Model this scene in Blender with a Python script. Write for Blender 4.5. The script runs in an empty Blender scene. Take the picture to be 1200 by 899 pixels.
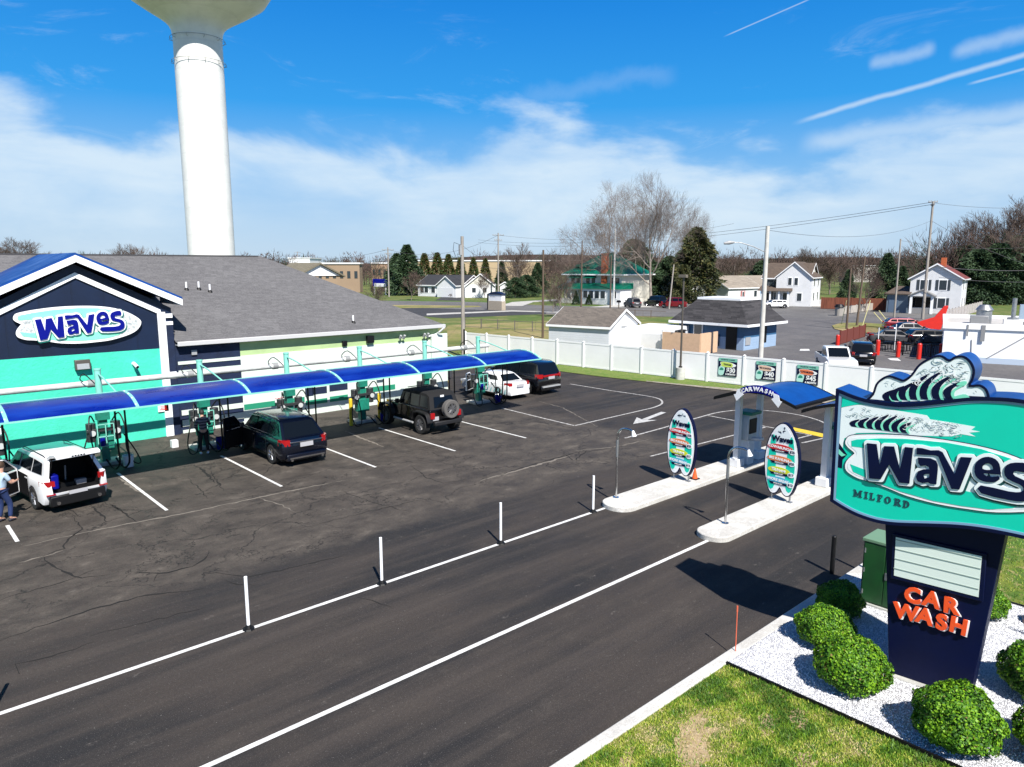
import bpy, math, random
import numpy as np
from mathutils import Vector, Matrix
random.seed(7)
R = math.radians
PI = math.pi
scn = bpy.context.scene
COL = scn.collection

# ------------------------------------------------------------------ camera, sky, sun, exposure
CAM_H, AZ, TILT, FPX = 7.5, 42.3, math.atan((449.5 - 311) / 850.0), 850.0
cd = bpy.data.cameras.new('camera'); cam = bpy.data.objects.new('camera', cd); COL.objects.link(cam)
cam.location = (0, 0, CAM_H); cam.rotation_euler = (R(90) - TILT, 0, -R(AZ))
cd.sensor_width = 36; cd.lens = FPX / 1200 * 36; cd.clip_end = 6000; cd.clip_start = 0.1
scn.camera = cam
SUN_EL = R(48); SHD = Vector((.36, .93, 0)).normalized()
sd = bpy.data.lights.new('sun', 'SUN'); sd.energy = 5.0; sd.angle = R(.5); sd.color = (1, .955, .89)
sun = bpy.data.objects.new('sun', sd); COL.objects.link(sun)
sun.rotation_euler = Vector((SHD.x * math.cos(SUN_EL), SHD.y * math.cos(SUN_EL), -math.sin(SUN_EL))).to_track_quat('-Z', 'Y').to_euler()
scn.view_settings.view_transform = 'Standard'; scn.view_settings.look = 'None'
scn.view_settings.exposure = 0.75; scn.view_settings.gamma = 1

def raydir(x, y):
    u = (x - 600) / FPX; v = (449.5 - y) / FPX; a = R(AZ)
    dx, dy, dz = u, math.cos(TILT) + v * math.sin(TILT), -math.sin(TILT) + v * math.cos(TILT)
    return Vector((dx * math.cos(a) + dy * math.sin(a), -dx * math.sin(a) + dy * math.cos(a), dz))
def at(x, y, z=0.0):
    """ground position (surveyed) of a point seen at photo pixel x, y"""
    r = raydir(x, y); t = (z - CAM_H) / r.z
    return Vector((r.x * t, r.y * t, z))
def far(x, y, dist):
    r = raydir(x, y); k = dist / (math.cos(TILT) + (449.5 - y) / FPX * math.sin(TILT))
    return Vector((r.x * k, r.y * k, CAM_H + r.z * k))
def hz(y, p):
    d = p[0] * math.sin(R(AZ)) + p[1] * math.cos(R(AZ)); v = (449.5 - y) / FPX
    t = d / (math.cos(TILT) + v * math.sin(TILT))
    return CAM_H + (-math.sin(TILT) + v * math.cos(TILT)) * t

# ------------------------------------------------------------------ world
W = bpy.data.worlds.new('World'); scn.world = W; W.use_nodes = True
nt = W.node_tree; nt.nodes.clear()
class NG:
    """tiny node-graph writer"""
    def __init__(s, tree): s.t = tree; s.n = tree.nodes; s.l = tree.links
    def node(s, typ, **kw):
        n = s.n.new(typ)
        for k, v in kw.items():
            if k == 'inp':
                for kk, vv in v.items(): s.set(n, kk, vv)
            else: setattr(n, k, v)
        return n
    def set(s, n, k, v):
        i = n.inputs[k]
        if isinstance(v, bpy.types.NodeSocket): s.l.new(v, i)
        else: i.default_value = v
    def math(s, op, a, b=None, c=None, clamp=False):
        n = s.n.new('ShaderNodeMath'); n.operation = op; n.use_clamp = clamp
        s.set(n, 0, a)
        if b is not None: s.set(n, 1, b)
        if c is not None: s.set(n, 2, c)
        return n.outputs[0]
    def vm(s, op, a, b=None, out=0, scale=None):
        n = s.n.new('ShaderNodeVectorMath'); n.operation = op; s.set(n, 0, a)
        if b is not None: s.set(n, 1, b)
        if scale is not None: s.set(n, 'Scale', scale)
        return n.outputs[out]
    def noise(s, vec, scale, detail=4, rough=.55, dist=0, out=0):
        n = s.n.new('ShaderNodeTexNoise')
        s.set(n, 'Vector', vec); s.set(n, 'Scale', scale); s.set(n, 'Detail', detail); s.set(n, 'Roughness', rough); s.set(n, 'Distortion', dist)
        return n.outputs[out]
    def mrange(s, v, a, b, c=0., d=1., smooth=True):
        n = s.n.new('ShaderNodeMapRange'); n.interpolation_type = 'SMOOTHSTEP' if smooth else 'LINEAR'
        s.set(n, 0, v); s.set(n, 1, a); s.set(n, 2, b); s.set(n, 3, c); s.set(n, 4, d)
        return n.outputs[0]
    def mix(s, f, a, b, mode='MIX'):
        n = s.n.new('ShaderNodeMix'); n.data_type = 'RGBA'; n.blend_type = mode; n.clamp_factor = True
        s.set(n, 0, f)
        for i, v in ((6, a), (7, b)):
            if isinstance(v, bpy.types.NodeSocket): s.l.new(v, n.inputs[i])
            else: n.inputs[i].default_value = tuple(v) + (1,) if len(v) == 3 else v
        return n.outputs[2]
g = NG(nt)
sky = g.node('ShaderNodeTexSky', sky_type='NISHITA', sun_disc=False)
sky.sun_elevation = SUN_EL; sky.sun_rotation = math.atan2(-SHD.x, -SHD.y); sky.air_density = 1.0; sky.dust_density = .3; sky.ozone_density = 2.0
tc = g.node('ShaderNodeTexCoord'); D = tc.outputs['Generated']
sep = g.node('ShaderNodeSeparateXYZ', inp={0: D}); el = sep.outputs[2]
def ramp(stops):
    c = None
    for (e0, a), (e1, b) in zip(stops[:-1], stops[1:]):
        c = g.mix(g.mrange(el, e0, e1, smooth=False), a if c is None else c, b)
    return c
clear = ramp([(0., (2.35, 3.25, 4.2)), (.05, (1.95, 3.05, 4.35)), (.12, (1.0, 2.5, 4.5)), (.2, (.1, 1.75, 4.4)), (.32, (.0, 1.2, 3.9)), (.5, (.01, .4, 1.8)), (.8, (.01, .25, 1.1))])  # last stops, above the view, darkened on purpose to cut blue fill light
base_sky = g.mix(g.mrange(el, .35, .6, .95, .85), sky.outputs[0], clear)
az = g.vm('MULTIPLY', D, (1, 1, 3.2))
n1 = g.noise(g.vm('MULTIPLY', D, (1, 1, 2.2)), 3.1, 7, .55, .25); n2 = g.noise(g.vm('MULTIPLY', D, (1, 1, 4.5)), 4.5, 6, .6, .3)
edge = g.math('ADD', el, g.math('MULTIPLY', g.math('SUBTRACT', n1, .5), -.38))
band = g.math('MULTIPLY', g.mrange(edge, .185, .125), g.mrange(edge, .0, .13, .25, 1.))
band = g.math('MULTIPLY', band, g.mrange(n2, .25, .7, .42, .78))
wisp = g.math('MULTIPLY', g.mrange(g.noise(g.vm('MULTIPLY', D, (1.2, 1, 4.5)), 4.0, 7, .68, 1.2), .55, .85, 0, .4), g.mrange(el, .36, .2))
cl = g.math('MAXIMUM', band, wisp)
def contrail(p1, p2, w, strength, ragged=.0):
    d1, d2 = raydir(*p1).normalized(), raydir(*p2).normalized()
    n = d1.cross(d2).normalized(); mid = (d1 + d2).normalized(); half = d1.dot(mid)
    wv = g.math('ADD', g.vm('DOT_PRODUCT', D, tuple(n), out=1), g.math('MULTIPLY', g.math('SUBTRACT', g.noise(D, 9, 5, .6), .5), ragged))
    a = g.mrange(g.math('ABSOLUTE', wv), w * 1.35, 0.)
    b = g.mrange(g.vm('DOT_PRODUCT', D, tuple(mid), out=1), half, half + (1 - half) * .5)
    return g.math('MULTIPLY', g.math('MULTIPLY', a, b), strength)
for args in (((925, 146), (1270, 45), .0034, .5, .008), ((846, 44), (956, -4), .0009, .4), ((1015, 79), (1100, 52), .009, .32, .03),
             ((1110, 66), (1250, 30), .010, .34, .035), ((930, 170), (1260, 122), .013, .45, .03), ((1130, 100), (1270, 62), .0018, .4),
             ((1080, 185), (1290, 168), .008, .35, .03), ((600, 118), (800, 84), .012, .10, .06)):
    cl = g.math('MAXIMUM', cl, contrail(*args))
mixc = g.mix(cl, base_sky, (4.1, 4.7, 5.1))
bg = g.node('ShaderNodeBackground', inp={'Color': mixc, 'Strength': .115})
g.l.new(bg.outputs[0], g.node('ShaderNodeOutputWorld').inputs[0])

# ------------------------------------------------------------------ materials
MATS = {}
def M(name, col, rough=.6, metal=0., vary=0., vscale=4., bump=0., bscale=30., coat=0., spec=.5, col2=None, streak=None, emit=None, alpha=None):
    if name in MATS: return MATS[name]
    m = bpy.data.materials.new(name); m.use_nodes = True; b = m.node_tree.nodes['Principled BSDF']; q = NG(m.node_tree)
    b.inputs['Roughness'].default_value = rough; b.inputs['Metallic'].default_value = metal
    b.inputs['Coat Weight'].default_value = coat; b.inputs['Coat Roughness'].default_value = .04; b.inputs['Specular IOR Level'].default_value = spec
    b.inputs['Base Color'].default_value = (*col, 1)
    oc = q.node('ShaderNodeTexCoord').outputs['Object'] if (vary or bump or col2) else None
    if vary or col2:
        v = oc if not streak else q.vm('MULTIPLY', oc, streak)
        n = q.noise(v, vscale, 5, .6)
        c2 = col2 or tuple(c * (1 - vary) for c in col)
        q.set(b, 'Base Color', q.mix(q.mrange(n, .35, .68), col, c2))
        q.set(b, 'Roughness', q.mrange(n, .2, .8, max(rough - .08, 0), min(rough + .1, 1)))
    if bump:
        bn = q.node('ShaderNodeBump', inp={'Strength': bump, 'Distance': .02, 'Height': q.noise(oc, bscale, 3, .6)})
        q.l.new(bn.outputs[0], b.inputs['Normal'])
    MATS[name] = m
    return m
def shingles(name, c1, c2, course=.16, tab=.32, dark=.6):
    """courses of tabs running along local x, rising along y/z"""
    m = bpy.data.materials.new(name); m.use_nodes = True; b = m.node_tree.nodes['Principled BSDF']; q = NG(m.node_tree)
    oc = q.node('ShaderNodeTexCoord').outputs['Object']; sp = q.node('ShaderNodeSeparateXYZ', inp={0: oc})
    h = q.math('ADD', sp.outputs[2], 0)
    hx = q.math('ADD', sp.outputs[0], q.math('MULTIPLY', sp.outputs[1], .71))
    vec = q.node('ShaderNodeCombineXYZ', inp={0: hx, 1: q.math('MULTIPLY', h, 2.2), 2: 0.})
    br = q.node('ShaderNodeTexBrick', inp={'Vector': vec.outputs[0], 'Scale': 1., 'Mortar Size': .014, 'Mortar Smooth': .3, 'Brick Width': tab, 'Row Height': course, 'Color1': (*c1, 1), 'Color2': (*c2, 1), 'Mortar': tuple(c * dark for c in c1) + (1,)})
    br.offset = .37
    nb = q.noise(oc, .5, 4, .6); nf = q.noise(oc, 14, 3, .7)
    c = q.mix(q.mrange(nb, .3, .7, 0, .35), br.outputs[0], tuple(x * .72 for x in c2))
    c = q.mix(q.mrange(nf, .35, .7, 0, .4), c, tuple(min(1, x * 1.5) for x in c1))
    q.set(b, 'Base Color', c); b.inputs['Roughness'].default_value = .9
    MATS[name] = m; return m
def siding(name, col, pitch=.14, axis=2, amt=.3, rough=.55, vary=.08):
    m = bpy.data.materials.new(name); m.use_nodes = True; b = m.node_tree.nodes['Principled BSDF']; q = NG(m.node_tree)
    oc = q.node('ShaderNodeTexCoord').outputs['Object']; sp = q.node('ShaderNodeSeparateXYZ', inp={0: oc})
    hx = sp.outputs[2] if axis == 2 else q.math('ADD', sp.outputs[0], sp.outputs[1])
    fr = q.math('FRACT', q.math('DIVIDE', hx, pitch))
    bn = q.node('ShaderNodeBump', inp={'Strength': .6, 'Distance': .02, 'Height': fr}); q.l.new(bn.outputs[0], b.inputs['Normal'])
    n = q.noise(oc, .9, 4, .6)
    c = q.mix(q.mrange(n, .3, .7), col, tuple(x * (1 - vary) for x in col))
    q.set(b, 'Base Color', q.mix(q.mrange(fr, .0, .1, amt, 0), c, tuple(x * .45 for x in col)))
    b.inputs['Roughness'].default_value = rough
    MATS[name] = m; return m
WHITE = M('white_paint', (.78, .79, .8), .45, vary=.07, vscale=1.2)
VINYL = M('white_vinyl', (.9, .9, .89), .35, vary=.05, vscale=.8)
NAVY = M('navy_paint', (.003, .012, .045), .5, vary=.25, vscale=1.5)
NAVYD = M('dark_navy_sign', (.001, .004, .032), .5, vary=.25, vscale=1., spec=.2)
BLUE = M('royal_blue', (.002, .05, .24), .35, vary=.2, vscale=1.)
BLUED = M('deep_blue', (.001, .004, .2), .5, spec=.2)
TEALP = M('teal_powder_coat', (.03, .47, .36), .4, vary=.12, vscale=3)
TEALD = M('teal_steel_dark', (.012, .21, .145), .45, vary=.3, vscale=5)
TEALS = M('sign_teal', (.0, .6, .42), .35, vary=.06, vscale=1.2)
MINT = M('sign_mint', (.2, .72, .5), .4)
PALE = M('pale_sign_face', (.80, .87, .87), .4)
BLACK = M('black_plastic', (.005, .005, .0055), .5, spec=.3)
RUB = M('tyre_rubber', (.012, .012, .012), .85, bump=.3, bscale=60)
STEEL = M('galvanised_steel', (.42, .43, .44), .42, .8, vary=.3, vscale=6)
CHROME = M('polished_steel', (.6, .6, .6), .16, 1.)
GREYM = M('grey_plastic', (.33, .34, .35), .5, vary=.15)
RED = M('red_paint', (.62, .025, .015), .4, vary=.15)
YEL = M('yellow_paint', (.72, .5, .02), .5, vary=.2, vscale=6)
ORNG = M('orange_red_letters', (.85, .09, .02), .4)
GLASS = M('dark_glass', (.004, .006, .009), .12, spec=.3)
WGLASS = M('window_glass', (.03, .04, .05), .12, spec=.7)
CONC = M('concrete', (.5, .5, .47), .85, vary=.3, vscale=2.2, bump=.4, bscale=50)
WOODP = M('weathered_pole_wood', (.33, .3, .27), .85, vary=.35, vscale=3, streak=(6, 6, .4))
WOODD = M('dark_pole_wood', (.12, .085, .06), .85, vary=.35, vscale=3, streak=(6, 6, .4))
WOODR = M('red_brown_fence_wood', (.2, .06, .03), .8, vary=.4, vscale=1, streak=(4, 4, .5))
LINE = M('line_paint', (.72, .72, .7), .7, vary=.3, vscale=5, bump=.3, bscale=120)
LINEO = M('worn_line_paint', (.5, .49, .47), .75, col2=(.2, .19, .18), vscale=7)
WHT2 = M('clean_white', (.85, .86, .87), .35)

# ------------------------------------------------------------------ objects and meshes
def tag(o, label=None, cat=None, group=None, kind=None):
    if label: o['label'] = label
    if cat: o['category'] = cat
    if group: o['group'] = group
    if kind: o['kind'] = kind
    return o
def thing(name, label, cat, loc=(0, 0, 0), rot=0, group=None):
    o = bpy.data.objects.new(name, None); COL.objects.link(o); o.empty_display_size = .2
    o.location = loc; o.rotation_euler = (0, 0, rot)
    return tag(o, label, cat, group)
def dup(root, loc, rot=0, label=None, group=None, scale=None):
    r = root.copy(); COL.objects.link(r); r.location = loc; r.rotation_euler = (0, 0, rot)
    if scale: r.scale = scale if hasattr(scale, '__len__') else (scale,) * 3
    if label: r['label'] = label
    if group: r['group'] = group
    for ch in list(root.children):
        c = ch.copy(); COL.objects.link(c); c.parent = r
        for gc in list(ch.children):
            d = gc.copy(); COL.objects.link(d); d.parent = c
    return r
class MB:
    def __init__(s): s.v = []; s.f = []; s.mi = []; s.mats = []; s.cur = 0; s.T = None
    def mat(s, m):
        if m not in s.mats: s.mats.append(m)
        s.cur = s.mats.index(m); return s
    def add(s, vs, fs):
        o = len(s.v)
        for p in vs:
            p = Vector(p)
            if s.T is not None: p = s.T @ p
            s.v.append(tuple(p))
        for f in fs: s.f.append([i + o for i in f]); s.mi.append(s.cur)
        return s
    def box(s, x0, x1, y0, y1, z0, z1):
        v = [(x, y, z) for z in (z0, z1) for x, y in ((x0, y0), (x1, y0), (x1, y1), (x0, y1))]
        return s.add(v, [(3, 2, 1, 0), (4, 5, 6, 7), (0, 1, 5, 4), (1, 2, 6, 5), (2, 3, 7, 6), (3, 0, 4, 7)])
    def cb(s, c, size): return s.box(c[0] - size[0] / 2, c[0] + size[0] / 2, c[1] - size[1] / 2, c[1] + size[1] / 2, c[2] - size[2] / 2, c[2] + size[2] / 2)
    def tube(s, pts, r, n=8, caps=True):
        pts = [Vector(p) for p in pts]; rs = r if hasattr(r, '__len__') else [r] * len(pts)
        vs = []; fs = []; prev = None
        for i, p in enumerate(pts):
            t = (pts[min(i + 1, len(pts) - 1)] - pts[max(i - 1, 0)])
            if t.length < 1e-9: t = Vector((0, 0, 1))
            t.normalize()
            if prev is None: a = Vector((0, 0, 1)).cross(t) if abs(t.z) < .95 else Vector((1, 0, 0)).cross(t)
            else: a = prev - t * prev.dot(t)
            a.normalize(); b = t.cross(a); prev = a
            for k in range(n):
                an = 2 * PI * k / n; vs.append(p + (a * math.cos(an) + b * math.sin(an)) * rs[i])
        for i in range(len(pts) - 1):
            for k in range(n):
                k2 = (k + 1) % n; fs.append((i * n + k, i * n + k2, (i + 1) * n + k2, (i + 1) * n + k))
        if caps: fs.append(tuple(reversed(range(n)))); fs.append(tuple(range((len(pts) - 1) * n, len(pts) * n)))
        return s.add(vs, fs)
    def cyl(s, p0, p1, r0, r1=None, n=12): return s.tube([p0, p1], [r0, r0 if r1 is None else r1], n)
    def lathe(s, prof, n=24, c=(0, 0, 0)):
        vs = []; fs = []
        for r, z in prof:
            for k in range(n): vs.append((c[0] + r * math.cos(2 * PI * k / n), c[1] + r * math.sin(2 * PI * k / n), c[2] + z))
        for i in range(len(prof) - 1):
            for k in range(n):
                k2 = (k + 1) % n; fs.append((i * n + k, i * n + k2, (i + 1) * n + k2, (i + 1) * n + k))
        return s.add(vs, fs)
    def prism(s, poly, a, b, ax='y'):
        """polygon in the plane across axis ax (x: yz, y: xz, z: xy) drawn from a to b"""
        def P(p, t): return {'x': (t, p[0], p[1]), 'y': (p[0], t, p[1]), 'z': (p[0], p[1], t)}[ax]
        n = len(poly); vs = [P(p, a) for p in poly] + [P(p, b) for p in poly]
        fs = [tuple(range(n)), tuple(reversed(range(n, 2 * n)))] + [(i, i + n, (i + 1) % n + n, (i + 1) % n) for i in range(n)]
        return s.add(vs, fs)
    def face(s, *pts): return s.add(pts, [tuple(range(len(pts)))])
    def mesh(s, name, smooth=None):
        me = bpy.data.meshes.new(name); me.from_pydata(s.v, [], s.f)
        for m in s.mats: me.materials.append(m)
        if len(s.mats) > 1: me.polygons.foreach_set('material_index', s.mi)
        import bmesh
        bm = bmesh.new(); bm.from_mesh(me); bmesh.ops.recalc_face_normals(bm, faces=bm.faces); bm.to_mesh(me); bm.free()
        if smooth:
            me.polygons.foreach_set('use_smooth', [True] * len(me.polygons)); me.set_sharp_from_angle(angle=R(smooth))
        me.update(); return me
    def build(s, name, m=None, parent=None, smooth=None, bevel=0, seg=2, loc=None):
        if m is not None:
            if s.mats: s.mats[0] = m
            else: s.mats = [m]
        me = s.mesh(name, smooth); o = bpy.data.objects.new(name, me); COL.objects.link(o)
        if parent is not None: o.parent = parent
        if loc: o.location = loc
        if bevel:
            b = o.modifiers.new('bevel', 'BEVEL'); b.width = bevel; b.segments = seg; b.limit_method = 'ANGLE'; b.angle_limit = R(40)
            if not smooth:
                me.polygons.foreach_set('use_smooth', [True] * len(me.polygons)); me.set_sharp_from_angle(angle=R(35))
        return o
def struct(name, mb, m=None, **k):
    return tag(mb.build(name, m, **k), kind='structure')
def poly_sheet(name, pts, z, m):
    mb = MB(); mb.face(*[(p[0], p[1], z) for p in pts]); o = struct(name, mb, m); return o
def np_mesh(name, verts, faces_n, mats, parent=None, matidx=None):
    """verts: (N,3) array, faces made of consecutive groups of faces_n vertices"""
    n = len(verts) // faces_n
    me = bpy.data.meshes.new(name); me.vertices.add(len(verts)); me.vertices.foreach_set('co', np.asarray(verts, np.float32).ravel())
    me.loops.add(n * faces_n); me.loops.foreach_set('vertex_index', np.arange(n * faces_n, dtype=np.int32))
    me.polygons.add(n); me.polygons.foreach_set('loop_start', np.arange(0, n * faces_n, faces_n, dtype=np.int32))
    for m in mats: me.materials.append(m)
    if matidx is not None: me.polygons.foreach_set('material_index', matidx.astype(np.int32))
    me.update(calc_edges=True); me.validate()
    o = bpy.data.objects.new(name, me); COL.objects.link(o)
    if parent is not None: o.parent = parent
    return o
def shape2d(name, loops, depth, m, parent=None, offset=0., loc=(0, 0, 0), xf=None, stand=True):
    """flat outline shape (x, z) with holes, given thickness; stands in the local xz plane facing -y"""
    c = bpy.data.curves.new('tmp', 'CURVE'); c.dimensions = '2D'; c.fill_mode = 'BOTH'; c.extrude = depth / 2; c.offset = offset
    for lp in loops:
        sp = c.splines.new('POLY'); sp.points.add(len(lp) - 1); sp.use_cyclic_u = True
        for i, p in enumerate(lp): sp.points[i].co = (p[0], p[1], 0, 1)
    return finish_curve(name, c, m, parent, loc, stand, depth)
def finish_curve(name, c, m, parent, loc, stand, depth):
    o = bpy.data.objects.new('tmp', c); COL.objects.link(o); bpy.context.view_layer.update()
    me = bpy.data.meshes.new_from_object(o.evaluated_get(bpy.context.evaluated_depsgraph_get()))
    bpy.data.objects.remove(o); bpy.data.curves.remove(c)
    me.transform((Matrix.Rotation(R(90), 4, 'X') if stand else Matrix.Identity(4)))
    me.materials.clear(); me.materials.append(m); me.name = name
    ob = bpy.data.objects.new(name, me); COL.objects.link(ob); ob.location = loc
    if parent is not None: ob.parent = parent
    return ob
def text(name, s, size, m, parent, loc, depth=.01, offset=0., rot=0., stand=True, sx=1., align='CENTER', spacing=1.):
    c = bpy.data.curves.new('tmp', 'FONT'); c.body = s; c.size = size; c.extrude = depth / 2; c.offset = offset
    c.align_x = align; c.align_y = 'CENTER'; c.resolution_u = 3; c.space_character = spacing
    o = finish_curve(name, c, m, parent, loc, stand, depth)
    o.scale = (sx, 1, 1); o.rotation_euler = (0, rot, 0); return o
def smooth_loop(pts, n=3, closed=True):
    """Catmull-Rom smoothing of an outline"""
    out = []; L = len(pts)
    rng = range(L) if closed else range(L - 1)
    for i in rng:
        if closed: p0, p1, p2, p3 = pts[i - 1], pts[i], pts[(i + 1) % L], pts[(i + 2) % L]
        else: p0, p1, p2, p3 = pts[max(i - 1, 0)], pts[i], pts[i + 1], pts[min(i + 2, L - 1)]
        for k in range(n):
            t = k / n
            out.append(tuple(.5 * (2 * p1[j] + (p2[j] - p0[j]) * t + (2 * p0[j] - 5 * p1[j] + 4 * p2[j] - p3[j]) * t * t + (3 * p1[j] - p0[j] - 3 * p2[j] + p3[j]) * t ** 3) for j in range(len(p1))))
    if not closed: out.append(tuple(pts[-1]))
    return out
def cut(o, mb):
    """carve mb's solid out of o for good"""
    me = mb.mesh('cutter'); c = bpy.data.objects.new('cutter', me); COL.objects.link(c); c.matrix_world = o.matrix_world if o.parent is None else Matrix.Identity(4)
    par = o.parent; o.parent = None
    b = o.modifiers.new('b', 'BOOLEAN'); b.object = c; b.operation = 'DIFFERENCE'; b.solver = 'EXACT'
    bpy.context.view_layer.update()
    nm = bpy.data.meshes.new_from_object(o.evaluated_get(bpy.context.evaluated_depsgraph_get()))
    o.modifiers.clear(); o.data = nm; bpy.data.objects.remove(c); o.parent = par
# ------------------------------------------------------------------ ground, paving, markings
def asphalt():
    m = bpy.data.materials.new('asphalt'); m.use_nodes = True; b = m.node_tree.nodes['Principled BSDF']; q = NG(m.node_tree)
    P = q.node('ShaderNodeNewGeometry').outputs['Position']; sp = q.node('ShaderNodeSeparateXYZ', inp={0: P})
    X, Y = sp.outputs[0], sp.outputs[1]
    wob = q.math('MULTIPLY', q.math('SUBTRACT', q.noise(P, .35, 5, .65), .5), 2.6)
    e1 = q.math('ADD', Y, wob); e2 = q.math('ADD', X, wob)
    old = q.math('MULTIPLY', q.mrange(e1, 16.6, 17.6), q.mrange(e2, 26.6, 24.8))            # older surface by the stalls
    along = q.vm('MULTIPLY', P, (.3, 1, 1))
    big = q.noise(along, .45, 5, .6); trk = q.noise(q.vm('MULTIPLY', P, (.04, 1, 1)), 1.6, 4, .6); mid = q.noise(q.vm('MULTIPLY', P, (.75, 1, 1)), 1.2, 8, .72); fine = q.noise(P, 55, 2, .6); fine2 = q.noise(P, 16, 4, .75)
    new_c = q.mix(q.mrange(big, .36, .62), (.0165, .0155, .0158), (.042, .034, .0285)); new_c = q.mix(q.mrange(trk, .45, .7, 0, .6), new_c, (.060, .049, .041))
    old_c = q.mix(q.mrange(mid, .28, .74), (.035, .029, .0245), (.09, .076, .062))
    c = q.mix(old, new_c, old_c)
    c = q.mix(q.math('MULTIPLY', q.mrange(mid, .55, .8), q.mrange(old, 0, 1, .25, .95)), c, (.15, .13, .11))
    # stalls: soaked dark patches
    wet = q.math('MULTIPLY', q.mrange(q.noise(P, .8, 5, .7, .6), .5, .66), q.mrange(e1, 22, 26))
    c = q.mix(q.math('MULTIPLY', wet, .75), c, (.02, .018, .016))
    # cracks
    wv = q.vm('ADD', P, q.vm('SCALE', q.noise(P, .9, 5, .6, out=1), scale=1.3))
    vo = q.node('ShaderNodeTexVoronoi', feature='DISTANCE_TO_EDGE', inp={'Vector': q.vm('MULTIPLY', wv, (.23, .42, 1)), 'Scale': 1.})
    crk = q.math('MULTIPLY', q.mrange(vo.outputs[0], .012, .002), q.math('MULTIPLY', q.mrange(q.noise(P, .22, 3, .5), .38, .5), old))
    vo2 = q.node('ShaderNodeTexVoronoi', feature='DISTANCE_TO_EDGE', inp={'Vector': q.vm('MULTIPLY', wv, (1.5, 2.1, 1)), 'Scale': 1.})
    crk2 = q.math('MULTIPLY', q.mrange(vo2.outputs[0], .03, .006), q.math('MULTIPLY', q.mrange(q.noise(P, .35, 3, .5), .5, .6), old))
    c = q.mix(q.math('MAXIMUM', q.math('MULTIPLY', crk, .85), q.math('MULTIPLY', crk2, .6)), c, (.012, .010, .009))
    # pale scuffs and grit
    c = q.mix(q.math('MULTIPLY', q.mrange(q.noise(q.vm('MULTIPLY', P, (.6, 1, 1)), 3.5, 8, .78), .6, .72), .5), c, (.2, .18, .16))
    c = q.mix(q.mrange(fine, .56, .74, 0, .6), c, (.15, .14, .13)); c = q.mix(q.mrange(q.noise(P, 24, 2, .5), .69, .77, 0, .55), c, (.26, .25, .23)); c = q.mix(q.mrange(fine2, .3, .6, .3, 0), c, (.012, .012, .012))
    q.set(b, 'Base Color', c); q.set(b, 'Roughness', q.mrange(mid, .3, .7, .72, .92)); b.inputs['Specular IOR Level'].default_value = .35
    hh = q.math('SUBTRACT', fine2, q.math('MULTIPLY', crk, 1.5))
    bn = q.node('ShaderNodeBump', inp={'Strength': .55, 'Distance': .012, 'Height': hh}); q.l.new(bn.outputs[0], b.inputs['Normal'])
    return m
ASPH = asphalt()
def blotch(name, cols, scale, rough=.95, fine=None, bump=.5, bs=25):
    m = bpy.data.materials.new(name); m.use_nodes = True; b = m.node_tree.nodes['Principled BSDF']; q = NG(m.node_tree)
    P = q.node('ShaderNodeNewGeometry').outputs['Position']
    c = q.mix(q.mrange(q.noise(P, scale, 6, .65), .38, .62), cols[0], cols[1])
    if len(cols) > 2: c = q.mix(q.mrange(q.noise(P, scale * 3.1, 6, .7), .5, .68), c, cols[2])
    if len(cols) > 3: c = q.mix(q.mrange(q.noise(P, scale * .4, 5, .6), .52, .64), c, cols[3])
    c = q.mix(q.mrange(q.noise(P, scale * 22, 3, .7), .35, .7, .35, 0), c, tuple(x * .35 for x in cols[0]))
    q.set(b, 'Base Color', c); b.inputs['Roughness'].default_value = rough
    bn = q.node('ShaderNodeBump', inp={'Strength': bump, 'Distance': .03, 'Height': q.noise(P, bs, 4, .7)}); q.l.new(bn.outputs[0], b.inputs['Normal'])
    return m
GRASSN = blotch('lawn_soil', [(.06, .13, .006), (.17, .2, .02), (.36, .28, .12), (.05, .13, .006)], 1.6)
GRASSF = blotch('field_grass', [(.07, .125, .012), (.13, .15, .03), (.26, .215, .085), (.065, .13, .012)], .09, bs=3)
FIELD = blotch('dry_field', [(.3, .24, .1), (.17, .18, .035), (.1, .15, .02), (.34, .27, .12)], .12, bs=4)
ROADM = blotch('old_road_asphalt', [(.12, .115, .112), (.16, .155, .15), (.1, .098, .098)], .12, bs=20, bump=.2)
ROADD = blotch('dark_road_asphalt', [(.035, .035, .038), (.05, .05, .052)], .12, bs=20, bump=.2)
LOTM = blotch('grey_lot_asphalt', [(.105, .1, .102), (.14, .132, .13), (.09, .088, .09)], .2, bs=20, bump=.2)
CONCG = blotch('pavement_concrete', [(.5, .49, .46), (.42, .41, .38), (.56, .55, .52)], .6, bs=30, bump=.2)
CURBM = blotch('kerb_concrete', [(.62, .61, .57), (.5, .485, .45), (.68, .67, .64)], 1.1, bs=40, bump=.3)
GRAV = blotch('gravel_shoulder', [(.33, .29, .25), (.2, .19, .12), (.42, .38, .34)], 2.2, bs=30)
STONE = M('white_marble_chip', (.86, .87, .9), .6, vary=.1, vscale=40)
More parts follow.
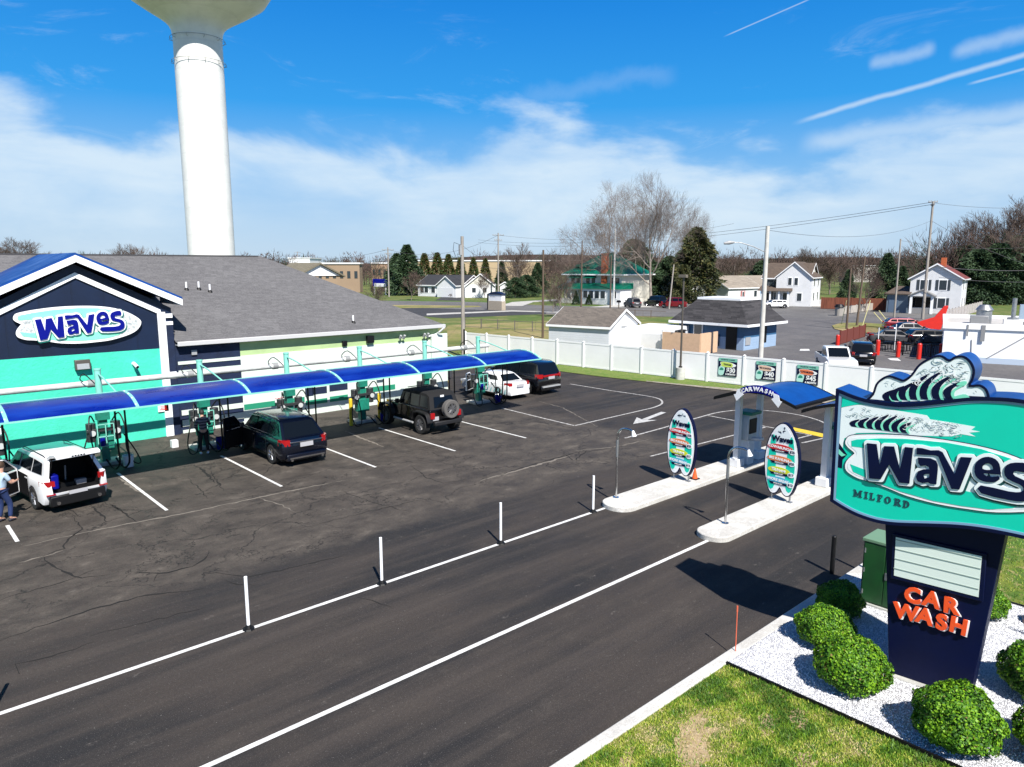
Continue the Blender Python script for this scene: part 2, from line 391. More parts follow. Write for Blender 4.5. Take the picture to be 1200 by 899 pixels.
def white_gravel():
    m = bpy.data.materials.new('white_gravel'); m.use_nodes = True; b = m.node_tree.nodes['Principled BSDF']; q = NG(m.node_tree)
    P = q.node('ShaderNodeNewGeometry').outputs['Position']
    vo = q.node('ShaderNodeTexVoronoi', inp={'Vector': P, 'Scale': 34.}); ve = q.node('ShaderNodeTexVoronoi', feature='DISTANCE_TO_EDGE', inp={'Vector': P, 'Scale': 34.})
    c = q.mix(vo.outputs['Color'], (.7, .71, .74), (.88, .88, .9)); c = q.mix(q.mrange(ve.outputs[0], .12, .0, 0, .8), c, (.2, .2, .22))
    q.set(b, 'Base Color', c); b.inputs['Roughness'].default_value = .8
    bn = q.node('ShaderNodeBump', inp={'Strength': 1., 'Distance': .02, 'Height': q.mrange(ve.outputs[0], 0, .25)}); q.l.new(bn.outputs[0], b.inputs['Normal'])
    return m
WGRAV = white_gravel()

poly_sheet('ground', [(-2500, -2500), (2500, -2500), (2500, 2500), (-2500, 2500)], -.02, GRASSF)
poly_sheet('parking_lot', [(-70, 6.85), (36, 6.85), (38.9, 10), (39.1, 21.8), (38.7, 24.2), (37.9, 28.6), (37.3, 32.4), (37.0, 37.0), (36.8, 41), (27, 41), (26, 60), (-70, 60)], 0, ASPH)
# kerb and lawn in front
mb = MB(); mb.box(-70, 36, 6.62, 6.85, -.1, .125)
struct('kerb', mb, CURBM, bevel=.02)
poly_sheet('lawn', [(-70, -60), (60, -60), (60, 4), (36, 6.62), (-70, 6.62)], .09, GRASSN)
mb = MB(); mb.box(11.5, 18.3, .4, 6.62, .03, .118); struct('gravel_bed', mb, WGRAV)
mb = MB(); mb.box(11.46, 11.5, .36, 6.62, .03, .15); mb.box(11.5, 18.34, .36, .4, .03, .15); mb.box(18.3, 18.34, .4, 6.62, .03, .15)
struct('bed_edging', mb, BLACK)
# strip by the fence
poly_sheet('verge', [(39.1, -10), (39.1, 21.8), (38.7, 24.2), (37.9, 28.6), (37.3, 32.4), (37.0, 37.0), (36.5, 46), (39, 50), (43.6, -10)], .03, blotch('verge_grass', [(.085, .17, .012), (.15, .2, .03), (.25, .24, .09)], 1.5))
poly_sheet('gravel_edge', [(39.05, -10), (39.05, 21.8), (38.65, 24.2), (37.85, 28.6), (38.1, 28.8), (39.2, 24.6), (40.1, 21.8), (40.4, -10)], .036, GRAV)
# painted lines (each sheet 4 mm above the paving)
def strip(pts, w, z=.004):
    vs = []; n = len(pts)
    for i, p in enumerate(pts):
        a = Vector(pts[max(i - 1, 0)]); b = Vector(pts[min(i + 1, n - 1)]); t = (b - a).normalized(); nn = Vector((-t.y, t.x))
        vs.append((p[0] + nn.x * w / 2, p[1] + nn.y * w / 2, z)); vs.append((p[0] - nn.x * w / 2, p[1] - nn.y * w / 2, z))
    return vs, [(2 * i, 2 * i + 1, 2 * i + 3, 2 * i + 2) for i in range(n - 1)]
mb = MB(); mb.mat(LINE)
mb.add(*strip([(-30, 14.15), (16.8, 14.15)], .11)); mb.add(*strip([(-30, 10.46), (16.85, 10.46)], .11))
for x, a, b in ((2.72, 23.2, 24.9), (6.6, 23.15, 28.7), (10.32, 23.1, 28.6), (14.0, 23.0, 28.6), (17.7, 22.9, 28.7), (21.4, 22.6, 28.6)): mb.add(*strip([(x, a), (x, b)], .1))
struct('lane_markings', mb)
mb = MB(); mb.mat(LINEO)
loop = [(33.6, 31.4), (33.6, 28), (33.75, 25.6), (33.6, 24.6), (33.1, 23.9), (32.2, 23.3), (31.1, 23.03), (24.8, 22.85), (24.9, 25), (25.1, 28.4)]
mb.add(*strip([loop[0], loop[1]] + smooth_loop(loop[1:7], 4, False)[1:] + loop[7:8], .11)); mb.add(*strip(loop[7:], .11))
arc = [(24.6, 19.65), (27.45, 19.75), (30.87, 19.97), (32.6, 20.0), (33.9, 19.6), (34.9, 18.5), (35.1, 17.2), (34.8, 16.1), (34.2, 15.2), (33.4, 14.6)]
mb.add(*strip(smooth_loop(arc, 4, False), .11)); mb.add(*strip([(31.5, 19.9), (31.2, 14.5)], .1, .008)); mb.add(*strip([(22.9, 17.0), (31.2, 16.6)], .1, .008))
mb.add(*strip([(25.5, 14.9), (31.5, 14.4)], .1)); mb.add(*strip([(29.5, 14.0), (33.4, 13.4)], .1))
struct('loop_markings', mb)
mb = MB(); a = at(757, 496.5); b = at(777, 488.5); d = (b - a).to_2d().normalized(); nn = Vector((-d.y, d.x)); tip = at(742, 497).to_2d(); e = tip + d * 3.6
def q2(o, u, v): p = o + d * u + nn * v; return (p.x, p.y, .006)
mb.face(q2(tip, 0, 0), q2(tip, 1.5, -.55), q2(tip, 1.2, -.12), q2(tip, 1.2, .12), q2(tip, 1.5, .55)); mb.face(q2(tip, 1.24, -.14), q2(tip, 3.5, -.14), q2(tip, 3.5, .14), q2(tip, 1.24, .14))
struct('painted_arrow', mb, M('faded_arrow_paint', (.5, .5, .49), .8, vary=.35, vscale=6))
mb = MB(); mb.mat(YEL); ys = [at(930, 501), at(970, 509.5), at(970, 514), at(928, 504.5)]; mb.face(*[(p.x, p.y, .006) for p in ys]); struct('yellow_marking', mb)
# sealed and open cracks followed from the photograph
CRACK = M('crack_dark', (.008, .007, .006), .95)  # near-black colour of the crack ribbons
cr = MB(); cr.mat(CRACK)
rnd = random.Random(3)
def crack(pts, w=.035):
    P = [at(*p) for p in pts]; out = []
    for i in range(len(P) - 1):
        n = max(2, int((P[i + 1] - P[i]).length / .18))
        for k in range(n):
            p = P[i].lerp(P[i + 1], k / n); out.append((p.x + rnd.uniform(-.045, .045), p.y + rnd.uniform(-.045, .045)))
    out.append((P[-1].x, P[-1].y)); n = len(out); vs, fs = strip(out, 1.0, .003)
    for i in range(n):
        ww = w * rnd.uniform(.35, 1.2) * min(1, .25 + 3 * min(i, n - 1 - i) / n)
        c = Vector(out[i]); a = Vector(vs[2 * i][:2]); dd = (a - c).normalized() * ww / 2
        vs[2 * i] = (c.x + dd.x, c.y + dd.y, .003); vs[2 * i + 1] = (c.x - dd.x, c.y - dd.y, .003)
    cr.add(vs, fs)
for pts, w in (([(0, 751), (30, 740), (95, 718), (160, 700), (240, 690)], .06), ([(0, 703), (45, 690), (92, 676), (110, 668)], .05), ([(50, 654), (62, 664), (75, 670), (95, 677), (125, 674)], .07),
               ([(85, 605), (98, 620), (80, 632), (74, 643), (35, 658)], .05), ([(155, 670), (185, 673), (225, 664), (240, 655), (245, 645)], .07), ([(185, 672), (180, 682)], .06),
               ([(242, 672), (262, 672), (290, 676), (330, 668), (400, 652)], .06), ([(262, 680), (280, 684), (300, 686)], .05), ([(20, 790), (16, 780), (60, 770), (110, 752)], .05),
               ([(105, 745), (150, 735), (240, 712)], .04), ([(573, 561), (600, 552), (640, 540), (672, 531), (700, 528), (740, 520)], .07), ([(660, 531), (672, 540), (690, 527)], .06),
               ([(200, 600), (260, 588), (330, 575), (420, 560)], .03), ([(45, 600), (60, 592), (80, 596), (95, 606)], .05), ([(305, 560), (320, 545)], .05), ([(220, 560), (245, 585)], .04),
               ([(480, 545), (500, 560), (520, 566), (560, 560)], .04), ([(400, 575), (440, 590), (480, 600)], .035), ([(420, 700), (460, 712)], .03), ([(350, 620), (430, 600), (520, 580)], .035),
               ([(128, 590), (140, 598), (150, 602)], .08), ([(105, 592), (118, 602), (125, 612)], .08), ([(120, 588), (138, 596), (160, 612)], .05), ([(228, 545), (240, 552), (252, 566)], .12), ([(246, 552), (262, 575)], .06)):
    crack(pts, w)
struct('asphalt_cracks', cr)
cr = MB(); cr.mat(M('dusty_seam', (.17, .15, .125), .95))
for pts, w in (([(28, 640), (90, 626), (150, 614), (210, 603), (262, 592), (330, 577), (420, 560)], .09), ([(20, 660), (60, 650), (74, 645)], .10), ([(560, 564), (600, 553), (640, 542), (668, 534)], .16), ([(676, 528), (720, 524), (760, 515)], .10), ([(300, 583), (330, 592), (345, 600)], .05), ([(630, 470), (660, 478), (700, 500)], .06), ([(404, 505), (420, 512), (450, 524)], .14), ([(140, 560), (160, 575), (175, 580)], .12)): crack(pts, w)
struct('asphalt_seams', cr)
# raised islands
def island(x0, x1, y0, y1):
    r = (y1 - y0) / 2; c = (y0 + y1) / 2; pts = []
    for k in range(13):
        a = PI / 2 + PI * k / 12; pts.append((x0 + r * .9 + r * .9 * math.cos(a), c + r * math.sin(a)))
    pts += [(x1, y0), (x1, y1)]
    mb = MB(); mb.prism(pts, -.05, .15, 'z'); return struct('concrete_island', mb, CURBM, bevel=.025)
island(16.75, 27.5, 13.36, 14.5); island(16.8, 27.5, 10.02, 11.02)

# far ground: roads, lots, paths
def sheet_px(name, px, z, m): return poly_sheet(name, [at(*p) for p in px], z, m)
sheet_px('far_lot', [(772, 398), (790, 388), (905, 371), (1000, 376), (1100, 380), (1300, 392), (1500, 470), (1250, 480), (1100, 462), (960, 450), (840, 438), (772, 425)], -.008, LOTM)
poly_sheet('fence_side_lot', [at(772, 425), at(840, 438), at(960, 450), at(1100, 462), at(1250, 480), (44.2, -8), (40.7, 27.9)], -.008, LOTM)
sheet_px('road', [(-300, 366), (300, 368), (420, 371), (520, 371), (600, 368), (680, 369), (780, 371), (905, 372), (1000, 377), (1100, 381), (1300, 392), (1500, 400), (1500, 385), (1300, 374), (1137, 369), (1063, 366), (1000, 360), (905, 357), (800, 355), (700, 359), (640, 358), (560, 354), (420, 352), (-300, 350)], -.01, ROADM)
sheet_px('new_road_lane', [(430, 364), (520, 373), (640, 368), (640, 365.5), (560, 363), (470, 360)], -.005, ROADD)
sheet_px('pavement_kerb_strip', [(500, 369.5), (600, 365), (680, 367), (680, 366), (600, 363.8), (500, 367.5)], -.001, CONCG)
sheet_px('verge_median', [(420, 361.5), (545, 360.5), (565, 359.5), (560, 358.3), (420, 357)], -.003, FIELD)
sheet_px('concrete_drive', [(902, 357.5), (985, 360), (1012, 354), (985, 350), (940, 352), (915, 350)], -.004, CONCG)
sheet_px('garden_path', [(586, 358.3), (612, 358.6), (625, 354), (680, 351), (660, 350), (600, 354)], -.004, CONCG)
sheet_px('house_driveway', [(510, 352), (545, 352.5), (542, 348), (520, 347)], -.004, ROADD)
sheet_px('side_driveway', [(690, 360), (800, 360), (800, 355), (745, 354), (730, 356)], -.004, CONCG)
sheet_px('dry_field', [(524, 381), (700, 374), (780, 378), (790, 388), (772, 398), (770, 424), (550, 400), (524, 400)], -.006, FIELD)
sheet_px('grass_island', [(975, 382), (985, 379), (1010, 378.5), (1046, 381), (1050, 386), (1030, 391), (995, 390), (978, 386)], .06, FIELD)
sheet_px('field_far', [(430, 322), (560, 322), (700, 320), (700, 315.5), (430, 315.5)], .02, M('straw_field', (.5, .37, .2), .9, vary=.2, vscale=.02))
# pale lot marks beyond the fence
mb = MB()
for px in ([(938, 409), (948, 409), (949, 411), (937, 411)], [(1040, 420), (1052, 420), (1056, 423), (1044, 422)], [(1012, 416.5), (1020, 416), (1022, 417.2), (1014, 418)]):
    mb.face(*[(*at(*p).to_2d(), 0.0) for p in px])
struct('lot_markings', mb, LINE)

mb = MB(); rb = random.Random(8)
for cx, cy, ra, rb_ in ((9.1, 5.75, .75, .36), (10.35, 5.2, .3, .16), (9.9, 4.3, .28, .2), (8.0, 6.2, .35, .13), (10.9, 4.9, .25, .18)):
    mb.face(*[(cx + ra * math.cos(a) * k_ + .3 * rb_ * math.sin(a), cy + rb_ * math.sin(a) * k_ + .35 * ra * math.cos(a), .094) for a, k_ in [(2 * PI * i / 26, rb.uniform(.7, 1.2)) for i in range(26)]])
struct('bare_soil', mb, blotch('bare_tan_soil', [(.42, .31, .18), (.3, .23, .11), (.5, .4, .27)], 3.0))
# white stones lying on the gravel, grass blades on the lawn
rs = np.random.RandomState(5)
def scatter(n, x0, x1, y0, y1): return np.column_stack([rs.uniform(x0, x1, n), rs.uniform(y0, y1, n)])
N = 26000; c = scatter(N, 11.53, 18.25, 1.2, 6.6); sz = rs.uniform(.008, .019, N)
base = np.array([(1, 0, 0), (-.5, .87, 0), (-.5, -.87, 0), (0, 0, 1.)])
an = rs.uniform(0, 6.28, N); V = []
rot = lambda v: np.stack([v[0] * np.cos(an) - v[1] * np.sin(an), v[0] * np.sin(an) + v[1] * np.cos(an), np.full(N, v[2])], 1)
B = [rot(b) * sz[:, None] * rs.uniform(.7, 1.3, (N, 3)) + np.column_stack([c, np.full(N, .118)]) for b in base]
tri = np.stack([B[0], B[1], B[3], B[1], B[2], B[3], B[2], B[0], B[3]], 1).reshape(-1, 3)
tag(np_mesh('marble_chips', tri, 3, [STONE]), 'loose white marble chips covering the bed round the pylon sign', 'gravel', kind='stuff')
GB = [M('grass_blade', (.13, .25, .008), .6), M('grass_blade_pale', (.33, .37, .05), .7), M('grass_blade_dry', (.48, .4, .2), .8), M('grass_blade_deep', (.05, .125, .008), .6)]
N = 150000; c = np.vstack([scatter(N, 5.5, 13.2, .8, 6.6), scatter(20000, 18.4, 27, -1, 6.6)]); N = len(c)
keep = ~((c[:, 0] > 11.45) & (c[:, 0] < 18.3) & (c[:, 1] > .4)); c = c[keep]; N = len(c)
patch = np.sin(c[:, 0] * 2.1 + 1.3 * np.sin(c[:, 1] * 1.7)) * np.sin(c[:, 1] * 2.6 + np.sin(c[:, 0] * 3.1)) + .6 * np.sin(c[:, 0] * 7.3 + c[:, 1] * 5.1) * np.sin(c[:, 1] * 8.7 - c[:, 0] * 3.3) + rs.normal(0, .35, N)
bare = ((c[:, 0] - 9.15) ** 2 / .8 + (c[:, 1] - 5.75 - .5 * (c[:, 0] - 9.15)) ** 2 / .22) + rs.normal(0, .35, N)
mi = np.where(patch > .75, 2, np.where(patch > .15, 1, np.where(patch < -.55, 3, 0))); mi = np.where(bare < .55, 2, mi)
keep = (bare > .35) | (rs.rand(N) < .25); c = c[keep]; mi = mi[keep]; N = len(c)
h = rs.uniform(.022, .062, N) * np.where(mi == 3, 1.25, 1) * np.where(mi == 2, .6, 1); w = rs.uniform(.005, .012, N); an = rs.uniform(0, 6.28, N); lx = rs.normal(0, .45, N) * h; ly = rs.normal(0, .45, N) * h
dx = np.cos(an) * w; dy = np.sin(an) * w; z0 = np.full(N, .088)
tri = np.stack([np.column_stack([c[:, 0] - dx, c[:, 1] - dy, z0]), np.column_stack([c[:, 0] + dx, c[:, 1] + dy, z0]), np.column_stack([c[:, 0] + lx, c[:, 1] + ly, z0 + h])], 1).reshape(-1, 3)
tag(np_mesh('grass', tri, 3, GB, matidx=mi), 'short patchy lawn grass in front of the white gravel bed', 'grass', kind='stuff')
# ------------------------------------------------------------------ lettering shared by the two big signs (x, z in metres on the pylon sign)
LET = {'W': [[(-0.6, 4.407), (-0.444, 4.415), (-0.367, 4.044), (-0.32, 4.4), (-0.165, 4.42), (-0.045, 4.036), (0.005, 4.44), (0.127, 4.445), (0.121, 3.817), (-0.033, 3.804), (-0.217, 4.09), (-0.333, 3.801), (-0.518, 3.782)]],
 'a': [[(0.218, 4.292), (0.402, 4.311), (0.487, 4.285), (0.519, 4.216), (0.524, 4.131), (0.523, 3.889), (0.444, 3.876), (0.397, 3.898), (0.319, 3.865), (0.242, 3.884), (0.214, 3.956), (0.237, 4.058), (0.314, 4.108), (0.4, 4.121), (0.391, 4.161), (0.338, 4.179), (0.265, 4.155), (0.231, 4.197)], [(0.32, 4.005), (0.348, 4.031), (0.406, 4.046), (0.408, 3.984), (0.342, 3.95)]],
 'v': [[(0.186, 4.457), (0.264, 4.463), (0.391, 4.447), (0.507, 4.47), (0.567, 4.447), (0.769, 4.11), (0.834, 4.412), (0.99, 4.43), (0.861, 3.87), (0.748, 3.856), (0.516, 4.363), (0.471, 4.375), (0.339, 4.359), (0.189, 4.343)]],
 'e': [[(1.39, 4.28), (1.366, 4.39), (1.306, 4.461), (1.21, 4.483), (1.118, 4.446), (1.056, 4.366), (1.038, 4.262), (1.061, 4.15), (1.123, 4.088), (1.221, 4.068), (1.327, 4.09), (1.391, 4.149), (1.365, 4.193), (1.293, 4.165), (1.212, 4.166), (1.172, 4.188), (1.186, 4.207), (1.387, 4.226)], [(1.147, 4.276), (1.155, 4.334), (1.206, 4.377), (1.262, 4.36), (1.291, 4.3), (1.269, 4.283), (1.202, 4.264)]],
 's': [[(1.738, 4.461), (1.569, 4.454), (1.463, 4.396), (1.439, 4.283), (1.493, 4.174), (1.666, 4.114), (1.714, 4.055), (1.677, 3.998), (1.528, 3.976), (1.147, 3.997), (1.167, 3.87), (1.539, 3.839), (1.721, 3.854), (1.813, 3.928), (1.828, 4.069), (1.749, 4.178), (1.588, 4.237), (1.56, 4.29), (1.597, 4.322), (1.747, 4.329)]]}
def scale_loops(loops, f): return [[f(p) for p in lp] for lp in loops]
def hull_outline(keys, d):
    """fat backing outline behind the word"""
    return None
def waves_word(parent, f, yy, depth, m_face, m_back, m_edge, k=1.):
    for key, lps in LET.items():
        l2 = scale_loops([smooth_loop(lp, 2) if key in 'es' else lp for lp in lps], f)
        shape2d('letter', l2, depth, m_face, parent, 0., (0, yy - depth * 1.5, 0))
        fat = [smooth_loop([tuple(p) for p in grow(l2[0], .052 * k)], 1)]
        fat2 = [[tuple(p) for p in grow(l2[0], .070 * k)]]
        off = .0012 * 'Waves'.index(key)
        shape2d('letter_outline', fat, depth, m_back, parent, 0., (0, yy - depth * .5 - off, 0))
        shape2d('letter_shadow_edge', [[(p[0] + .012 * k, p[1] - .02 * k) for p in fat2[0]]], depth * .6, m_edge, parent, 0., (0, yy - depth * .2 - off * .3, 0))
def grow(loop, d):
    """offset a closed outline outward with limited mitres, rounded, using a polar sampled union"""
    n = len(loop); area = sum(loop[i][0] * loop[(i + 1) % n][1] - loop[(i + 1) % n][0] * loop[i][1] for i in range(n))
    if area < 0: loop = loop[::-1]
    out = []
    for i in range(n):
        a, b, c = Vector(loop[i - 1]), Vector(loop[i]), Vector(loop[(i + 1) % n])
        t1 = (b - a); t2 = (c - b)
        if t1.length < 1e-6 or t2.length < 1e-6: continue
        t1.normalize(); t2.normalize(); n1 = Vector((t1.y, -t1.x)); n2 = Vector((t2.y, -t2.x))
        cr = t1.x * t2.y - t1.y * t2.x
        if cr > .3:
            for k in range(4):
                v = n1.lerp(n2, k / 3); v.normalize(); out.append(b + v * d)
        else:
            v = n1 + n2
            if v.length < .2: continue
            v.normalize(); out.append(b + v * min(d / max(v.dot(n1), .35), d * 1.3))
    return out

# ------------------------------------------------------------------ pylon sign (local x along the face, z up, +y to the back)
SG = thing('pylon_sign', 'large teal and navy pylon sign reading Waves Milford and CAR WASH in the gravel bed', 'sign', (13.37, 4.43, 0), R(-84))
mb = MB(); mb.box(.02, 1.25, -.12, .62, .05, .14); mb.build('footing', CONC, SG, bevel=.015)
mb = MB(); vs = [(0, 0, .14), (1.277, 0, .14), (1.277, .5, .14), (0, .5, .14), (-.30, 0, 3.2), (1.52, 0, 3.2), (1.52, .5, 3.2), (-.30, .5, 3.2)]
mb.add(vs, [(3, 2, 1, 0), (4, 5, 6, 7), (0, 1, 5, 4), (1, 2, 6, 5), (2, 3, 7, 6), (3, 0, 4, 7)]); mb.build('pylon', NAVYD, SG, bevel=.012)
# reader board
mb = MB(); mb.prism([(-.13, 2.79), (1.30, 2.79), (1.32, 1.95), (-.10, 1.95)], -.05, .0); rb = mb.build('reader_board_frame', NAVYD, SG, bevel=.012)
mb = MB(); mb.prism([(-.07, 2.735), (1.235, 2.735), (1.25, 2.02), (-.045, 2.02)], -.056, -.02); mb.build('reader_board', M('reader_board_panel', (.70, .79, .72), .3), SG)
mb = MB()
for z in (2.69, 2.52, 2.34, 2.16): mb.box(-.06, 1.24, -.064, -.056, z - .007, z + .007)
mb.build('letter_rail', M('rail_grey', (.3, .36, .32), .4), rb)
# CAR WASH letters
for s, cx, cz, size, sx in (('CAR', .59, 1.735, .43, 1.0), ('WASH', .605, 1.395, .43, 1.0)):
    n = len(s); xs = {'CAR': [.275, .57, .865], 'WASH': [.20, .49, .755, 1.01]}[s]
    for k, ch in enumerate(s):
        zz = cz + (.012 if k % 2 else -.008)
        text('letter', ch, .375, ORNG, SG, (xs[k], -.05, zz), .03, .016, R([-3, 2, -2, 3][k]), sx=.98)
        text('letter_outline', ch, .375, WHT2, SG, (xs[k] + .018, -.022, zz - .016), .02, .022, R([-3, 2, -2, 3][k]), sx=.98)
# cabinet
top = [(-1.2, 5.31), (-1.089, 5.28), (-.95, 5.235), (-.73, 5.186), (-.45, 5.16), (-.15, 5.165), (.2, 5.23), (.55, 5.32), (.83, 5.39), (1.1, 5.43), (1.45, 5.45), (1.8, 5.42), (2.15, 5.33), (2.45, 5.22)]
bot = [(2.42, 3.2), (2.1, 3.22), (1.79, 3.245), (1.294, 3.243), (.874, 3.2), (.441, 3.116), (.139, 3.052), (-.1, 3.01), (-.337, 2.995), (-.571, 3.016), (-.778, 3.061), (-.992, 3.14), (-1.16, 3.215)]
outl = smooth_loop(top, 4, False) + smooth_loop(bot, 4, False)
def shrink(l, d): return [tuple(p) for p in grow_in(l, d)]
def grow_in(loop, d):
    n = len(loop); cx = sum(p[0] for p in loop) / n; cz = sum(p[1] for p in loop) / n; out = []
    area = sum(loop[i][0] * loop[(i + 1) % n][1] - loop[(i + 1) % n][0] * loop[i][1] for i in range(n)); s = 1 if area > 0 else -1
    for i in range(n):
        a, b, c = Vector(loop[i - 1]), Vector(loop[i]), Vector(loop[(i + 1) % n]); t1 = (b - a).normalized(); t2 = (c - b).normalized()
        v = Vector((-t1.y, t1.x)) + Vector((-t2.y, t2.x)); v.normalize(); out.append(b + v * s * d / max(.5, v.dot(Vector((-t1.y, t1.x)) )))
    return out
cab = shape2d('cabinet', [outl], .70, BLUE, SG, loc=(0, .12, 0))
ring = shape2d('face_frame', [outl, shrink(outl, .055)], .05, NAVYD, SG, loc=(0, -.255, 0))
FRM = M('pale_blue_return', (.2, .36, .52), .35)
shape2d('inner_frame', [shrink(outl, .055), shrink(outl, .095)], .03, FRM, SG, loc=(0, -.247, 0))
face = shape2d('sign_face', [shrink(outl, .094)], .02, TEALS, SG, loc=(0, -.241, 0))
# printed art on the face: pale spray field, striped rollers, foam
Z0 = -.2525
def art(loops, m, dy=0., d=.002, par=None, name='printed_wave'): p_ = par or face; return shape2d(name, loops, d, m, p_, loc=(0, Z0 - dy - p_.location.y, 0))
fieldl = [(-1.09, 4.97), (-.93, 5.04), (-.70, 5.075), (-.30, 5.045), (.1, 5.03), (.28, 5.02), (.33, 4.96), (.62, 4.95), (.98, 4.93), (.93, 4.87), (1.05, 4.86), (.9, 4.82), (1.0, 4.77), (.8, 4.78), (.66, 4.72), (.2, 4.66), (-.4, 4.62), (-.8, 4.55), (-1.0, 4.42), (-1.02, 4.2), (-1.085, 4.0), (-1.09, 4.5)]
art([fieldl], PALE)
art([[(-1.09, 4.33), (-1.0, 4.22), (-.93, 4.13), (-1.0, 4.02), (-1.0, 3.86), (-1.085, 3.87)]], NAVYD, .0015); art([[(-1.09, 4.22), (-1.0, 4.14), (-.95, 4.12), (-1.02, 4.08), (-1.09, 4.13)]], MINT, .003)
def crescent(cx, cz, h, w, lean, thick):
    """a curling roller: fat at the foot, hooking over at the top"""
    o = []; i_ = []
    for k in range(9):
        t = k / 8; x = cx + lean * h * t ** 1.6 - w * math.sin(t * PI) * .75; z = cz + h * t
        th = thick * (1 - t) ** .45 * (.75 + .25 * math.sin(t * PI)) + .003
        o.append((x - th / 2, z)); i_.append((x + th / 2, z - .02 * t))
    return [o + i_[::-1]]
def roller_set(x0, z0, n, dx, hs, thick, par, dy0, lean=.45, w=.08):
    for k in range(n):
        h = hs[k]; art(crescent(x0 + dx * k, z0 + .003 * k, h, w, lean, thick * 1.25), NAVYD, dy0 + .0012 * k, par=par)
        art(crescent(x0 + dx * k + thick * .7, z0 + .003 * k, h * .86, w, lean, thick * .5), MINT, dy0 + .0007 + .0012 * k, par=par)
roller_set(-.84, 4.655, 7, .135, [.15, .2, .24, .29, .29, .27, .2], .10, face, .003)
rr = random.Random(11)
def inside(x, z, lp):
    c = False; n = len(lp)
    for i in range(n):
        (x1, z1), (x2, z2) = lp[i - 1], lp[i]
        if (z1 > z) != (z2 > z) and x < (x2 - x1) * (z - z1) / (z2 - z1) + x1: c = not c
    return c
def curls(n, box, par, dy, col, s=(.02, .05), yoff=0.):
    for k in range(n):
        cx, cz = rr.uniform(box[0], box[1]), rr.uniform(box[2], box[3])
        if cz > 5.2 and 'cr_out' in globals() and not inside(cx, cz, CRS): continue
        r = rr.uniform(*s); a0 = rr.uniform(0, 6.28); sp = rr.uniform(1.5, 3.6)
        o = []; i_ = []
        for j in range(7):
            a = a0 + sp * j / 6; th = .26 * math.sin(PI * j / 6) + .03
            o.append((cx + r * math.cos(a) * 1.5, cz + r * math.sin(a))); i_.append((cx + r * (1 - th) * math.cos(a) * 1.5, cz + r * (1 - th * 1.8) * math.sin(a)))
        yield o + i_[::-1]
def curl_art(n, box, col, dy, par, s=(.02, .05)):
    mb = MB()
    for lp in curls(n, box, par, dy, col, s): mb.prism(lp, Z0 - dy - .001 - par.location.y, Z0 - dy - par.location.y)
    mb.build('printed_foam', col, par)
GREYL = M('grey_foam_line', (.33, .42, .43), .5)
curl_art(30, (-.95, -.1, 4.83, 5.0), GREYL, .0125, face, (.012, .03)); curl_art(22, (-.75, .1, 4.86, 4.97), NAVYD, .0135, face, (.008, .018)); curl_art(45, (-.05, .8, 4.73, 4.96), GREYL, .0125, face, (.012, .035)); curl_art(30, (.05, .85, 4.74, 4.95), NAVYD, .0135, face, (.007, .016)); curl_art(26, (-.1, .75, 4.73, 4.96), WHT2, .0145, face, (.012, .03))
art([[(-1.09, 4.98), (-1.08, 5.14), (-.78, 5.08)]], TEALS, .004)
# surfboard outline behind the word
ov = [(-.985, 4.34), (-.962, 4.44), (-.881, 4.508), (-.619, 4.567), (-.205, 4.625), (.194, 4.655), (.607, 4.66), (1.03, 4.64), (1.44, 4.58), (1.8, 4.46), (2.1, 4.28), (2.25, 4.1), (2.15, 3.88), (1.9, 3.72), (1.4, 3.58), (.989, 3.543), (.556, 3.531), (.097, 3.57), (-.224, 3.646), (-.555, 3.705), (-.724, 3.726), (-.899, 3.803), (-.958, 3.904), (-.933, 4.03), (-.84, 4.155), (-.82, 4.175), (-.84, 4.2), (-.93, 4.26)]
ovs = smooth_loop(ov, 3)
brd = shape2d('surfboard_emblem', [ovs], .012, NAVYD, SG, loc=(0, -.262, 0)); 
shape2d('emblem_border', [shrink(ovs, .012)], .012, WHT2, brd, loc=(0, -.0035, 0))
inner = shrink(ovs, .055)
shape2d('emblem_field', [inner], .012, PALE, brd, loc=(0, -.0065, 0))
shape2d('emblem_stripe', [[(-.86, 4.30), (-.87, 4.40), (-.78, 4.44), (-.4, 4.52), (.0, 4.575), (.6, 4.61), (1.1, 4.585), (1.5, 4.5), (1.75, 4.4), (1.2, 4.3), (.2, 4.32), (-.4, 4.3), (-.55, 4.31)]], .012, TEALS, brd, loc=(0, -.0095, 0))
shape2d('emblem_stripe', [[(-.86, 3.97), (-.62, 3.92), (.2, 3.9), (1.0, 3.85), (1.8, 3.84), (1.6, 3.71), (1.3, 3.62), (.9, 3.59), (.5, 3.585), (.0, 3.64), (-.5, 3.75), (-.8, 3.84)]], .012, TEALS, brd, loc=(0, -.0095, 0))
SHW = M('sign_drop_shadow_navy', (.003, .06, .06), .5)
waves_word(SG, lambda p: (p[0], p[1]), -.276, .02, NAVYD, PALE, SHW)
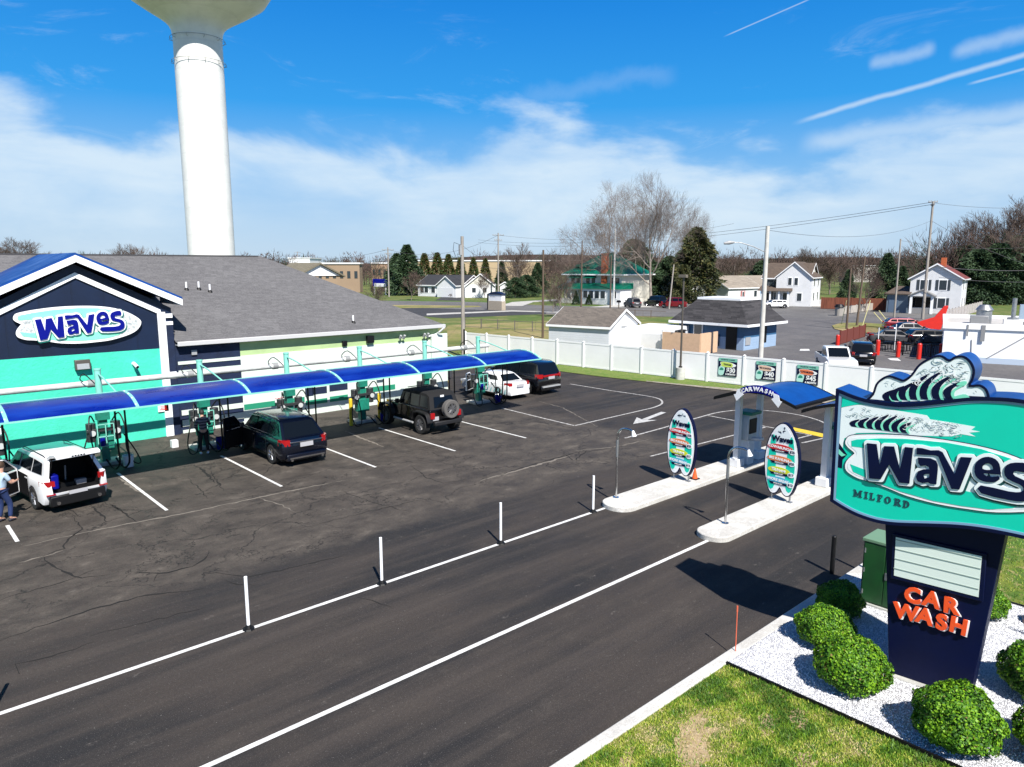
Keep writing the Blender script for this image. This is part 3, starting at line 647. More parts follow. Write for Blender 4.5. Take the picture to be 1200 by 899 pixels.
# MILFORD with serifs
xs = [-.70, -.555, -.455, -.33, -.20, -.045, .095]; zs = [3.455, 3.452, 3.45, 3.446, 3.442, 3.437, 3.43]
DKT = M('dark_letter', (.01, .05, .07), .4)
def serif_letter(ch, x, z, h=.125):
    w = {'M': .135, 'I': .03, 'L': .085, 'F': .08, 'O': .1, 'R': .1, 'D': .1}[ch]; t = .026; b = z - h / 2; tp = z + h / 2; th = .013; L = []
    def r_(x0, x1, z0, z1): L.append([(x0, z0), (x1, z0), (x1, z1), (x0, z1)])
    l = x - w / 2; r = x + w / 2
    if ch == 'M': return [[(l, b), (l + .045, b), (l + .045, b + th), (l + .03, b + th), (l + .03, tp - .04), (x, b), (r - .035, tp - .045), (r - .035, b + th), (r - .05, b + th), (r - .05, b), (r + .01, b), (r + .01, b + th), (r - .005, b + th), (r - .005, tp - th), (r + .01, tp - th), (r + .01, tp), (r - .035, tp), (x, b + .045), (l + .03, tp), (l - .005, tp), (l - .005, tp - th), (l + .012, tp - th), (l + .012, b + th), (l, b + th)]]
    if ch == 'I': return [[(x - .03, b), (x + .03, b), (x + .03, b + th), (x + t / 2, b + th), (x + t / 2, tp - th), (x + .03, tp - th), (x + .03, tp), (x - .03, tp), (x - .03, tp - th), (x - t / 2, tp - th), (x - t / 2, b + th), (x - .03, b + th)]]
    if ch == 'L': return [[(l, b), (r, b), (r, b + .045), (r - .01, b + .045), (r - .02, b + th), (l + .015 + t, b + th), (l + .015 + t, tp - th), (l + .055, tp - th), (l + .055, tp), (l, tp), (l, tp - th), (l + .015, tp - th), (l + .015, b + th), (l, b + th)]]
    if ch == 'F': return [[(l, b), (l + .055, b), (l + .055, b + th), (l + .015 + t, b + th), (l + .015 + t, z - .01), (r - .02, z - .01), (r - .02, z + .01), (l + .015 + t, z + .01), (l + .015 + t, tp - th), (r - .012, tp - th), (r - .004, tp - .04), (r, tp - .04), (r, tp), (l, tp), (l, tp - th), (l + .015, tp - th), (l + .015, b + th), (l, b + th)]]
    if ch == 'O':
        E1 = [(x + w / 2 * math.cos(a * PI / 10), z + h / 2 * math.sin(a * PI / 10)) for a in range(20)]; E2 = [(x + (w / 2 - .028) * math.cos(a * PI / 10), z + (h / 2 - .012) * math.sin(a * PI / 10)) for a in range(20)]; return [E1, E2]
    if ch == 'D': return [[(l, b), (x, b), (r - .015, b + .02), (r, z), (r - .015, tp - .02), (x, tp), (l, tp), (l, tp - th), (l + .012, tp - th), (l + .012, b + th), (l, b + th)], [(l + .038, b + th), (x, b + th), (r - .035, z - .03), (r - .03, z), (r - .035, z + .03), (x, tp - th), (l + .038, tp - th)]]
    if ch == 'R': return [[(l, b), (l + .05, b), (l + .05, b + th), (l + .038, b + th), (l + .038, z - .012), (x, z - .012), (r - .025, b), (r + .015, b), (r + .015, b + th), (r, b + th), (x + .022, z - .004), (r - .01, z + .01), (r - .005, z + .035), (r - .015, tp - .01), (x + .01, tp), (l, tp), (l, tp - th), (l + .012, tp - th), (l + .012, b + th), (l, b + th)], [(l + .038, z + .004), (x, z + .004), (r - .035, z + .02), (r - .035, z + .04), (x, tp - th), (l + .038, tp - th)]]
for ch, x, z in zip('MILFORD', xs, zs): shape2d('letter', serif_letter(ch, x, z), .012, DKT, SG, loc=(0, -.256, 0))
# crashing wave crest above the cabinet
cr_out = smooth_loop([(-.70, 5.16), (-.60, 5.28), (-.555, 5.46), (-.46, 5.58), (-.35, 5.635), (-.2, 5.60), (-.12, 5.585), (-.02, 5.68), (.06, 5.83), (.15, 5.93), (.3, 6.03), (.42, 6.04), (.52, 5.985), (.6, 6.045), (.72, 6.06), (.83, 5.98), (.895, 5.84), (.885, 5.68), (.86, 5.60), (.98, 5.62), (1.08, 5.56), (1.13, 5.44), (1.11, 5.40)], 3, False) + [(.8, 5.38), (.5, 5.30), (.2, 5.22), (-.2, 5.155), (-.5, 5.155)]
crest = shape2d('wave_crest', [cr_out], .62, BLUE, SG, loc=(0, .085, 0))
shape2d('crest_rim', [cr_out, shrink(cr_out, .035)], .03, NAVYD, SG, loc=(0, -.236, 0))
cf_l = [p for p in shrink(cr_out, .034)]; CRS = shrink(cr_out, .10)
cface = shape2d('crest_face', [cf_l], .02, PALE, SG, loc=(0, -.229, 0))
Z0 = -.241
for k, (x, h) in enumerate(((-.33, .22), (-.22, .27), (-.09, .33), (.06, .47), (.22, .5), (.40, .42), (.58, .3))):
    zz = 5.185 + .028 * k * .9
    art(crescent(x, zz, h, .10, .42, .135), NAVYD, .0012 * k, par=cface); art(crescent(x + .082, zz, h * .9, .10, .42, .055), MINT, .0007 + .0012 * k, par=cface)
art([smooth_loop([(.62, 5.36), (.72, 5.42), (.80, 5.44), (.86, 5.40), (.82, 5.37), (.74, 5.35)], 2)], MINT, .010, par=cface); art([smooth_loop([(.66, 5.58), (.72, 5.64), (.80, 5.65), (.78, 5.58)], 2)], MINT, .010, par=cface)
curl_art(26, (.2, .82, 5.62, 5.98), GREYL, .011, cface, (.02, .055)); curl_art(24, (.15, .84, 5.6, 5.98), NAVYD, .012, cface, (.012, .028)); curl_art(14, (.8, 1.03, 5.42, 5.56), NAVYD, .012, cface, (.01, .03)); curl_art(10, (-.5, -.2, 5.45, 5.56), GREYL, .011, cface, (.015, .035))
curl_art(16, (-.2, .15, 5.5, 5.75), WHT2, .012, cface, (.02, .05)); curl_art(14, (.3, .8, 5.62, 5.95), WHT2, .0125, cface, (.02, .05)); curl_art(10, (-.05, .3, 5.6, 5.8), GREYL, .0118, cface, (.02, .05))

def join_into(target, name):
    import bmesh
    bm = bmesh.new(); bm.from_mesh(target.data)
    for o in [c for c in target.children if c.name.startswith(name)]:
        me = o.data; slot = len(target.data.materials); target.data.materials.append(me.materials[0])
        n0 = len(bm.faces); tmp = me.copy(); tmp.transform(target.matrix_basis.inverted() @ Matrix.Identity(4) if False else Matrix.Translation(o.location)); bm.from_mesh(tmp)
        bm.faces.ensure_lookup_table()
        for f in bm.faces[n0:]: f.material_index = slot
        bpy.data.objects.remove(o); bpy.data.meshes.remove(tmp)
    bm.to_mesh(target.data); bm.free()
for fc_ in (face, cface): join_into(fc_, 'printed_')

# green utility cabinet, posts and stake by the kerb
gb = thing('utility_cabinet', 'green metal utility cabinet standing behind the pylon sign', 'utility box', (15.9, 5.05, .1), 0)
GRN = M('dark_green_cabinet', (.012, .075, .018), .45, vary=.25, vscale=3); 
mb = MB(); mb.box(0, .75, 0, .95, .06, 1.45); mb.build('body', GRN, gb, bevel=.012)
mb = MB(); mb.box(-.03, .78, -.03, .98, 1.45, 1.52); mb.build('lid', M('sage_green_lid', (.14, .25, .15), .45), gb, bevel=.012)
mb = MB(); mb.box(-.06, .81, -.06, 1.01, 0, .06); mb.build('pad', CONC, gb)
mb = MB(); mb.box(-.015, 0, .04, .47, .1, 1.42); mb.box(-.015, 0, .49, .92, .1, 1.42); d = mb.build('door', GRN, gb, bevel=.006)
mb = MB(); [mb.cyl((-.03, .9, z), (-.03, .9, z + .1), .015, n=6) for z in (.25, .75, 1.2)]; mb.box(-.035, -.015, .42, .46, .7, .86); mb.build('hinge', STEEL, d)
o = MB().cyl((0, 0, 0), (0, 0, .95), .055, n=14).cyl((0, 0, .95), (0, 0, .97), .055, .04, n=14).build('bollard', BLACK, smooth=40, loc=(17.22, 7.2, 0)); tag(o, 'short black bollard on the asphalt behind the dark round shrub', 'bollard')
o = MB().cyl((0, 0, 0), (.02, .02, .92), .011, n=6).cyl((.02, .02, .8), (.02, .02, .92), .017, n=6).build('marker_stake', M('faded_orange', (.6, .12, .06), .6), loc=(11.98, 6.73, .12)); tag(o, 'thin orange-red marker stake at the corner of the kerb and gravel bed', 'stake')
o = MB().cyl((0, 0, 0), (0, 0, 2.0), .045, n=8).build('rusty_post', M('rusty_brown', (.16, .05, .03), .8), loc=(17.5, 5.75, .1)); tag(o, 'rust brown post just behind the green utility cabinet', 'post')
# lane delineators
def delineator(x, label):
    t = thing('lane_delineator', label, 'traffic post', (x, 14.15, 0), 0, 'white posts along the lane line')
    MB().cyl((0, 0, .05), (0, 0, 1.16), .035, n=12).build('post', WHT2, t, smooth=40)
    MB().cyl((0, 0, 0), (0, 0, .035), .13, .11, n=8).cyl((0, 0, .035), (0, 0, .1), .075, .05, n=10).build('base', BLACK, t)
for x, l in ((1.0, 'white lane post at the left edge, only its base and shadow in view'), (5.44, 'white lane post on a black base, second along the line from the left edge'), (8.68, 'white lane post on a black base, the middle one of the five on the line'),
             (12.46, 'white lane post on a black base, second from the concrete island'), (16.25, 'white lane post on a black base, closest to the end of the concrete island')): delineator(x, l)
# surfboard menu boards
def menu_board(cx, cy, label):
    t = thing('menu_board', label, 'menu sign', (cx, cy, .15), R(-90), 'surfboard menu boards on the islands')
    k = 1.0
    side = [(0, 2.52), (.16, 2.46), (.32, 2.28), (.47, 1.98), (.56, 1.6), (.585, 1.2), (.55, .8), (.47, .47), (.38, .27), (.28, .19), (.16, .2), (.06, .29), (0, .40)]
    side = [(x * .98, z) for x, z in side]
    lp = side + [(-x, z) for x, z in side[1:-1][::-1]]; lp = smooth_loop(lp, 2)
    shape2d('board', [lp], .15, NAVYD, t)
    fl = shrink(lp, .035); shape2d('rim', [fl], .014, WHT2, t, loc=(0, -.077, 0))
    f2 = shrink(lp, .095); fc = shape2d('face', [f2], .012, PALE, t, loc=(0, -.0815, 0))
    for x0, x1, z0, z1 in ((-.42, -.17, .33, 2.02), (.17, .42, .33, 2.02)):
        q_ = smooth_loop([(x0, z0 + .2), (x0 - .03 * (1 if x0 < 0 else 0), (z0 + z1) / 2), (x0 + .06, z1), (x1 - .06, z1), (x1 + .03 * (1 if x0 > 0 else 0), (z0 + z1) / 2), (x1, z0 + .2), ((x0 + x1) / 2, z0)], 2)
        shape2d('stripe', [q_], .006, TEALS, t, loc=(0, -.0875, 0))
    text('brand_name', 'Waves', .25, NAVYD, t, (0, -.097, 1.99), .008, .010, sx=1.0)
    mb = MB(); 
    for lp_ in curls(7, (-.1, .12, 2.2, 2.36), None, 0, None, (.03, .06)): mb.prism(lp_, -.093, -.089)
    mb.build('emblem', NAVYD, t)
    for (z, col, nm, pr, w) in ((1.70, (.6, .02, .02), 'COWABUNGA', '$25', .9), (1.33, (.72, .22, .08), 'BIG KAHUNA', '$20', .88), (.97, (.62, .66, .03), 'TSUNAMI', '$17', .78), (.65, (.08, .4, .55), 'SHORE BREAK', '$13', .8)):
        cm = M('menu_%s' % nm.split()[0].lower(), col, .4)
        e = [(-.06 + w * .47 * math.cos(a * PI / 12), z + .02 + .105 * math.sin(a * PI / 12)) for a in range(24)]
        pn = shape2d('price_panel', [e], .006, cm, t, loc=(0, -.094, 0))
        shape2d('price_bar', [[(-.3, z - .13), (.22, z - .13), (.22, z - .055), (-.36, z - .055)]], .006, NAVYD, pn, loc=(0, -.003, 0))
        text('wash_name', nm, .115, WHT2, pn, (-.07, -.0065, z + .02), .004, .004, R(3), sx=.98)
        text('wash_detail', 'SHINE & DRY', .05, WHT2, pn, (-.06, -.0075, z - .093), .003, .001)
        c2 = [(.35 + .112 * math.cos(a * PI / 9), z - .06 + .082 * math.sin(a * PI / 9)) for a in range(18)]
        shape2d('price_tag', [c2], .006, WHT2, t, loc=(0, -.101, 0)); text('price', pr, .105, NAVYD, t, (.35, -.1065, z - .06), .004, .003)
    for sx_ in (-1, 1):
        mb = MB(); mb.cyl((sx_ * .3, .02, .0), (sx_ * .3, .02, .45), .03, n=8); mb.box(sx_ * .3 - .08, sx_ * .3 + .08, -.06, .1, 0, .02); mb.build('leg', STEEL, t)
menu_board(20.72, 14.06, 'surfboard-shaped wash menu board on the left island with an orange cone at its foot')
menu_board(21.15, 10.62, 'surfboard-shaped wash menu board on the nearer right island')
t = thing('traffic_cone', 'small orange traffic cone behind the left surfboard menu', 'cone', (21.15, 13.78, .15))
MB().lathe([(.1, .02), (.02, .38), (0, .38)], 14).build('cone', M('cone_orange', (.8, .1, .02), .5), t, smooth=40); MB().box(-.13, .13, -.13, .13, 0, .03).build('base', BLACK, t)
# gooseneck camera poles
def gooseneck(x, y, label):
    t = thing('gooseneck_pole', label, 'pole', (x, y, .15), 0, 'curved steel poles at the island ends')
    pts = [(0, 0, 0), (0, 0, 1.95)] + [(0, -.33 + .33 * math.cos(a), 1.95 + .36 * math.sin(a)) for a in [k * PI / 2 / 6 for k in range(1, 7)]] + [(0, -.48, 2.31), (0, -.62, 2.27)]
    MB().tube(pts, .035, 12).cyl((0, 0, 0), (0, 0, .02), .1, n=14).build('pole', CHROME, t, smooth=50)
    MB().cyl((0, -.60, 2.30), (0, -.66, 2.12), .035, .085, n=14).build('nozzle', M('white_cone_plastic', (.7, .72, .74), .3), t, smooth=50)
    MB().cyl((0, 0, 1.35), (0, 0, 1.9), .043, n=12).build('sleeve', STEEL, t, smooth=50)
gooseneck(17.52, 14.3, 'curved steel pole at the tip of the left concrete island'); gooseneck(18.02, 10.66, 'curved steel pole at the tip of the nearer right concrete island')
# pay booths: white posts, blue vault roof, kiosk
def booth(oy, label, sign):
    t = thing('pay_booth', label, 'pay station', (23.0, oy, .15), 0, 'covered pay stations on the islands')
    for x, y in ((.75, 0.), (2.35, .05)):
        mb = MB(); mb.box(x - .1, x + .1, y - .1, y + .1, 0, 2.75); mb.build('post', WHITE, t, bevel=.012)
        MB().box(x - .24, x + .24, y - .2, y + .2, 0, .3).build('post_base', WHITE, t, bevel=.02)
    prof = [(.45, 2.66), (.1, 2.80), (-.4, 2.96), (-.95, 3.06), (-1.45, 3.05), (-2.0, 2.93), (-2.55, 2.74)]; pr = smooth_loop(prof, 3, False)
    up = pr + [(p[0], p[1] - .05) for p in pr[::-1]]
    MB().prism(up, -.1, 2.75, 'x').build('roof', BLUE, t, smooth=30)
    lo = [(p[0], p[1] + .012) for p in pr] + [(p[0], p[1] - .09) for p in pr[::-1]]
    mb = MB(); mb.prism(lo, -.16, -.1, 'x'); mb.prism(lo, 2.75, 2.81, 'x'); mb.prism([(-2.55, 2.66), (-2.55, 2.76), (-2.61, 2.72), (-2.61, 2.63)], -.16, 2.81, 'x'); mb.prism([(.45, 2.56), (.45, 2.68), (.51, 2.64), (.51, 2.54)], -.16, 2.81, 'x'); mb.build('roof_edge', BLACK, t)
    # kiosk
    kk = MB(); kk.box(1.15, 1.55, -.25, .2, 0, .95); kk.build('kiosk_stand', WHITE, t, bevel=.02)
    mb = MB(); mb.prism(smooth_loop([(1.0, .95), (1.0, 1.75), (1.1, 1.9), (1.5, 1.9), (1.6, 1.75), (1.6, .95)], 1), -.28, .22); mb.build('kiosk', M('kiosk_grey', (.55, .57, .56), .4), t, bevel=.02)
    MB().box(1.0, 1.7, -.4, .26, 1.9, 2.02).build('kiosk_cap', TEALD, t, bevel=.02); MB().box(1.06, 1.54, -.31, -.28, 1.2, 1.75).build('screen', BLACK, t)
    MB().cyl((1.3, -.28, .98), (1.3, -.72, 1.05), .06, n=10).build('card_reader', M('pale_grey_arm', (.6, .62, .64), .4), t, smooth=40)
    if sign:
        s0 = [( -1.75, 2.92), (-1.25, 3.1), (-.75, 3.17), (-.25, 3.06), (.2, 2.83), (.5, 2.68)]; sp_ = smooth_loop([(-2.1, 3.05), (-1.85, 3.17), (-1.55, 3.25), (-1.25, 3.28), (-.95, 3.25), (-.65, 3.17), (-.42, 3.06)], 3, False); sl = smooth_loop([(-2.1, 2.82), (-1.85, 2.93), (-1.55, 3.0), (-1.25, 3.02), (-.95, 3.0), (-.65, 2.93), (-.42, 2.83)], 3, False)
        sp_ = [(-1.25 + (p[0] + 1.25) * .88, p[1]) for p in sp_]; sl = [(-1.25 + (p[0] + 1.25) * .88, p[1]) for p in sl]
        sg = MB(); sg.prism(sp_ + sl[::-1], -.24, -.165, 'x'); so = sg.build('sign_panel', BLUED, t)
        word = 'CAR WASH'; ys = [-.67, -.82, -.97, None, -1.19, -1.385, -1.56, -1.735]; zs2 = [3.02, 3.075, 3.115, 0, 3.145, 3.14, 3.115, 3.07]; an = [20, 16, 11, 0, 3, -5, -11, -17]
        for ch, y, z, a in zip(word, ys, zs2, an):
            if ch == ' ': continue
            o = text('letter', ch, .20, WHT2, so, (-.25, y, z), .02, .007, 0, sx=1.05); o.rotation_euler = (0, R(0), R(-90)); o.rotation_mode = 'XYZ'
            o.matrix_local = Matrix.Translation((-.25, y, z)) @ Matrix.Rotation(R(-90), 4, 'Z') @ Matrix.Rotation(R(-a), 4, 'Y') @ Matrix.Diagonal((1.05, 1, 1, 1))
        for (yy, zz, s_) in ((-.53, 2.86, 1), (-1.97, 2.84, -1)):
            mb = MB(); mb.prism([(yy + s_ * .05, zz + .2), (yy - s_ * .16, zz + .25), (yy - s_ * .12, zz + .1), (yy - s_ * .2, zz + .04), (yy + s_ * .06, zz - .22), (yy + s_ * .18, zz - .0), (yy + s_ * .1, zz + .02)], -.26, -.242, 'x'); mb.build('arrow', WHT2, so)
booth(13.72, 'white-posted pay station with an arched CAR WASH sign on its blue vaulted roof', True)
booth(10.42, 'second pay station, its white post and black roof edge just left of the big sign', False)

# shrubs round the sign
LEAF = [M('shrub_leaf', (.06, .17, .006), .55, spec=.3), M('shrub_leaf_light', (.15, .3, .01), .55, spec=.3), M('shrub_leaf_dark', (.025, .085, .004), .6, spec=.3), M('shrub_leaf_brown', (.16, .11, .03), .8)]
def shrub_mesh(seed, nl=17000):
    r_ = np.random.RandomState(seed)
    d = r_.normal(size=(nl, 3)); d /= np.linalg.norm(d, axis=1)[:, None]; d = d[d[:, 2] > -.55]; n = len(d)
    ph = r_.uniform(0, 6.28, 8); lump = 1 + .05 * np.sin(d[:, 0] * 5 + ph[0]) * np.sin(d[:, 1] * 4 + ph[1]) + .06 * np.sin(d[:, 2] * 7 + ph[2] + d[:, 0] * 4) + .06 * np.sin(d[:, 0] * 13 + ph[3]) * np.sin(d[:, 1] * 14 + ph[4]) * np.sin(d[:, 2] * 12 + ph[5])
    depth = 1 - np.abs(r_.normal(0, .07, n)); rad = lump * depth
    p = d * rad[:, None] * np.array([.66, .64, .52]) + np.array([0, 0, .44])
    p = p[p[:, 2] > .02]; d = d[:len(p)]; n = len(p)
    nn = p - np.array([0, 0, .35]); nn /= np.linalg.norm(nn, axis=1)[:, None]; nn += r_.normal(0, .55, (n, 3)); nn /= np.linalg.norm(nn, axis=1)[:, None]
    t = np.cross(nn, r_.normal(size=(n, 3))); t /= np.linalg.norm(t, axis=1)[:, None]; b = np.cross(nn, t); s = r_.uniform(.009, .023, n)[:, None]
    V = np.stack([p - t * s * 1.5, p - b * s, p + t * s * 1.5, p + b * s], 1).reshape(-1, 3)
    k = r_.rand(n); k += .22 * np.sin(p[:, 0] * 9 + ph[6]) * np.sin(p[:, 1] * 8) ; mi = np.where(k > .66, 1, np.where(k < .22, 2, 0)); mi = np.where(r_.rand(n) < .012, 3, mi); return V, mi
def shrub_proto(seed):
    t = thing('round_shrub', 'x', 'shrub', (0, 0, 0), 0, 'clipped round shrubs round the pylon sign'); V, mi = shrub_mesh(seed)
    np_mesh('foliage', V, 4, LEAF, t, mi)
    mb = MB(); mb.lathe([(.0, .02), (.36, .06), (.52, .3), (.54, .5), (.38, .76), (.15, .85), (0, .86)], 14); mb.mat(M('shrub_core', (.02, .05, .008), .9)); mb.build('branch_core', M('shrub_core', (.02, .05, .008), .9), t)
    return t
SP = [shrub_proto(s) for s in (1, 2, 3)]
spots = [((14.98, 6.05), .86, 'dark round shrub in the shade of the sign, by the kerb'), ((13.55, 5.72), .95, 'round green shrub nearest the kerb among the sunlit ones, left of the pylon'), ((12.42, 4.72), 1.08, 'round green shrub in the middle of the bed edge, front left of the pylon'),
         ((12.05, 2.95), 1.12, 'biggest round shrub, directly in front of the pylon foot'), ((12.75, 1.75), 1.05, 'round shrub cut by the right edge of the photo, lower one'), ((14.55, 2.35), 1.15, 'round shrub right of the pylon, upper one at the photo edge'), ((17.2, 3.95), .8, 'small shrub peeping out behind the right side of the pylon'), ((17.6, 3.0), .45, 'tiny shrub in the gravel at the right edge of the photo')]
for i, ((x, y), s, lab) in enumerate(spots):
    s *= .87
    p = SP[i % 3]
    if i < 3: p.location = (x, y, .11); p.scale = (s, s, s); p.rotation_euler = (0, 0, i * 1.3); p['label'] = lab
    else: dup(p, (x, y, .11), i * 2.1, lab, scale=s)
tw = MB(); rq = random.Random(4)
for k in range(9): 
    a = rq.uniform(0, 6.28); e = Vector((math.cos(a) * rq.uniform(.05, .2), math.sin(a) * rq.uniform(.05, .2), rq.uniform(.25, .55))); tw.tube([(0, 0, 0), e * .5 + Vector((0, 0, .05)), e], [.008, .006, .003], 4)
tag(tw.build('bare_twig_plant', WOODD, loc=(16.9, 3.1, .11)), 'bare twiggy plant in the white gravel right of the pylon', 'plant')
# ------------------------------------------------------------------ car wash building
TEALW = M('teal_stucco', (.05, .60, .42), .8, vary=.1, vscale=1.5, bump=1.0, bscale=9)
NAVYS = siding('navy_panels', (.002, .011, .042), 1.15, axis=0, amt=.5, rough=.5, vary=.3)
NAVYM = M('navy_stucco', (.004, .014, .05), .75, vary=.3, vscale=2, bump=.7, bscale=12)
WSTUC = M('white_stucco', (.62, .70, .64), .8, vary=.1, vscale=.9, bump=.6, bscale=10)
LGRN = M('light_green_wall', (.40, .54, .26), .7, vary=.15, vscale=.8)
ROOFG = shingles('grey_shingles', (.125, .123, .126), (.082, .08, .084))
BL = thing('car_wash_building', 'car wash building with grey shingle roof, teal and navy gable front and white walls', 'building', (0, 0, 0))
XL, XR, YW = -16.0, 25.1, 33.7
MB().box(XL, 3.3, YW, 48, 0, 4.0).build('wall', TEALW, BL)
MB().box(10.45, 13.37, YW, 48, 0, 4.1).build('wall', NAVYM, BL)
MB().box(13.37, 24.95, YW, 48, 0, 3.29).build('wall', WSTUC, BL)
MB().box(13.37, 24.95, YW + .03, 48, 3.29, 4.15).build('wall', LGRN, BL)
MB().box(24.35, 25.45, YW - .16, YW - .02, 0, 3.62).build('screen_panel', WSTUC, BL, bevel=.01)
for z0, z1 in ((3.12, 3.26), (2.55, 2.86), (.82, 1.05), (.3, .6), (0, .14)): MB().box(10.55, 13.36, YW - .03, YW, z0, z1).build('painted_stripe', WSTUC, BL)
mb = MB(); mb.mat(TEALD); GB2 = M('green_wall_band', (.01, .23, .13), .7); mb.mats[0] = GB2
mb.box(13.4, 16.5, YW - .012, YW - .002, .68, .95); mb.box(19.2, 21.9, YW - .012, YW - .002, .72, 1.0); mb.mat(NAVYM)
for x0, x1, z0, z1 in ((16.55, 17.0, .95, 1.38), (16.95, 17.75, 1.0, 1.36), (17.9, 18.95, 1.05, 1.5)): mb.box(x0, x1, YW - .012, YW - .002, z0, z1)
mb.mat(GB2)
for x0, x1, z0, z1 in ((16.55, 17.75, .5, .74), (17.9, 18.95, .5, .78)): mb.box(x0, x1, YW - .012, YW - .002, z0, z1)
mb.build('painted_blocks', None, BL)
for x, z in ((15.1, 1.02), (20.9, 1.55), (9.75, 1.3), (3.6, 1.2)):
    s_ = MB().box(x - .22, x + .22, YW - .17, YW - .13, z - .16, z + .16).build('wall_sign', WHT2, BL)
    text('sign_text', 'NO SMOKING' if x > 12 else 'NOTICE', .075, RED, s_, (x, YW - .175, z + .06), .004, .002); mb = MB(); mb.box(x - .15, x + .15, YW - .173, YW - .17, z - .09, z - .05); mb.box(x - .12, x + .12, YW - .173, YW - .17, z - .02, z + .01); mb.build('sign_line', RED, s_)
# main hip roof
def hip(x0, x1, y0, y1, z0, sl):
    d = (y1 - y0) / 2; zr = z0 + d * sl; ym = (y0 + y1) / 2
    v = [(x0, y0, z0), (x1, y0, z0), (x1, y1, z0), (x0, y1, z0), (x0 + d, ym, zr), (x1 - d, ym, zr)]
    return v, [(0, 1, 5, 4), (1, 2, 5), (2, 3, 4, 5), (3, 0, 4), (3, 2, 1, 0)], zr
v, f, zr = hip(XL, 25.15, 33.42, 48.3, 4.15, .52)
ny = 35.0; nz = 4.15 + (ny - 33.42) * .52
v += [(3.3, 33.42, 4.15), (3.3, ny, nz), (10.45, ny, nz), (10.45, 33.42, 4.15)]
rf = MB().add(v, [(0, 6, 7, 8, 9, 1, 5, 4)] + f[1:4]).build('roof', ROOFG, BL)
MB().box(25.15 - 41 + 16 - 16, 17.55, 40.76, 40.96, zr - .04, zr + .03).build('ridge_cap', M('dark_ridge', (.05, .05, .055), .9), rf)
mb = MB(); mb.box(10.5, 25.2, 33.34, 33.44, 3.97, 4.17); mb.box(25.1, 25.2, 33.44, 48.3, 3.97, 4.17); mb.box(XL, 3.3, 33.34, 33.44, 3.97, 4.17); mb.build('gutter', M('grey_white_gutter', (.5, .5, .5), .45), BL, bevel=.02)
MB().box(10.5, 25.1, 33.44, YW + .02, 4.0, 4.05).build('soffit', WHITE, BL)
MB().tube([(24.9, 33.1, 4.0), (24.75, 33.35, 3.75), (24.7, 33.62, 3.6), (24.1, 33.62, 3.5)], .05, 8).build('downspout', WHITE, BL)
# gable front
gx, ga, gs = 6.83, 7.9, .472
def gp(x, dz=0): return (x, ga - abs(x - gx) * gs + dz)
MB().prism([(3.3, 3.92), (10.4, 3.92), gp(10.4, -.55), gp(gx, -.35), gp(3.3, -.55)], 33.62, 39.5).build('gable_wall', NAVYS, BL)
MB().prism([(3.3, 0), (10.4, 0), (10.4, 3.92), (3.3, 3.92)], 33.60, 39.5).build('wall', TEALW, BL)
mb = MB(); w = .17
for s in (-1, 1): mb.prism([(gx, 7.22), (gx + s * 3.12, 5.60), (gx + s * 3.12, 5.38), (gx, 7.0)][::s], 33.545, 33.60)
mb.build('gable_trim', WHT2, BL)
for b6 in ((9.80, 10.12, 33.53, 33.598, 0, 5.50), (3.3, 3.62, 33.53, 33.598, 0, 5.5), (10.12, 10.42, 33.545, 33.598, 5.24, 5.42), (10.12, 10.42, 33.545, 33.598, 4.93, 5.08), (10.12, 10.42, 33.545, 33.598, 2.55, 2.86)): MB().box(*b6).build('corner_trim', WHT2, BL)
MB().box(10.12, 10.42, 33.56, 33.6, 0, 4.93).build('corner_panel', NAVYM, BL)
t_ = .12
mb = MB()
for s in (-1, 1): mb.prism([gp(gx), gp(gx + s * 3.95), gp(gx + s * 3.95, .1), gp(gx, .1)][::s], 33.2, 40.6)
mb.build('gable_roof', BLUE, BL)
mb = MB()
for s in (-1, 1): mb.prism([gp(gx, -.27), gp(gx + s * 3.93, -.27), gp(gx + s * 3.93, -.0), gp(gx, -.0)][::s], 33.14, 33.23); mb.box(*(sorted((gx + s * 3.93, gx + s * 3.85))), 33.23, 36, gp(gx + 3.9)[1] - .27, gp(gx + 3.9)[1] + .02)
mb.build('fascia', WHT2, BL)
mb = MB(); mb.prism([gp(3.2, -.06), gp(3.2, -.26), gp(gx, -.06 - .2), gp(10.5, -.26), gp(10.5, -.06), gp(gx, -.06)], 33.24, 33.61); mb.build('gable_soffit', M('navy_soffit', (.004, .012, .03), .6), BL)
for x, z in ((6.78, 3.5),):
    l_ = MB().prism([(33.6, z - .2), (33.36, z - .2), (33.42, z + .2), (33.6, z + .2)], x - .28, x + .28, 'x').build('flood_light', M('bronze_fixture', (.07, .06, .05), .4), BL, bevel=.02); MB().prism([(33.355, z - .17), (33.345, z - .17), (33.39, z + .05), (33.40, z + .05)], x - .22, x + .22, 'x').build('lens', M('grey_lens', (.3, .32, .33), .2), l_)
cm = MB().cyl((8.72, 33.6, 3.35), (8.72, 33.4, 3.35), .09, .06, 10).cyl((8.72, 33.42, 3.33), (8.76, 33.22, 3.24), .075, n=10).build('camera', WHT2, BL, smooth=40); MB().cyl((8.76, 33.22, 3.24), (8.765, 33.2, 3.23), .06, n=10).build('camera_lens', BLACK, cm)
mb = MB(); mb.box(11.15, 11.38, 33.62, YW, 3.52, 3.74); mb.build('junction_box', GREYM, BL)
for x in (20.35,): 
    mb = MB(); mb.prism([(33.7, 3.42), (33.5, 3.42), (33.5, 3.8), (33.7, 3.8)], x - .2, x + .2, 'x'); fl = mb.build('flood_light', BLACK, BL, bevel=.02)
mb = MB(); mb.box(18.72, 18.98, 33.58, 33.72, 3.36, 3.62); mb.build('flood_light', BLACK, BL, bevel=.02)
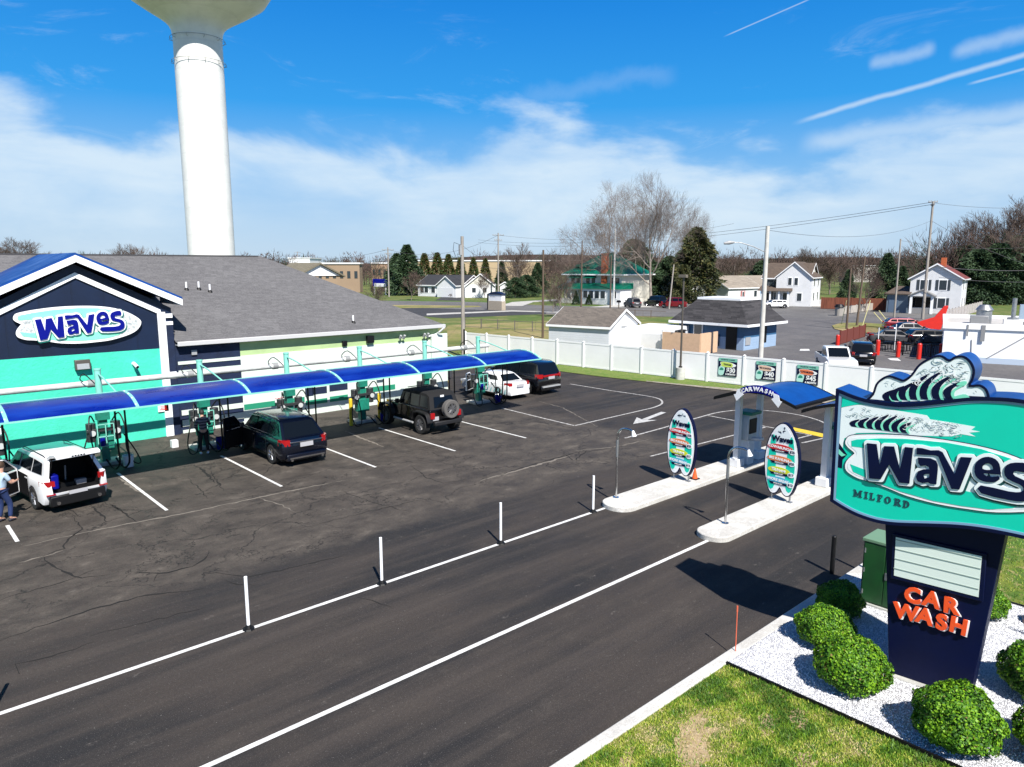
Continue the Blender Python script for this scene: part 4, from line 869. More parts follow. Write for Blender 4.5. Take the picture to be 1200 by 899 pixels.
for x in (22.3, 23.9):
    MB().cyl((x, 33.7, 3.6), (x, 33.5, 3.58), .05, n=8).cyl((x + .12, 33.55, 3.5), (x + .12, 33.4, 3.7), .07, n=8).cyl((x - .12, 33.55, 3.5), (x - .12, 33.4, 3.7), .07, n=8).build('spot_light', GREYM, BL)
rz = lambda y: 4.18 + (y - 33.15) * .508
for i, (px, py) in enumerate(((218.5, 339), (233, 338.5), (246, 341.5), (414, 377.5))):
    r = raydir(px, py); k = (4.15 - 33.42 * .52 - CAM_H) / (r.z - .52 * r.y); p = Vector((r.x * k, r.y * k, CAM_H + r.z * k))
    v_ = MB().cyl((p.x, p.y, p.z - .1), (p.x, p.y, p.z + .36), .045, n=10).build('vent_pipe', WHT2, rf, smooth=40)
    MB().cyl((p.x, p.y, p.z - .08), (p.x, p.y, p.z + .07), .16, .06, 10).build('vent_boot', BLACK, rf)
# wall sign: board emblem with the word
ws = thing('wall_sign', 'surfboard-shaped sign reading Waves in blue, mounted on the navy gable', 'sign', (6.85, 33.5, 5.13), 0)
kx, kz = 4.55 / 3.24, 1.25
def wf(p): return ((p[0] - .63) * kx * .985, (p[1] - 4.10 + .02 * (p[0] - .6)) * kz * 1.08)
lo = [( (p[0] - .632) * kx, (p[1] - 4.095) * 1.36) for p in ovs]
shape2d('board', [lo], .08, NAVY, ws); shape2d('border', [shrink(lo, .01)], .03, WHT2, ws, loc=(0, -.04, 0)); shape2d('field', [shrink(lo, .11)], .02, M('pale_marbled', (.7, .74, .73), .5, col2=(.3, .33, .34), vscale=9), ws, loc=(0, -.05, 0))
mint2 = M('bright_mint', (.22, .75, .5), .5)
for st in ([(-.86, 4.30), (-.87, 4.40), (-.78, 4.44), (-.4, 4.51), (.0, 4.56), (.6, 4.59), (1.1, 4.565), (1.5, 4.49), (1.75, 4.4), (1.2, 4.3), (.2, 4.32), (-.4, 4.3), (-.55, 4.31)],
           [(-.86, 3.97), (-.62, 3.92), (.2, 3.9), (1.0, 3.85), (1.8, 3.84), (1.6, 3.73), (1.3, 3.65), (.9, 3.62), (.5, 3.62), (.0, 3.67), (-.5, 3.77), (-.8, 3.85)]):
    shape2d('stripe', [[((p[0] - .632) * kx, (p[1] - 4.095) * 1.36) for p in st]], .015, mint2, ws, loc=(0, -.06, 0))
def wf(p): return ((p[0] - .61) * 1.30, (p[1] - 4.13 + .05 * (p[0] - .6)) * 1.30)
waves_word(ws, wf, -.075, .045, BLUED, WHT2, M('sign_shadow_green', (.01, .2, .16), .5), 1.35)

# ------------------------------------------------------------------ vacuum island: canopy, pipe, stations
cv = thing('vacuum_canopy', 'long royal blue curved canopy with mint ribs over the vacuum stalls', 'canopy', (0, 0, 0))
CANB = bpy.data.materials.new('blue_canopy_sheet'); CANB.use_nodes = True; b_ = CANB.node_tree.nodes['Principled BSDF']; q = NG(CANB.node_tree)
oc = q.node('ShaderNodeTexCoord').outputs['Object']; n_ = q.noise(q.vm('MULTIPLY', oc, (.35, 1.6, 1)), 1.2, 5, .65)
q.set(b_, 'Base Color', q.mix(q.mrange(n_, .4, .7), (.001, .012, .2), (.004, .04, .32))); q.set(b_, 'Roughness', q.mrange(n_, .3, .7, .22, .42)); b_.inputs['Transmission Weight'].default_value = .12
TEALL = M('mint_steel', (.22, .60, .50), .4, vary=.1, vscale=4)
cprof = smooth_loop([(25.85, 2.86), (26.2, 3.02), (26.6, 3.13), (27.05, 3.18), (27.5, 3.17), (28.0, 3.1)], 3, False)
xsr = [-3.9, -.3, 3.1, 6.72, 10.52, 14.32, 18.05, 21.85, 25.45]
for a, b in zip(xsr[:-1], xsr[1:]):
    MB().prism(cprof + [(p[0], p[1] - .02) for p in cprof[::-1]], a + .05, b - .05, 'x').build('canopy_panel', CANB, cv, smooth=30)
for x in xsr:
    rb_ = MB().prism([(p[0], p[1] + .035) for p in cprof] + [(p[0], p[1] - .05) for p in cprof[::-1]], x - .05, x + .05, 'x').build('rib', TEALL, cv, smooth=30)
    mb = MB()
    for k in (1, 4, 7, 10): p = cprof[k]; mb.cyl((x - .03, p[0], p[1] + .03), (x - .03, p[0], p[1] + .06), .03, n=6)
    mb.build('bolt', WHITE, rb_)
MB().box(-4, 25.5, 25.8, 25.86, 2.82, 2.87).build('front_beam', TEALL, cv); MB().box(-4, 25.5, 27.98, 28.06, 3.03, 3.12).build('rear_beam', TEALL, cv)
posts = [-3.9, -.3, 2.95, 6.62, 10.35, 14.1, 17.8, 21.6, 25.15]
vp = thing('vacuum_pipe', 'pale overhead vacuum pipe running along the wall behind the canopy', 'pipe', (0, 0, 0))
MB().tube([(-5, 31.6, 2.96), (26.9, 31.6, 2.96)], .12, 12).build('pipe', M('pale_pipe', (.6, .62, .6), .4, vary=.25, vscale=3), vp, smooth=40)
mb = MB()
for x in posts: mb.cyl((x - .12, 31.6, 2.96), (x + .12, 31.6, 2.96), .15, n=12)
mb.build('coupling', M('grey_coupling', (.25, .26, .26), .5), vp, smooth=40)
STATN = ['with a white bin, beside the open white car', 'with a blue bucket, beside the person in the striped jacket', 'beside the dark blue car, behind its roof', 'between two yellow bollards', 'hidden behind the black soft-top off-roader', 'last one, by the white sedan']
def station(x, label, kind):
    t = thing('vacuum_station', 'teal vacuum station ' + label, 'vacuum', (x, 30.4, 0), 0, 'teal vacuum stations under the canopy')
    MB().cyl((0, 0, .1), (0, 0, 3.62), .115, n=14).cyl((0, 0, 3.62), (0, 0, 3.68), .13, n=14).build('column', TEALL, t, smooth=40)
    MB().box(-.55, .55, -.42, .42, 0, .14).build('pad', CONC, t, bevel=.03)
    MB().tube([(0, -.02, 3.5), (0, -.7, 3.42), (0, -1.5, 3.28), (0, -2.4, 3.1)], .03, 8).build('stay_rod', TEALL, t, smooth=40)
    MB().tube(smooth_loop([(-.1, .1, 3.1), (-.35, .5, 3.45), (-.4, 1.0, 3.2), (-.2, 1.2, 3.0)], 3, False), .02, 6).build('feed_hose', BLACK, t)
    mb = MB(); mb.box(-.22, .22, -.3, .0, 1.75, 2.1); mb.box(-.16, .16, -.22, .02, 2.1, 2.3); mb.prism([(-.42, 2.28), (-.16, 2.28), (-.16, 1.98), (-.24, 1.98)], -.2, -.05); mb.box(-.3, .3, -.26, .12, .55, 1.15); mb.box(-.14, .14, -.2, .1, .14, 1.8); mb.build('vacuum_housing', TEALD, t, bevel=.015)
    mb = MB(); mb.cyl((-.42, -.12, .95), (-.42, -.12, 1.65), .17, n=14); mb.cyl((.42, -.12, .95), (.42, -.12, 1.65), .17, n=14); mb.box(-.6, .6, -.3, -.18, 1.32, 1.44); mb.build('vacuum_canister', M('dark_canister', (.03, .032, .035), .35), t, bevel=.01)
    for s in (-1, 1):
        MB().lathe([(0, 0), (.11, 0), (.11, .02), (0, .02)], 14, (0, 0, 0)).build('gauge', M('light_grey_gauge', (.5, .52, .52), .3), t, loc=(s * .42, -.34, 1.3)).rotation_euler = (R(90), 0, 0)
        pts = smooth_loop([(s * .3, -.2, 1.7), (s * .48, -.45, 2.0), (s * .6, -.7, 1.5), (s * .55, -.9, .7), (s * .7, -1.15, .18), (s * .95, -1.1, .12), (s * .9, -.7, .5), (s * .62, -.35, 1.15)], 4, False)
        MB().tube(pts, .026, 7).build('hose', BLACK, t, smooth=50)
    if kind in (0, 5, 1):
        mb = MB(); fr = .03
        for z in (.78, 1.15, 1.62): mb.box(-.28, .28, -.47, -.44, z - .015, z + .015)
        for xx in (-.28, 0, .28): mb.box(xx - .015, xx + .015, -.47, -.44, .78, 1.62)
        mb.build('towel_rack', TEALL, t); MB().cyl((-.14, -.5, .82), (-.14, -.5, 1.12), .09, n=10).build('spray_bottle', BLUED, t)
    # drop hoses hanging from the canopy in front
    for dx in ((.02, .34) if x < 16 else (.1, .42)):
        pts = smooth_loop([(dx, -1.9, 2.95), (dx, -1.9, 2.0), (dx + .02, -1.88, 1.0), (dx + .05, -1.75, .35), (dx - .06, -1.4, .1), (dx - .2, -1.0, .4)], 4, False)
        MB().tube(pts, .035, 7).build('drop_hose', BLACK, t, smooth=50)
    return t
for i, x in enumerate(posts[3:]): station(x, STATN[i], i)
station(2.95, 'mostly outside the left edge of the photo', 9)
def bucket(x, y, label, m, r=.17, h=.36, cat='bucket', nm='bucket', grp=None):
    t = thing(nm, label, cat, (x, y, 0), 0, grp); MB().lathe([(0, .01), (r * .85, .01), (r, h), (r * .93, h), (r * .8, .05), (0, .05)], 16).build('body', m, t, smooth=40)
    mb = MB(); mb.tube([(-r, 0, h - .03), (-r * .9, .02, h + .06), (0, .05, h + .11), (r * .9, .02, h + .06), (r, 0, h - .03)], .008, 5); mb.build('handle', STEEL, t)
bucket(7.15, 29.35, 'white bucket at the foot of the leftmost visible vacuum station', WHITE, .2, .45)
bucket(10.75, 29.7, 'blue bucket beside the person in the striped jacket', BLUED, .19, .5)
bucket(18.55, 29.6, 'blue bucket at the foot of the vacuum with yellow bollards', BLUED, .18, .45)
bucket(25.95, 29.65, 'blue bucket on the end pad by the white sedan', BLUED, .2, .42)
MB().box(9.3, 9.55, 31.2, 31.45, 0, .3).build('crate_x', WHITE).name = 'floor_box'
tag(bpy.data.objects['floor_box'], 'small white box on the asphalt behind the person in the striped jacket', 'box')
for i, (x, y, l) in enumerate(((17.0, 30.0, 'yellow steel bollard left of the fourth vacuum station'), (18.75, 30.3, 'yellow steel bollard right of the fourth vacuum station'))):
    tag(MB().cyl((0, 0, 0), (0, 0, 1.25), .085, n=14).lathe([(.085, 1.25), (.06, 1.3), (0, 1.32)], 14).build('bollard', YEL, smooth=40, loc=(x, y, 0)), l, 'bollard', 'yellow bollards at the vacuum')
# bins by the building end
t = thing('dumpster', 'dark dumpster with a yellow bag on it beyond the soft-top off-roader', 'dumpster', (27.0, 38.0, 0), R(10)); 
MB().prism([(-1.0, .15), (1.0, .15), (1.1, 1.3), (-1.1, 1.35)], -.6, .6).build('body', M('charcoal_dumpster', (.05, .052, .06), .5), t, bevel=.02); MB().box(-1.12, 1.12, -.65, .65, 1.35, 1.42).build('lid', BLACK, t)
o = MB().lathe([(0, 0), (.28, .02), (.32, .25), (.2, .42), (.06, .5), (0, .5)], 12).build('yellow_bag', YEL, smooth=60, loc=(25.9, 37.2, 1.0)); o.location = at(519, 452) ; o.location.z = .0; o.scale = (1.1, 1.1, 1.2); tag(o, 'yellow bag on the ground beside the charcoal dumpster', 'bag')
t['label'] = 'charcoal dumpster with black lid beyond the soft-top off-roader'
p = at(508, 450); t.location = (p.x + 1.0, p.y + 1.2, 0)

# ------------------------------------------------------------------ vinyl fence with price posters
F0, FA = Vector((39.81, 35.85)), R(-84.05)
fc = thing('vinyl_fence', 'white vinyl privacy fence along the back of the lot', 'fence', (F0.x, F0.y, 0), FA)
for k in range(-5, 14):
    u = -.03 + 2.482 * k; 
    if k < 13:
        p_ = MB(); p_.box(u + .07, u + 2.482 - .07, -.015, .015, .1, 1.78); p_.build('panel', VINYL, fc)
        MB().box(u + .06, u + 2.482 - .06, -.03, .03, 1.76, 1.88).build('top_rail', VINYL, fc); MB().box(u + .06, u + 2.482 - .06, -.025, .025, .06, .18).build('bottom_rail', VINYL, fc)
    mb = MB(); mb.box(u - .065, u + .065, -.065, .065, 0, 1.93); mb.add([(u - .085, -.085, 1.93), (u + .085, -.085, 1.93), (u + .085, .085, 1.93), (u - .085, .085, 1.93), (u, 0, 2.0)], [(3, 2, 1, 0), (0, 1, 4), (1, 2, 4), (2, 3, 4), (3, 0, 4)]); mb.build('post', VINYL, fc)
posters = [(11.32, 'TSUNAMI', '30', (.55, .68, .12)), (13.81, 'BIG KAHUNA', '40', (.72, .5, .36)), (16.33, 'COWABUNGA', '45', (.75, .2, .08))]
for u, nm, pr, col in posters:
    pp = thing('price_poster', {'30': 'square poster reading $30 under a yellow-green name oval on the fence', '40': 'square poster reading $40 under a tan name oval on the fence', '45': 'square poster reading $45 under an orange name oval on the fence'}[pr], 'poster', (F0.x + u * math.cos(FA) - .05 * math.cos(FA + PI / 2), F0.y + u * math.sin(FA) - .05 * math.sin(FA + PI / 2), 1.1), FA, 'monthly price posters on the fence')
    MB().box(-.62, .62, -.012, .02, -.57, .57).build('sheet', NAVYD, pp)
    MB().box(-.62, .62, -.016, -.012, .36, .57).build('header', M('poster_mint', (.2, .52, .4), .5), pp); text('header_text', 'UNLIMITED WASHES', .12, NAVYD, pp, (0, -.018, .465), .003, .002, sx=.85)
    shape2d('name_oval', [[(-.5, .3), (-.3, .335), (.0, .33), (.3, .28), (.52, .2), (.57, .14), (.5, .06), (.3, .0), (0, -.02), (-.3, .0), (-.5, .04), (-.44, .12), (-.5, .2)]], .008, WHT2, pp, loc=(0, -.016, 0)); shape2d('name_oval', [[(-.48, .285), (-.3, .32), (.0, .315), (.3, .26), (.36, .14), (.3, .02), (0, -.005), (-.3, .02), (-.46, .05), (-.4, .12), (-.46, .2)]], .008, M('poster_' + nm.split()[0].lower(), col, .5), pp, loc=(0, -.020, 0))
    text('wash_name', nm, .15, NAVYD, pp, (-.02, -.026, .155), .004, .006, R(3), sx=.82)
    text('price', '$' + pr, .40, WHT2, pp, (.22, -.018, -.2), .006, .014, sx=.95); text('price_period', 'A MONTH', .15, WHT2, pp, (.2, -.018, -.45), .004, .008, sx=.95)
    MB().prism(smooth_loop([(-.6, -.52), (-.6, -.1), (-.5, .02), (-.3, .05), (-.18, -.08), (-.22, -.3), (-.3, -.52)], 2), -.018, -.013).build('wave_art', M('poster_pale_mint', (.45, .75, .66), .5), pp)
    MB().prism(smooth_loop([(-.55, -.2), (-.45, -.05), (-.3, -.08), (-.27, -.2), (-.4, -.22)], 2), -.022, -.018).build('wave_curl', M('poster_green', (.02, .25, .17), .5), pp)
# lot light on its concrete base
t = thing('lot_light', 'dark lot light pole on a round concrete base in front of the white fence', 'light pole', (40.3, 27.7, 0))
MB().cyl((0, 0, 0), (0, 0, .82), .3, n=20).build('base', CONC, t, smooth=40, bevel=.02); MB().cyl((0, 0, .82), (0, 0, 6.7), .07, .055, 12).build('pole', M('bronze_pole', (.08, .07, .06), .4), t, smooth=40); MB().box(-.12, .12, -.25, .35, 6.7, 6.9).build('lamp_head', M('bronze_head', (.15, .13, .1), .4), t, bevel=.02)
MB().cyl((0, 0, .82), (0, 0, .9), .12, n=12).build('base_plate', BLACK, t)

# ------------------------------------------------------------------ water tower
wt = thing('water_tower', 'white water tower with a tall column flaring into its bowl, behind the car wash roof', 'water tower', (27.87, 76.05, 0))
prof = [(2.6, 0), (2.3, 1.5), (2.24, 3), (2.24, 28.6), (2.26, 29.3), (2.34, 29.8), (2.55, 30.25), (2.95, 30.65), (3.6, 31.1), (5.0, 31.95), (6.5, 32.95), (7.2, 34.0), (7.9, 36.1), (8.4, 38.4), (8.5, 41), (8.2, 43.6), (7.2, 45.8), (6.0, 47.0), (3, 47.8), (0, 48)]
TW = siding('tower_white', (.80, .80, .77), 2.6, amt=.10, rough=.4, vary=.1)
MB().lathe(prof[:5], 48).build('column', TW, wt, smooth=50); MB().lathe(prof[4:], 64).build('tank', TW, wt, smooth=50)
for z, r in ((27.0, 2.24), (29.1, 2.27)):
    pts = [((r + .22) * math.cos(a), (r + .22) * math.sin(a), z) for a in [2 * PI * k / 40 for k in range(41)]]
    rg = MB().tube(pts, .025, 5).build('ring_rail', M('rail_steel_grey', (.3, .3, .28), .5), wt)
    mb = MB()
    for k in range(10): a = 2 * PI * k / 10 + .2; mb.tube([(r * math.cos(a), r * math.sin(a), z - .25), ((r + .3) * math.cos(a), (r + .3) * math.sin(a), z - .18), ((r + .22) * math.cos(a), (r + .22) * math.sin(a), z), (r * math.cos(a), r * math.sin(a), z + .05)], .02, 4)
    mb.build('rail_bracket', M('rail_steel_grey', (.3, .3, .28), .5), rg)
# ------------------------------------------------------------------ vehicles (local +y is forward, x to the right)
def wheel_proto(r, w, rimm, n_sp=5, tyre=RUB):
    """returns (tyre mesh, rim mesh) centred on the axle, outer face to +x"""
    t = MB(); prof = [(r * .62, -w / 2), (r * .93, -w / 2), (r, -w / 2 + .03), (r, w / 2 - .03), (r * .93, w / 2), (r * .62, w / 2 - .01), (r * .6, w / 2 - .03)]
    n = 28; vs = []; fs = []
    for a, x in prof:
        for k in range(n): vs.append((x, a * math.cos(2 * PI * k / n), a * math.sin(2 * PI * k / n)))
    for i in range(len(prof) - 1):
        for k in range(n): fs.append((i * n + k, (i + 1) * n + k, (i + 1) * n + (k + 1) % n, i * n + (k + 1) % n))
    t.add(vs, fs); t.mat(tyre); tm = t.mesh('tyre', 40)
    m = MB(); m.mat(BLACK); m.cyl((-w / 2 + .02, 0, 0), (w / 2 - .07, 0, 0), r * .61, n=24); m.mat(rimm)
    for k in range(n_sp):
        a = 2 * PI * k / n_sp
        for s in (-.16, .16):
            c1 = Vector((w / 2 - .035, math.cos(a + s * .4) * r * .1, math.sin(a + s * .4) * r * .1)); c2 = Vector((w / 2 - .02, math.cos(a + s) * r * .58, math.sin(a + s) * r * .58)); m.tube([c1, c2], [r * .075, r * .055], 5)
    m.cyl((w / 2 - .06, 0, 0), (w / 2 - .015, 0, 0), r * .15, n=12)
    vs = []; fs = []
    for a, x in ((r * .56, w / 2 - .045), (r * .63, w / 2 - .008), (r * .60, w / 2 - .05)):
        for k in range(n): vs.append((x, a * math.cos(2 * PI * k / n), a * math.sin(2 * PI * k / n)))
    for i in range(2):
        for k in range(n): fs.append((i * n + k, (i + 1) * n + k, (i + 1) * n + (k + 1) % n, i * n + (k + 1) % n))
    m.add(vs, fs); return tm, m.mesh('rim', 40)
def add_wheels(t, W_, yr, yf, r, w, rimm, n_sp=5):
    tm, rm = wheel_proto(r, w, rimm, n_sp)
    for s in (-1, 1):
        for y in (yr, yf):
            o = bpy.data.objects.new('wheel', tm); COL.objects.link(o); o.parent = t; o.location = (s * (W_ / 2 - w / 2 + .005), y, r); o.rotation_euler = (0, 0, 0 if s > 0 else PI)
            q_ = bpy.data.objects.new('rim', rm); COL.objects.link(q_); q_.parent = o
def car(name, label, cat, loc, rot, paint, L=4.7, W_=1.86, H=1.7, belt=(1.0, 1.05), cowl=1.15, roof=(.55, -1.75), rear=-2.15, hood=(.95, .78), wb=(-1.42, 1.42), r=.36, wr=.66, trunk=None, rimm=None, sp=5, lights='low', group=None, clad=True, glassm=None, windows=True, tail=(.75, 1.0), rails=True, wins=None):
    t = thing(name, label, cat, loc, rot, group); hl = L / 2; hw = W_ / 2; gm = glassm or GLASS; rimm = rimm or M('alloy_rim', (.5, .51, .52), .25, .9)
    bf, br_ = belt[1], belt[0]   # belt height front (cowl) / rear
    def arch(yc, zb):
        ra = r + .055; o = []
        for k in range(9):
            a = PI - PI * k / 8; zz = r + math.sin(a) * ra
            o.append((yc + math.cos(a) * ra, max(zz, zb), True))
        return o
    zb = .24; P = [(-hl + .08, .40, False), (-hl + .16, zb + .05, False)] + [(y, z, True) for y, z, _ in arch(wb[0], zb)] + [(y, z, True) for y, z, _ in arch(wb[1], zb)] + [(hl - .18, zb + .03, False), (hl - .03, .38, False), (hl, .58, False), (hl - .05, hood[1] - .03, False), (hl - .16, hood[1], False), (cowl + .35, hood[0] - .0, False), (cowl, bf, False)]
    if trunk: P += [(rear, br_, False), (trunk[0], trunk[1], False), (-hl + .08, trunk[1] - .06, False), (-hl, trunk[1] - .25, False), (-hl - .01, .6, False)]
    else: P += [(rear, br_, False), (-hl + .08, br_ - .02, False), (-hl + .02, .9, False), (-hl - .01, .62, False)]
    secs = [(-hw, 2), (-hw + .05, 1), (-hw + .22, 0), (0, -1), (hw - .22, 0), (hw - .05, 1), (hw, 2)]; vs = []; n = len(P)
    for x, lv in secs:
        for (y, z, isarch) in P:
            yy, zz = y, z
            if not isarch:
                e = {2: .20, 1: .09, 0: 0, -1: -.03}[lv]; f = max(0, (abs(y) - (hl - .5)) / .5); yy = y - math.copysign(e * f, y)
                if z > .8: zz = z - {2: .10, 1: .03, 0: 0, -1: -.015}[lv]
            xx = x
            if abs(x) > hw - .01 and z < .35 and not isarch: xx = x * .97
            vs.append((xx, yy, zz))
    m = MB(); m.mat(paint); fs = []
    for i in range(len(secs) - 1):
        for k in range(n): fs.append((i * n + k, i * n + (k + 1) % n, (i + 1) * n + (k + 1) % n, (i + 1) * n + k))
    fs.append(tuple(range(n))); fs.append(tuple(reversed(range((len(secs) - 1) * n, len(secs) * n))))
    m.add(vs, fs); body = m.build('body', paint, t, smooth=32)
    # dark wheel wells so no daylight shows through
    m = MB(); [m.box(-hw + .12, hw - .12, y - r - .05, y + r + .05, .3, r * 2 + .03) for y in wb]; m.box(-hw + .1, hw - .1, -hl + .3, hl - .3, .2, .3); m.build('underside', BLACK, t)
    # greenhouse
    hb, ht = hw - .07, wr
    zt = H; G_ = [(cowl, bf - .03), (roof[0] + .1, zt - .06), (roof[0] - .2, zt - .01), ((roof[0] + roof[1]) / 2, zt), (roof[1] + .15, zt - .03), (roof[1], zt - .08), (rear, br_ - .03)]
    def hwz(z): return hb + (ht - hb) * max(0, min(1, (z - .95) / (zt - .95))) ** 1.15
    m = MB(); vs = []; n = len(G_)
    for lv, sx in ((1, -1), (0, -1), (0, 1), (1, 1)):
        for (y, z) in G_:
            x = hwz(z) * sx if lv else (hwz(z) - .13) * sx
            vs.append((x, y, z - (.045 if lv and z > zt - .1 else 0)))
    fs = []
    for i in range(3):
        for k in range(n): fs.append((i * n + k, i * n + (k + 1) % n, (i + 1) * n + (k + 1) % n, (i + 1) * n + k))
    fs.append(tuple(range(n))); fs.append(tuple(reversed(range(3 * n, 4 * n)))); m.add(vs, fs); m.build('cabin', paint, t, smooth=30)
    def side_quad(poly, s, off=.008):
        return [(s * (hwz(z) + off), y, z) for y, z in poly]
    def edge_y(z, front):
        a, b = (G_[0], G_[1]) if front else (G_[-1], G_[-2]); f = (z - a[1]) / (b[1] - a[1]); return a[0] + (b[0] - a[0]) * f
    zl, zh = br_ + .05, H - .14
    def win(y0, y1, kind):  # y0 front
        zlf = bf + .04 if y0 > 0 else (br_ + bf) / 2 + .04
        if kind == 'f': return [(edge_y(zlf, True) - .14, zlf), (y1, zl), (y1, zh), (edge_y(zh, True) - .09, zh)]
        if kind == 'r': return [(y0, zl), (edge_y(zl + .02, False) + .22, zl + .03), (edge_y(zh, False) + .16, zh - .03), (y0, zh)]
        return [(y0, zl), (y1, zl), (y1, zh), (y0, zh)]
    if windows:
        ws_ = wins or [(cowl, .06, 'f'), (-.02, -1.0, 'm'), (-1.1, rear, 'r')]
        for s in (-1, 1):
            for a, b, k in ws_:
                q_ = win(a, b, k); m = MB(); m.face(*(side_quad(q_, s) if s > 0 else side_quad(q_, s)[::-1])); m.build('window', gm, t)
        def cross(a, b, f0, f1, ins, off):
            A_ = Vector((0, *a)); B_ = Vector((0, *b)); d = (B_ - A_); nrm = Vector((0, -d.z, d.y)).normalized(); 
            if nrm.z < 0: nrm = -nrm
            p0 = A_ + d * f0 + nrm * off; p1 = A_ + d * f1 + nrm * off; x0 = hwz(p0.z) - ins; x1 = hwz(p1.z) - ins
            return [(-x0, p0.y, p0.z), (x0, p0.y, p0.z), (x1, p1.y, p1.z), (-x1, p1.y, p1.z)]
        m = MB(); m.face(*cross(G_[0], G_[1], .06, .96, .09, .008)); m.build('windshield', gm, t)
        m = MB(); m.face(*cross(G_[-1], G_[-2], .1, .9, .12, .01)); m.build('rear_window', gm, t)
    # lamps, bumpers, plate, mirrors, handles
    zt_ = tail
    for s in (-1, 1):
        m = MB(); m.prism([(s * (hw - .32), -hl + .0), (s * (hw - .15), -hl + .035), (s * (hw - .03), -hl + .17), (s * (hw + .004), -hl + .36), (s * (hw - .06), -hl + .36), (s * (hw - .3), -hl + .1)][::s], zt_[0], zt_[1], 'z'); m.build('taillight', M('red_lens', (.3, .006, .008), .2, coat=.3), t)
        m = MB(); m.prism([(s * (hw - .5), hood[1] - .2), (s * (hw - .03), hood[1] - .16), (s * (hw - .04), hood[1] - .03), (s * (hw - .45), hood[1] - .08)][::s], hl - .25, hl - .02, 'y'); m.build('headlight', M('clear_lens', (.6, .62, .65), .1, coat=.5), t, bevel=.02)
        m = MB(); m.prism([(cowl - .28, bf + .02), (cowl - .08, bf + .04), (cowl - .1, bf + .2), (cowl - .27, bf + .19)], s * (hw - .02), s * (hw + .17), 'x'); m.build('mirror', BLACK if clad else paint, t, bevel=.02)
        for y in (.12, -.92):
            if y > rear + .5: m = MB(); m.box(*(sorted((s * (hw - .005), s * (hw + .025)))), y - .02, y + .15, belt[0] - .16, belt[0] - .125); m.build('door_handle', CHROME if not clad else paint, t)
    m = MB(); m.prism([(-hl - .05, .26), (-hl + .3, .24), (-hl + .3, .5), (-hl - .035, .5)], -hw + .17, hw - .17, 'x'); m.build('rear_bumper', BLACK if clad else paint, t, bevel=.03)
    m = MB(); m.prism([(hl + .03, .26), (hl - .3, .22), (hl - .3, .5), (hl + .015, .5)], -hw + .2, hw - .2, 'x'); m.build('front_bumper', BLACK, t, bevel=.03)
    m = MB(); m.box(-.26, .26, -hl - .055, -hl - .02, zt_[0] - .07, zt_[0] + .09); m.build('licence_plate', M('plate_white', (.38, .38, .4), .5), t)
    seam = M('door_seam', (.006, .006, .007), .7); m = MB()
    for s in (-1, 1):
        for y in (cowl - .02, .02, -1.02):
            if y > rear + .4: m.box(*(sorted((s * (hw - .002), s * (hw + .003)))), y - .007, y + .007, .34, belt[0] - .05)
    m.build('door_seam', seam, t)
    if rails:
        for s in (-1, 1): MB().tube([(s * (wr - .06), roof[0] - .1, H - .03), (s * (wr - .08), roof[0] - .25, H + .02), (s * (wr - .06), roof[1] + .35, H + .005), (s * (wr - .06), roof[1] + .2, H - .04)], .013, 6).build('roof_rail', CHROME if not clad else BLACK, t)
    if r: add_wheels(t, W_, wb[0], wb[1], r, .23, rimm, sp)
    return t
PNAVY = M('midnight_blue_paint', (.0012, .003, .010), .25, .2, coat=.7); PBLK = M('black_paint', (.003, .003, .004), .2, .2, coat=1); PWHT = M('white_car_paint', (.78, .79, .8), .25, coat=.8); PRED = M('dark_red_paint', (.16, .004, .008), .22, .2, coat=1)
PGRY = M('grey_paint', (.05, .05, .055), .5, .1); PMBL = M('pale_mint_wrap', (.3, .55, .55), .35); DARKIN = M('dark_interior', (.004, .004, .005), .8, spec=.2)
def door(t, hinge, ang, s, paint, ln=1.0, z0=.32, zb_=1.0, zt_=1.5, wdw=True):
    """open door swung about a front hinge"""
    m = MB(); a = R(ang) * s
    m.T = Matrix.Translation(hinge) @ Matrix.Rotation(a, 4, 'Z')
    m.mat(paint); m.box(*(sorted((0, s * .07))), -ln, 0, z0, zb_); m.mat(DARKIN); m.box(*(sorted((-s * .012, 0))), -ln + .05, -.05, z0 + .05, zb_ - .04)
    m.mat(paint); fr = [(-ln, zb_), (-ln, zt_), (-.45, zt_), (0, zb_ + .02)]
    for p, q_ in ((fr[0], fr[1]), (fr[1], fr[2]), (fr[2], fr[3])): m.tube([(s * .03, p[0], p[1]), (s * .03, q_[0], q_[1])], .03, 6)
    d = m.build('open_door', None, t)
    if wdw: m2 = MB(); m2.T = m.T; m2.mat(GLASS); m2.face(*[(s * .03, p[0], p[1]) for p in fr]); m2.build('door_glass', None, d)
    m3 = MB(); m3.mat(DARKIN); m3.box(*(sorted((s * .0, s * .012))), hinge[1] - ln, hinge[1] - .04, z0 + .04, zb_ - .02); o = m3.build('door_opening', None, t); o.location = (hinge[0], 0, 0)
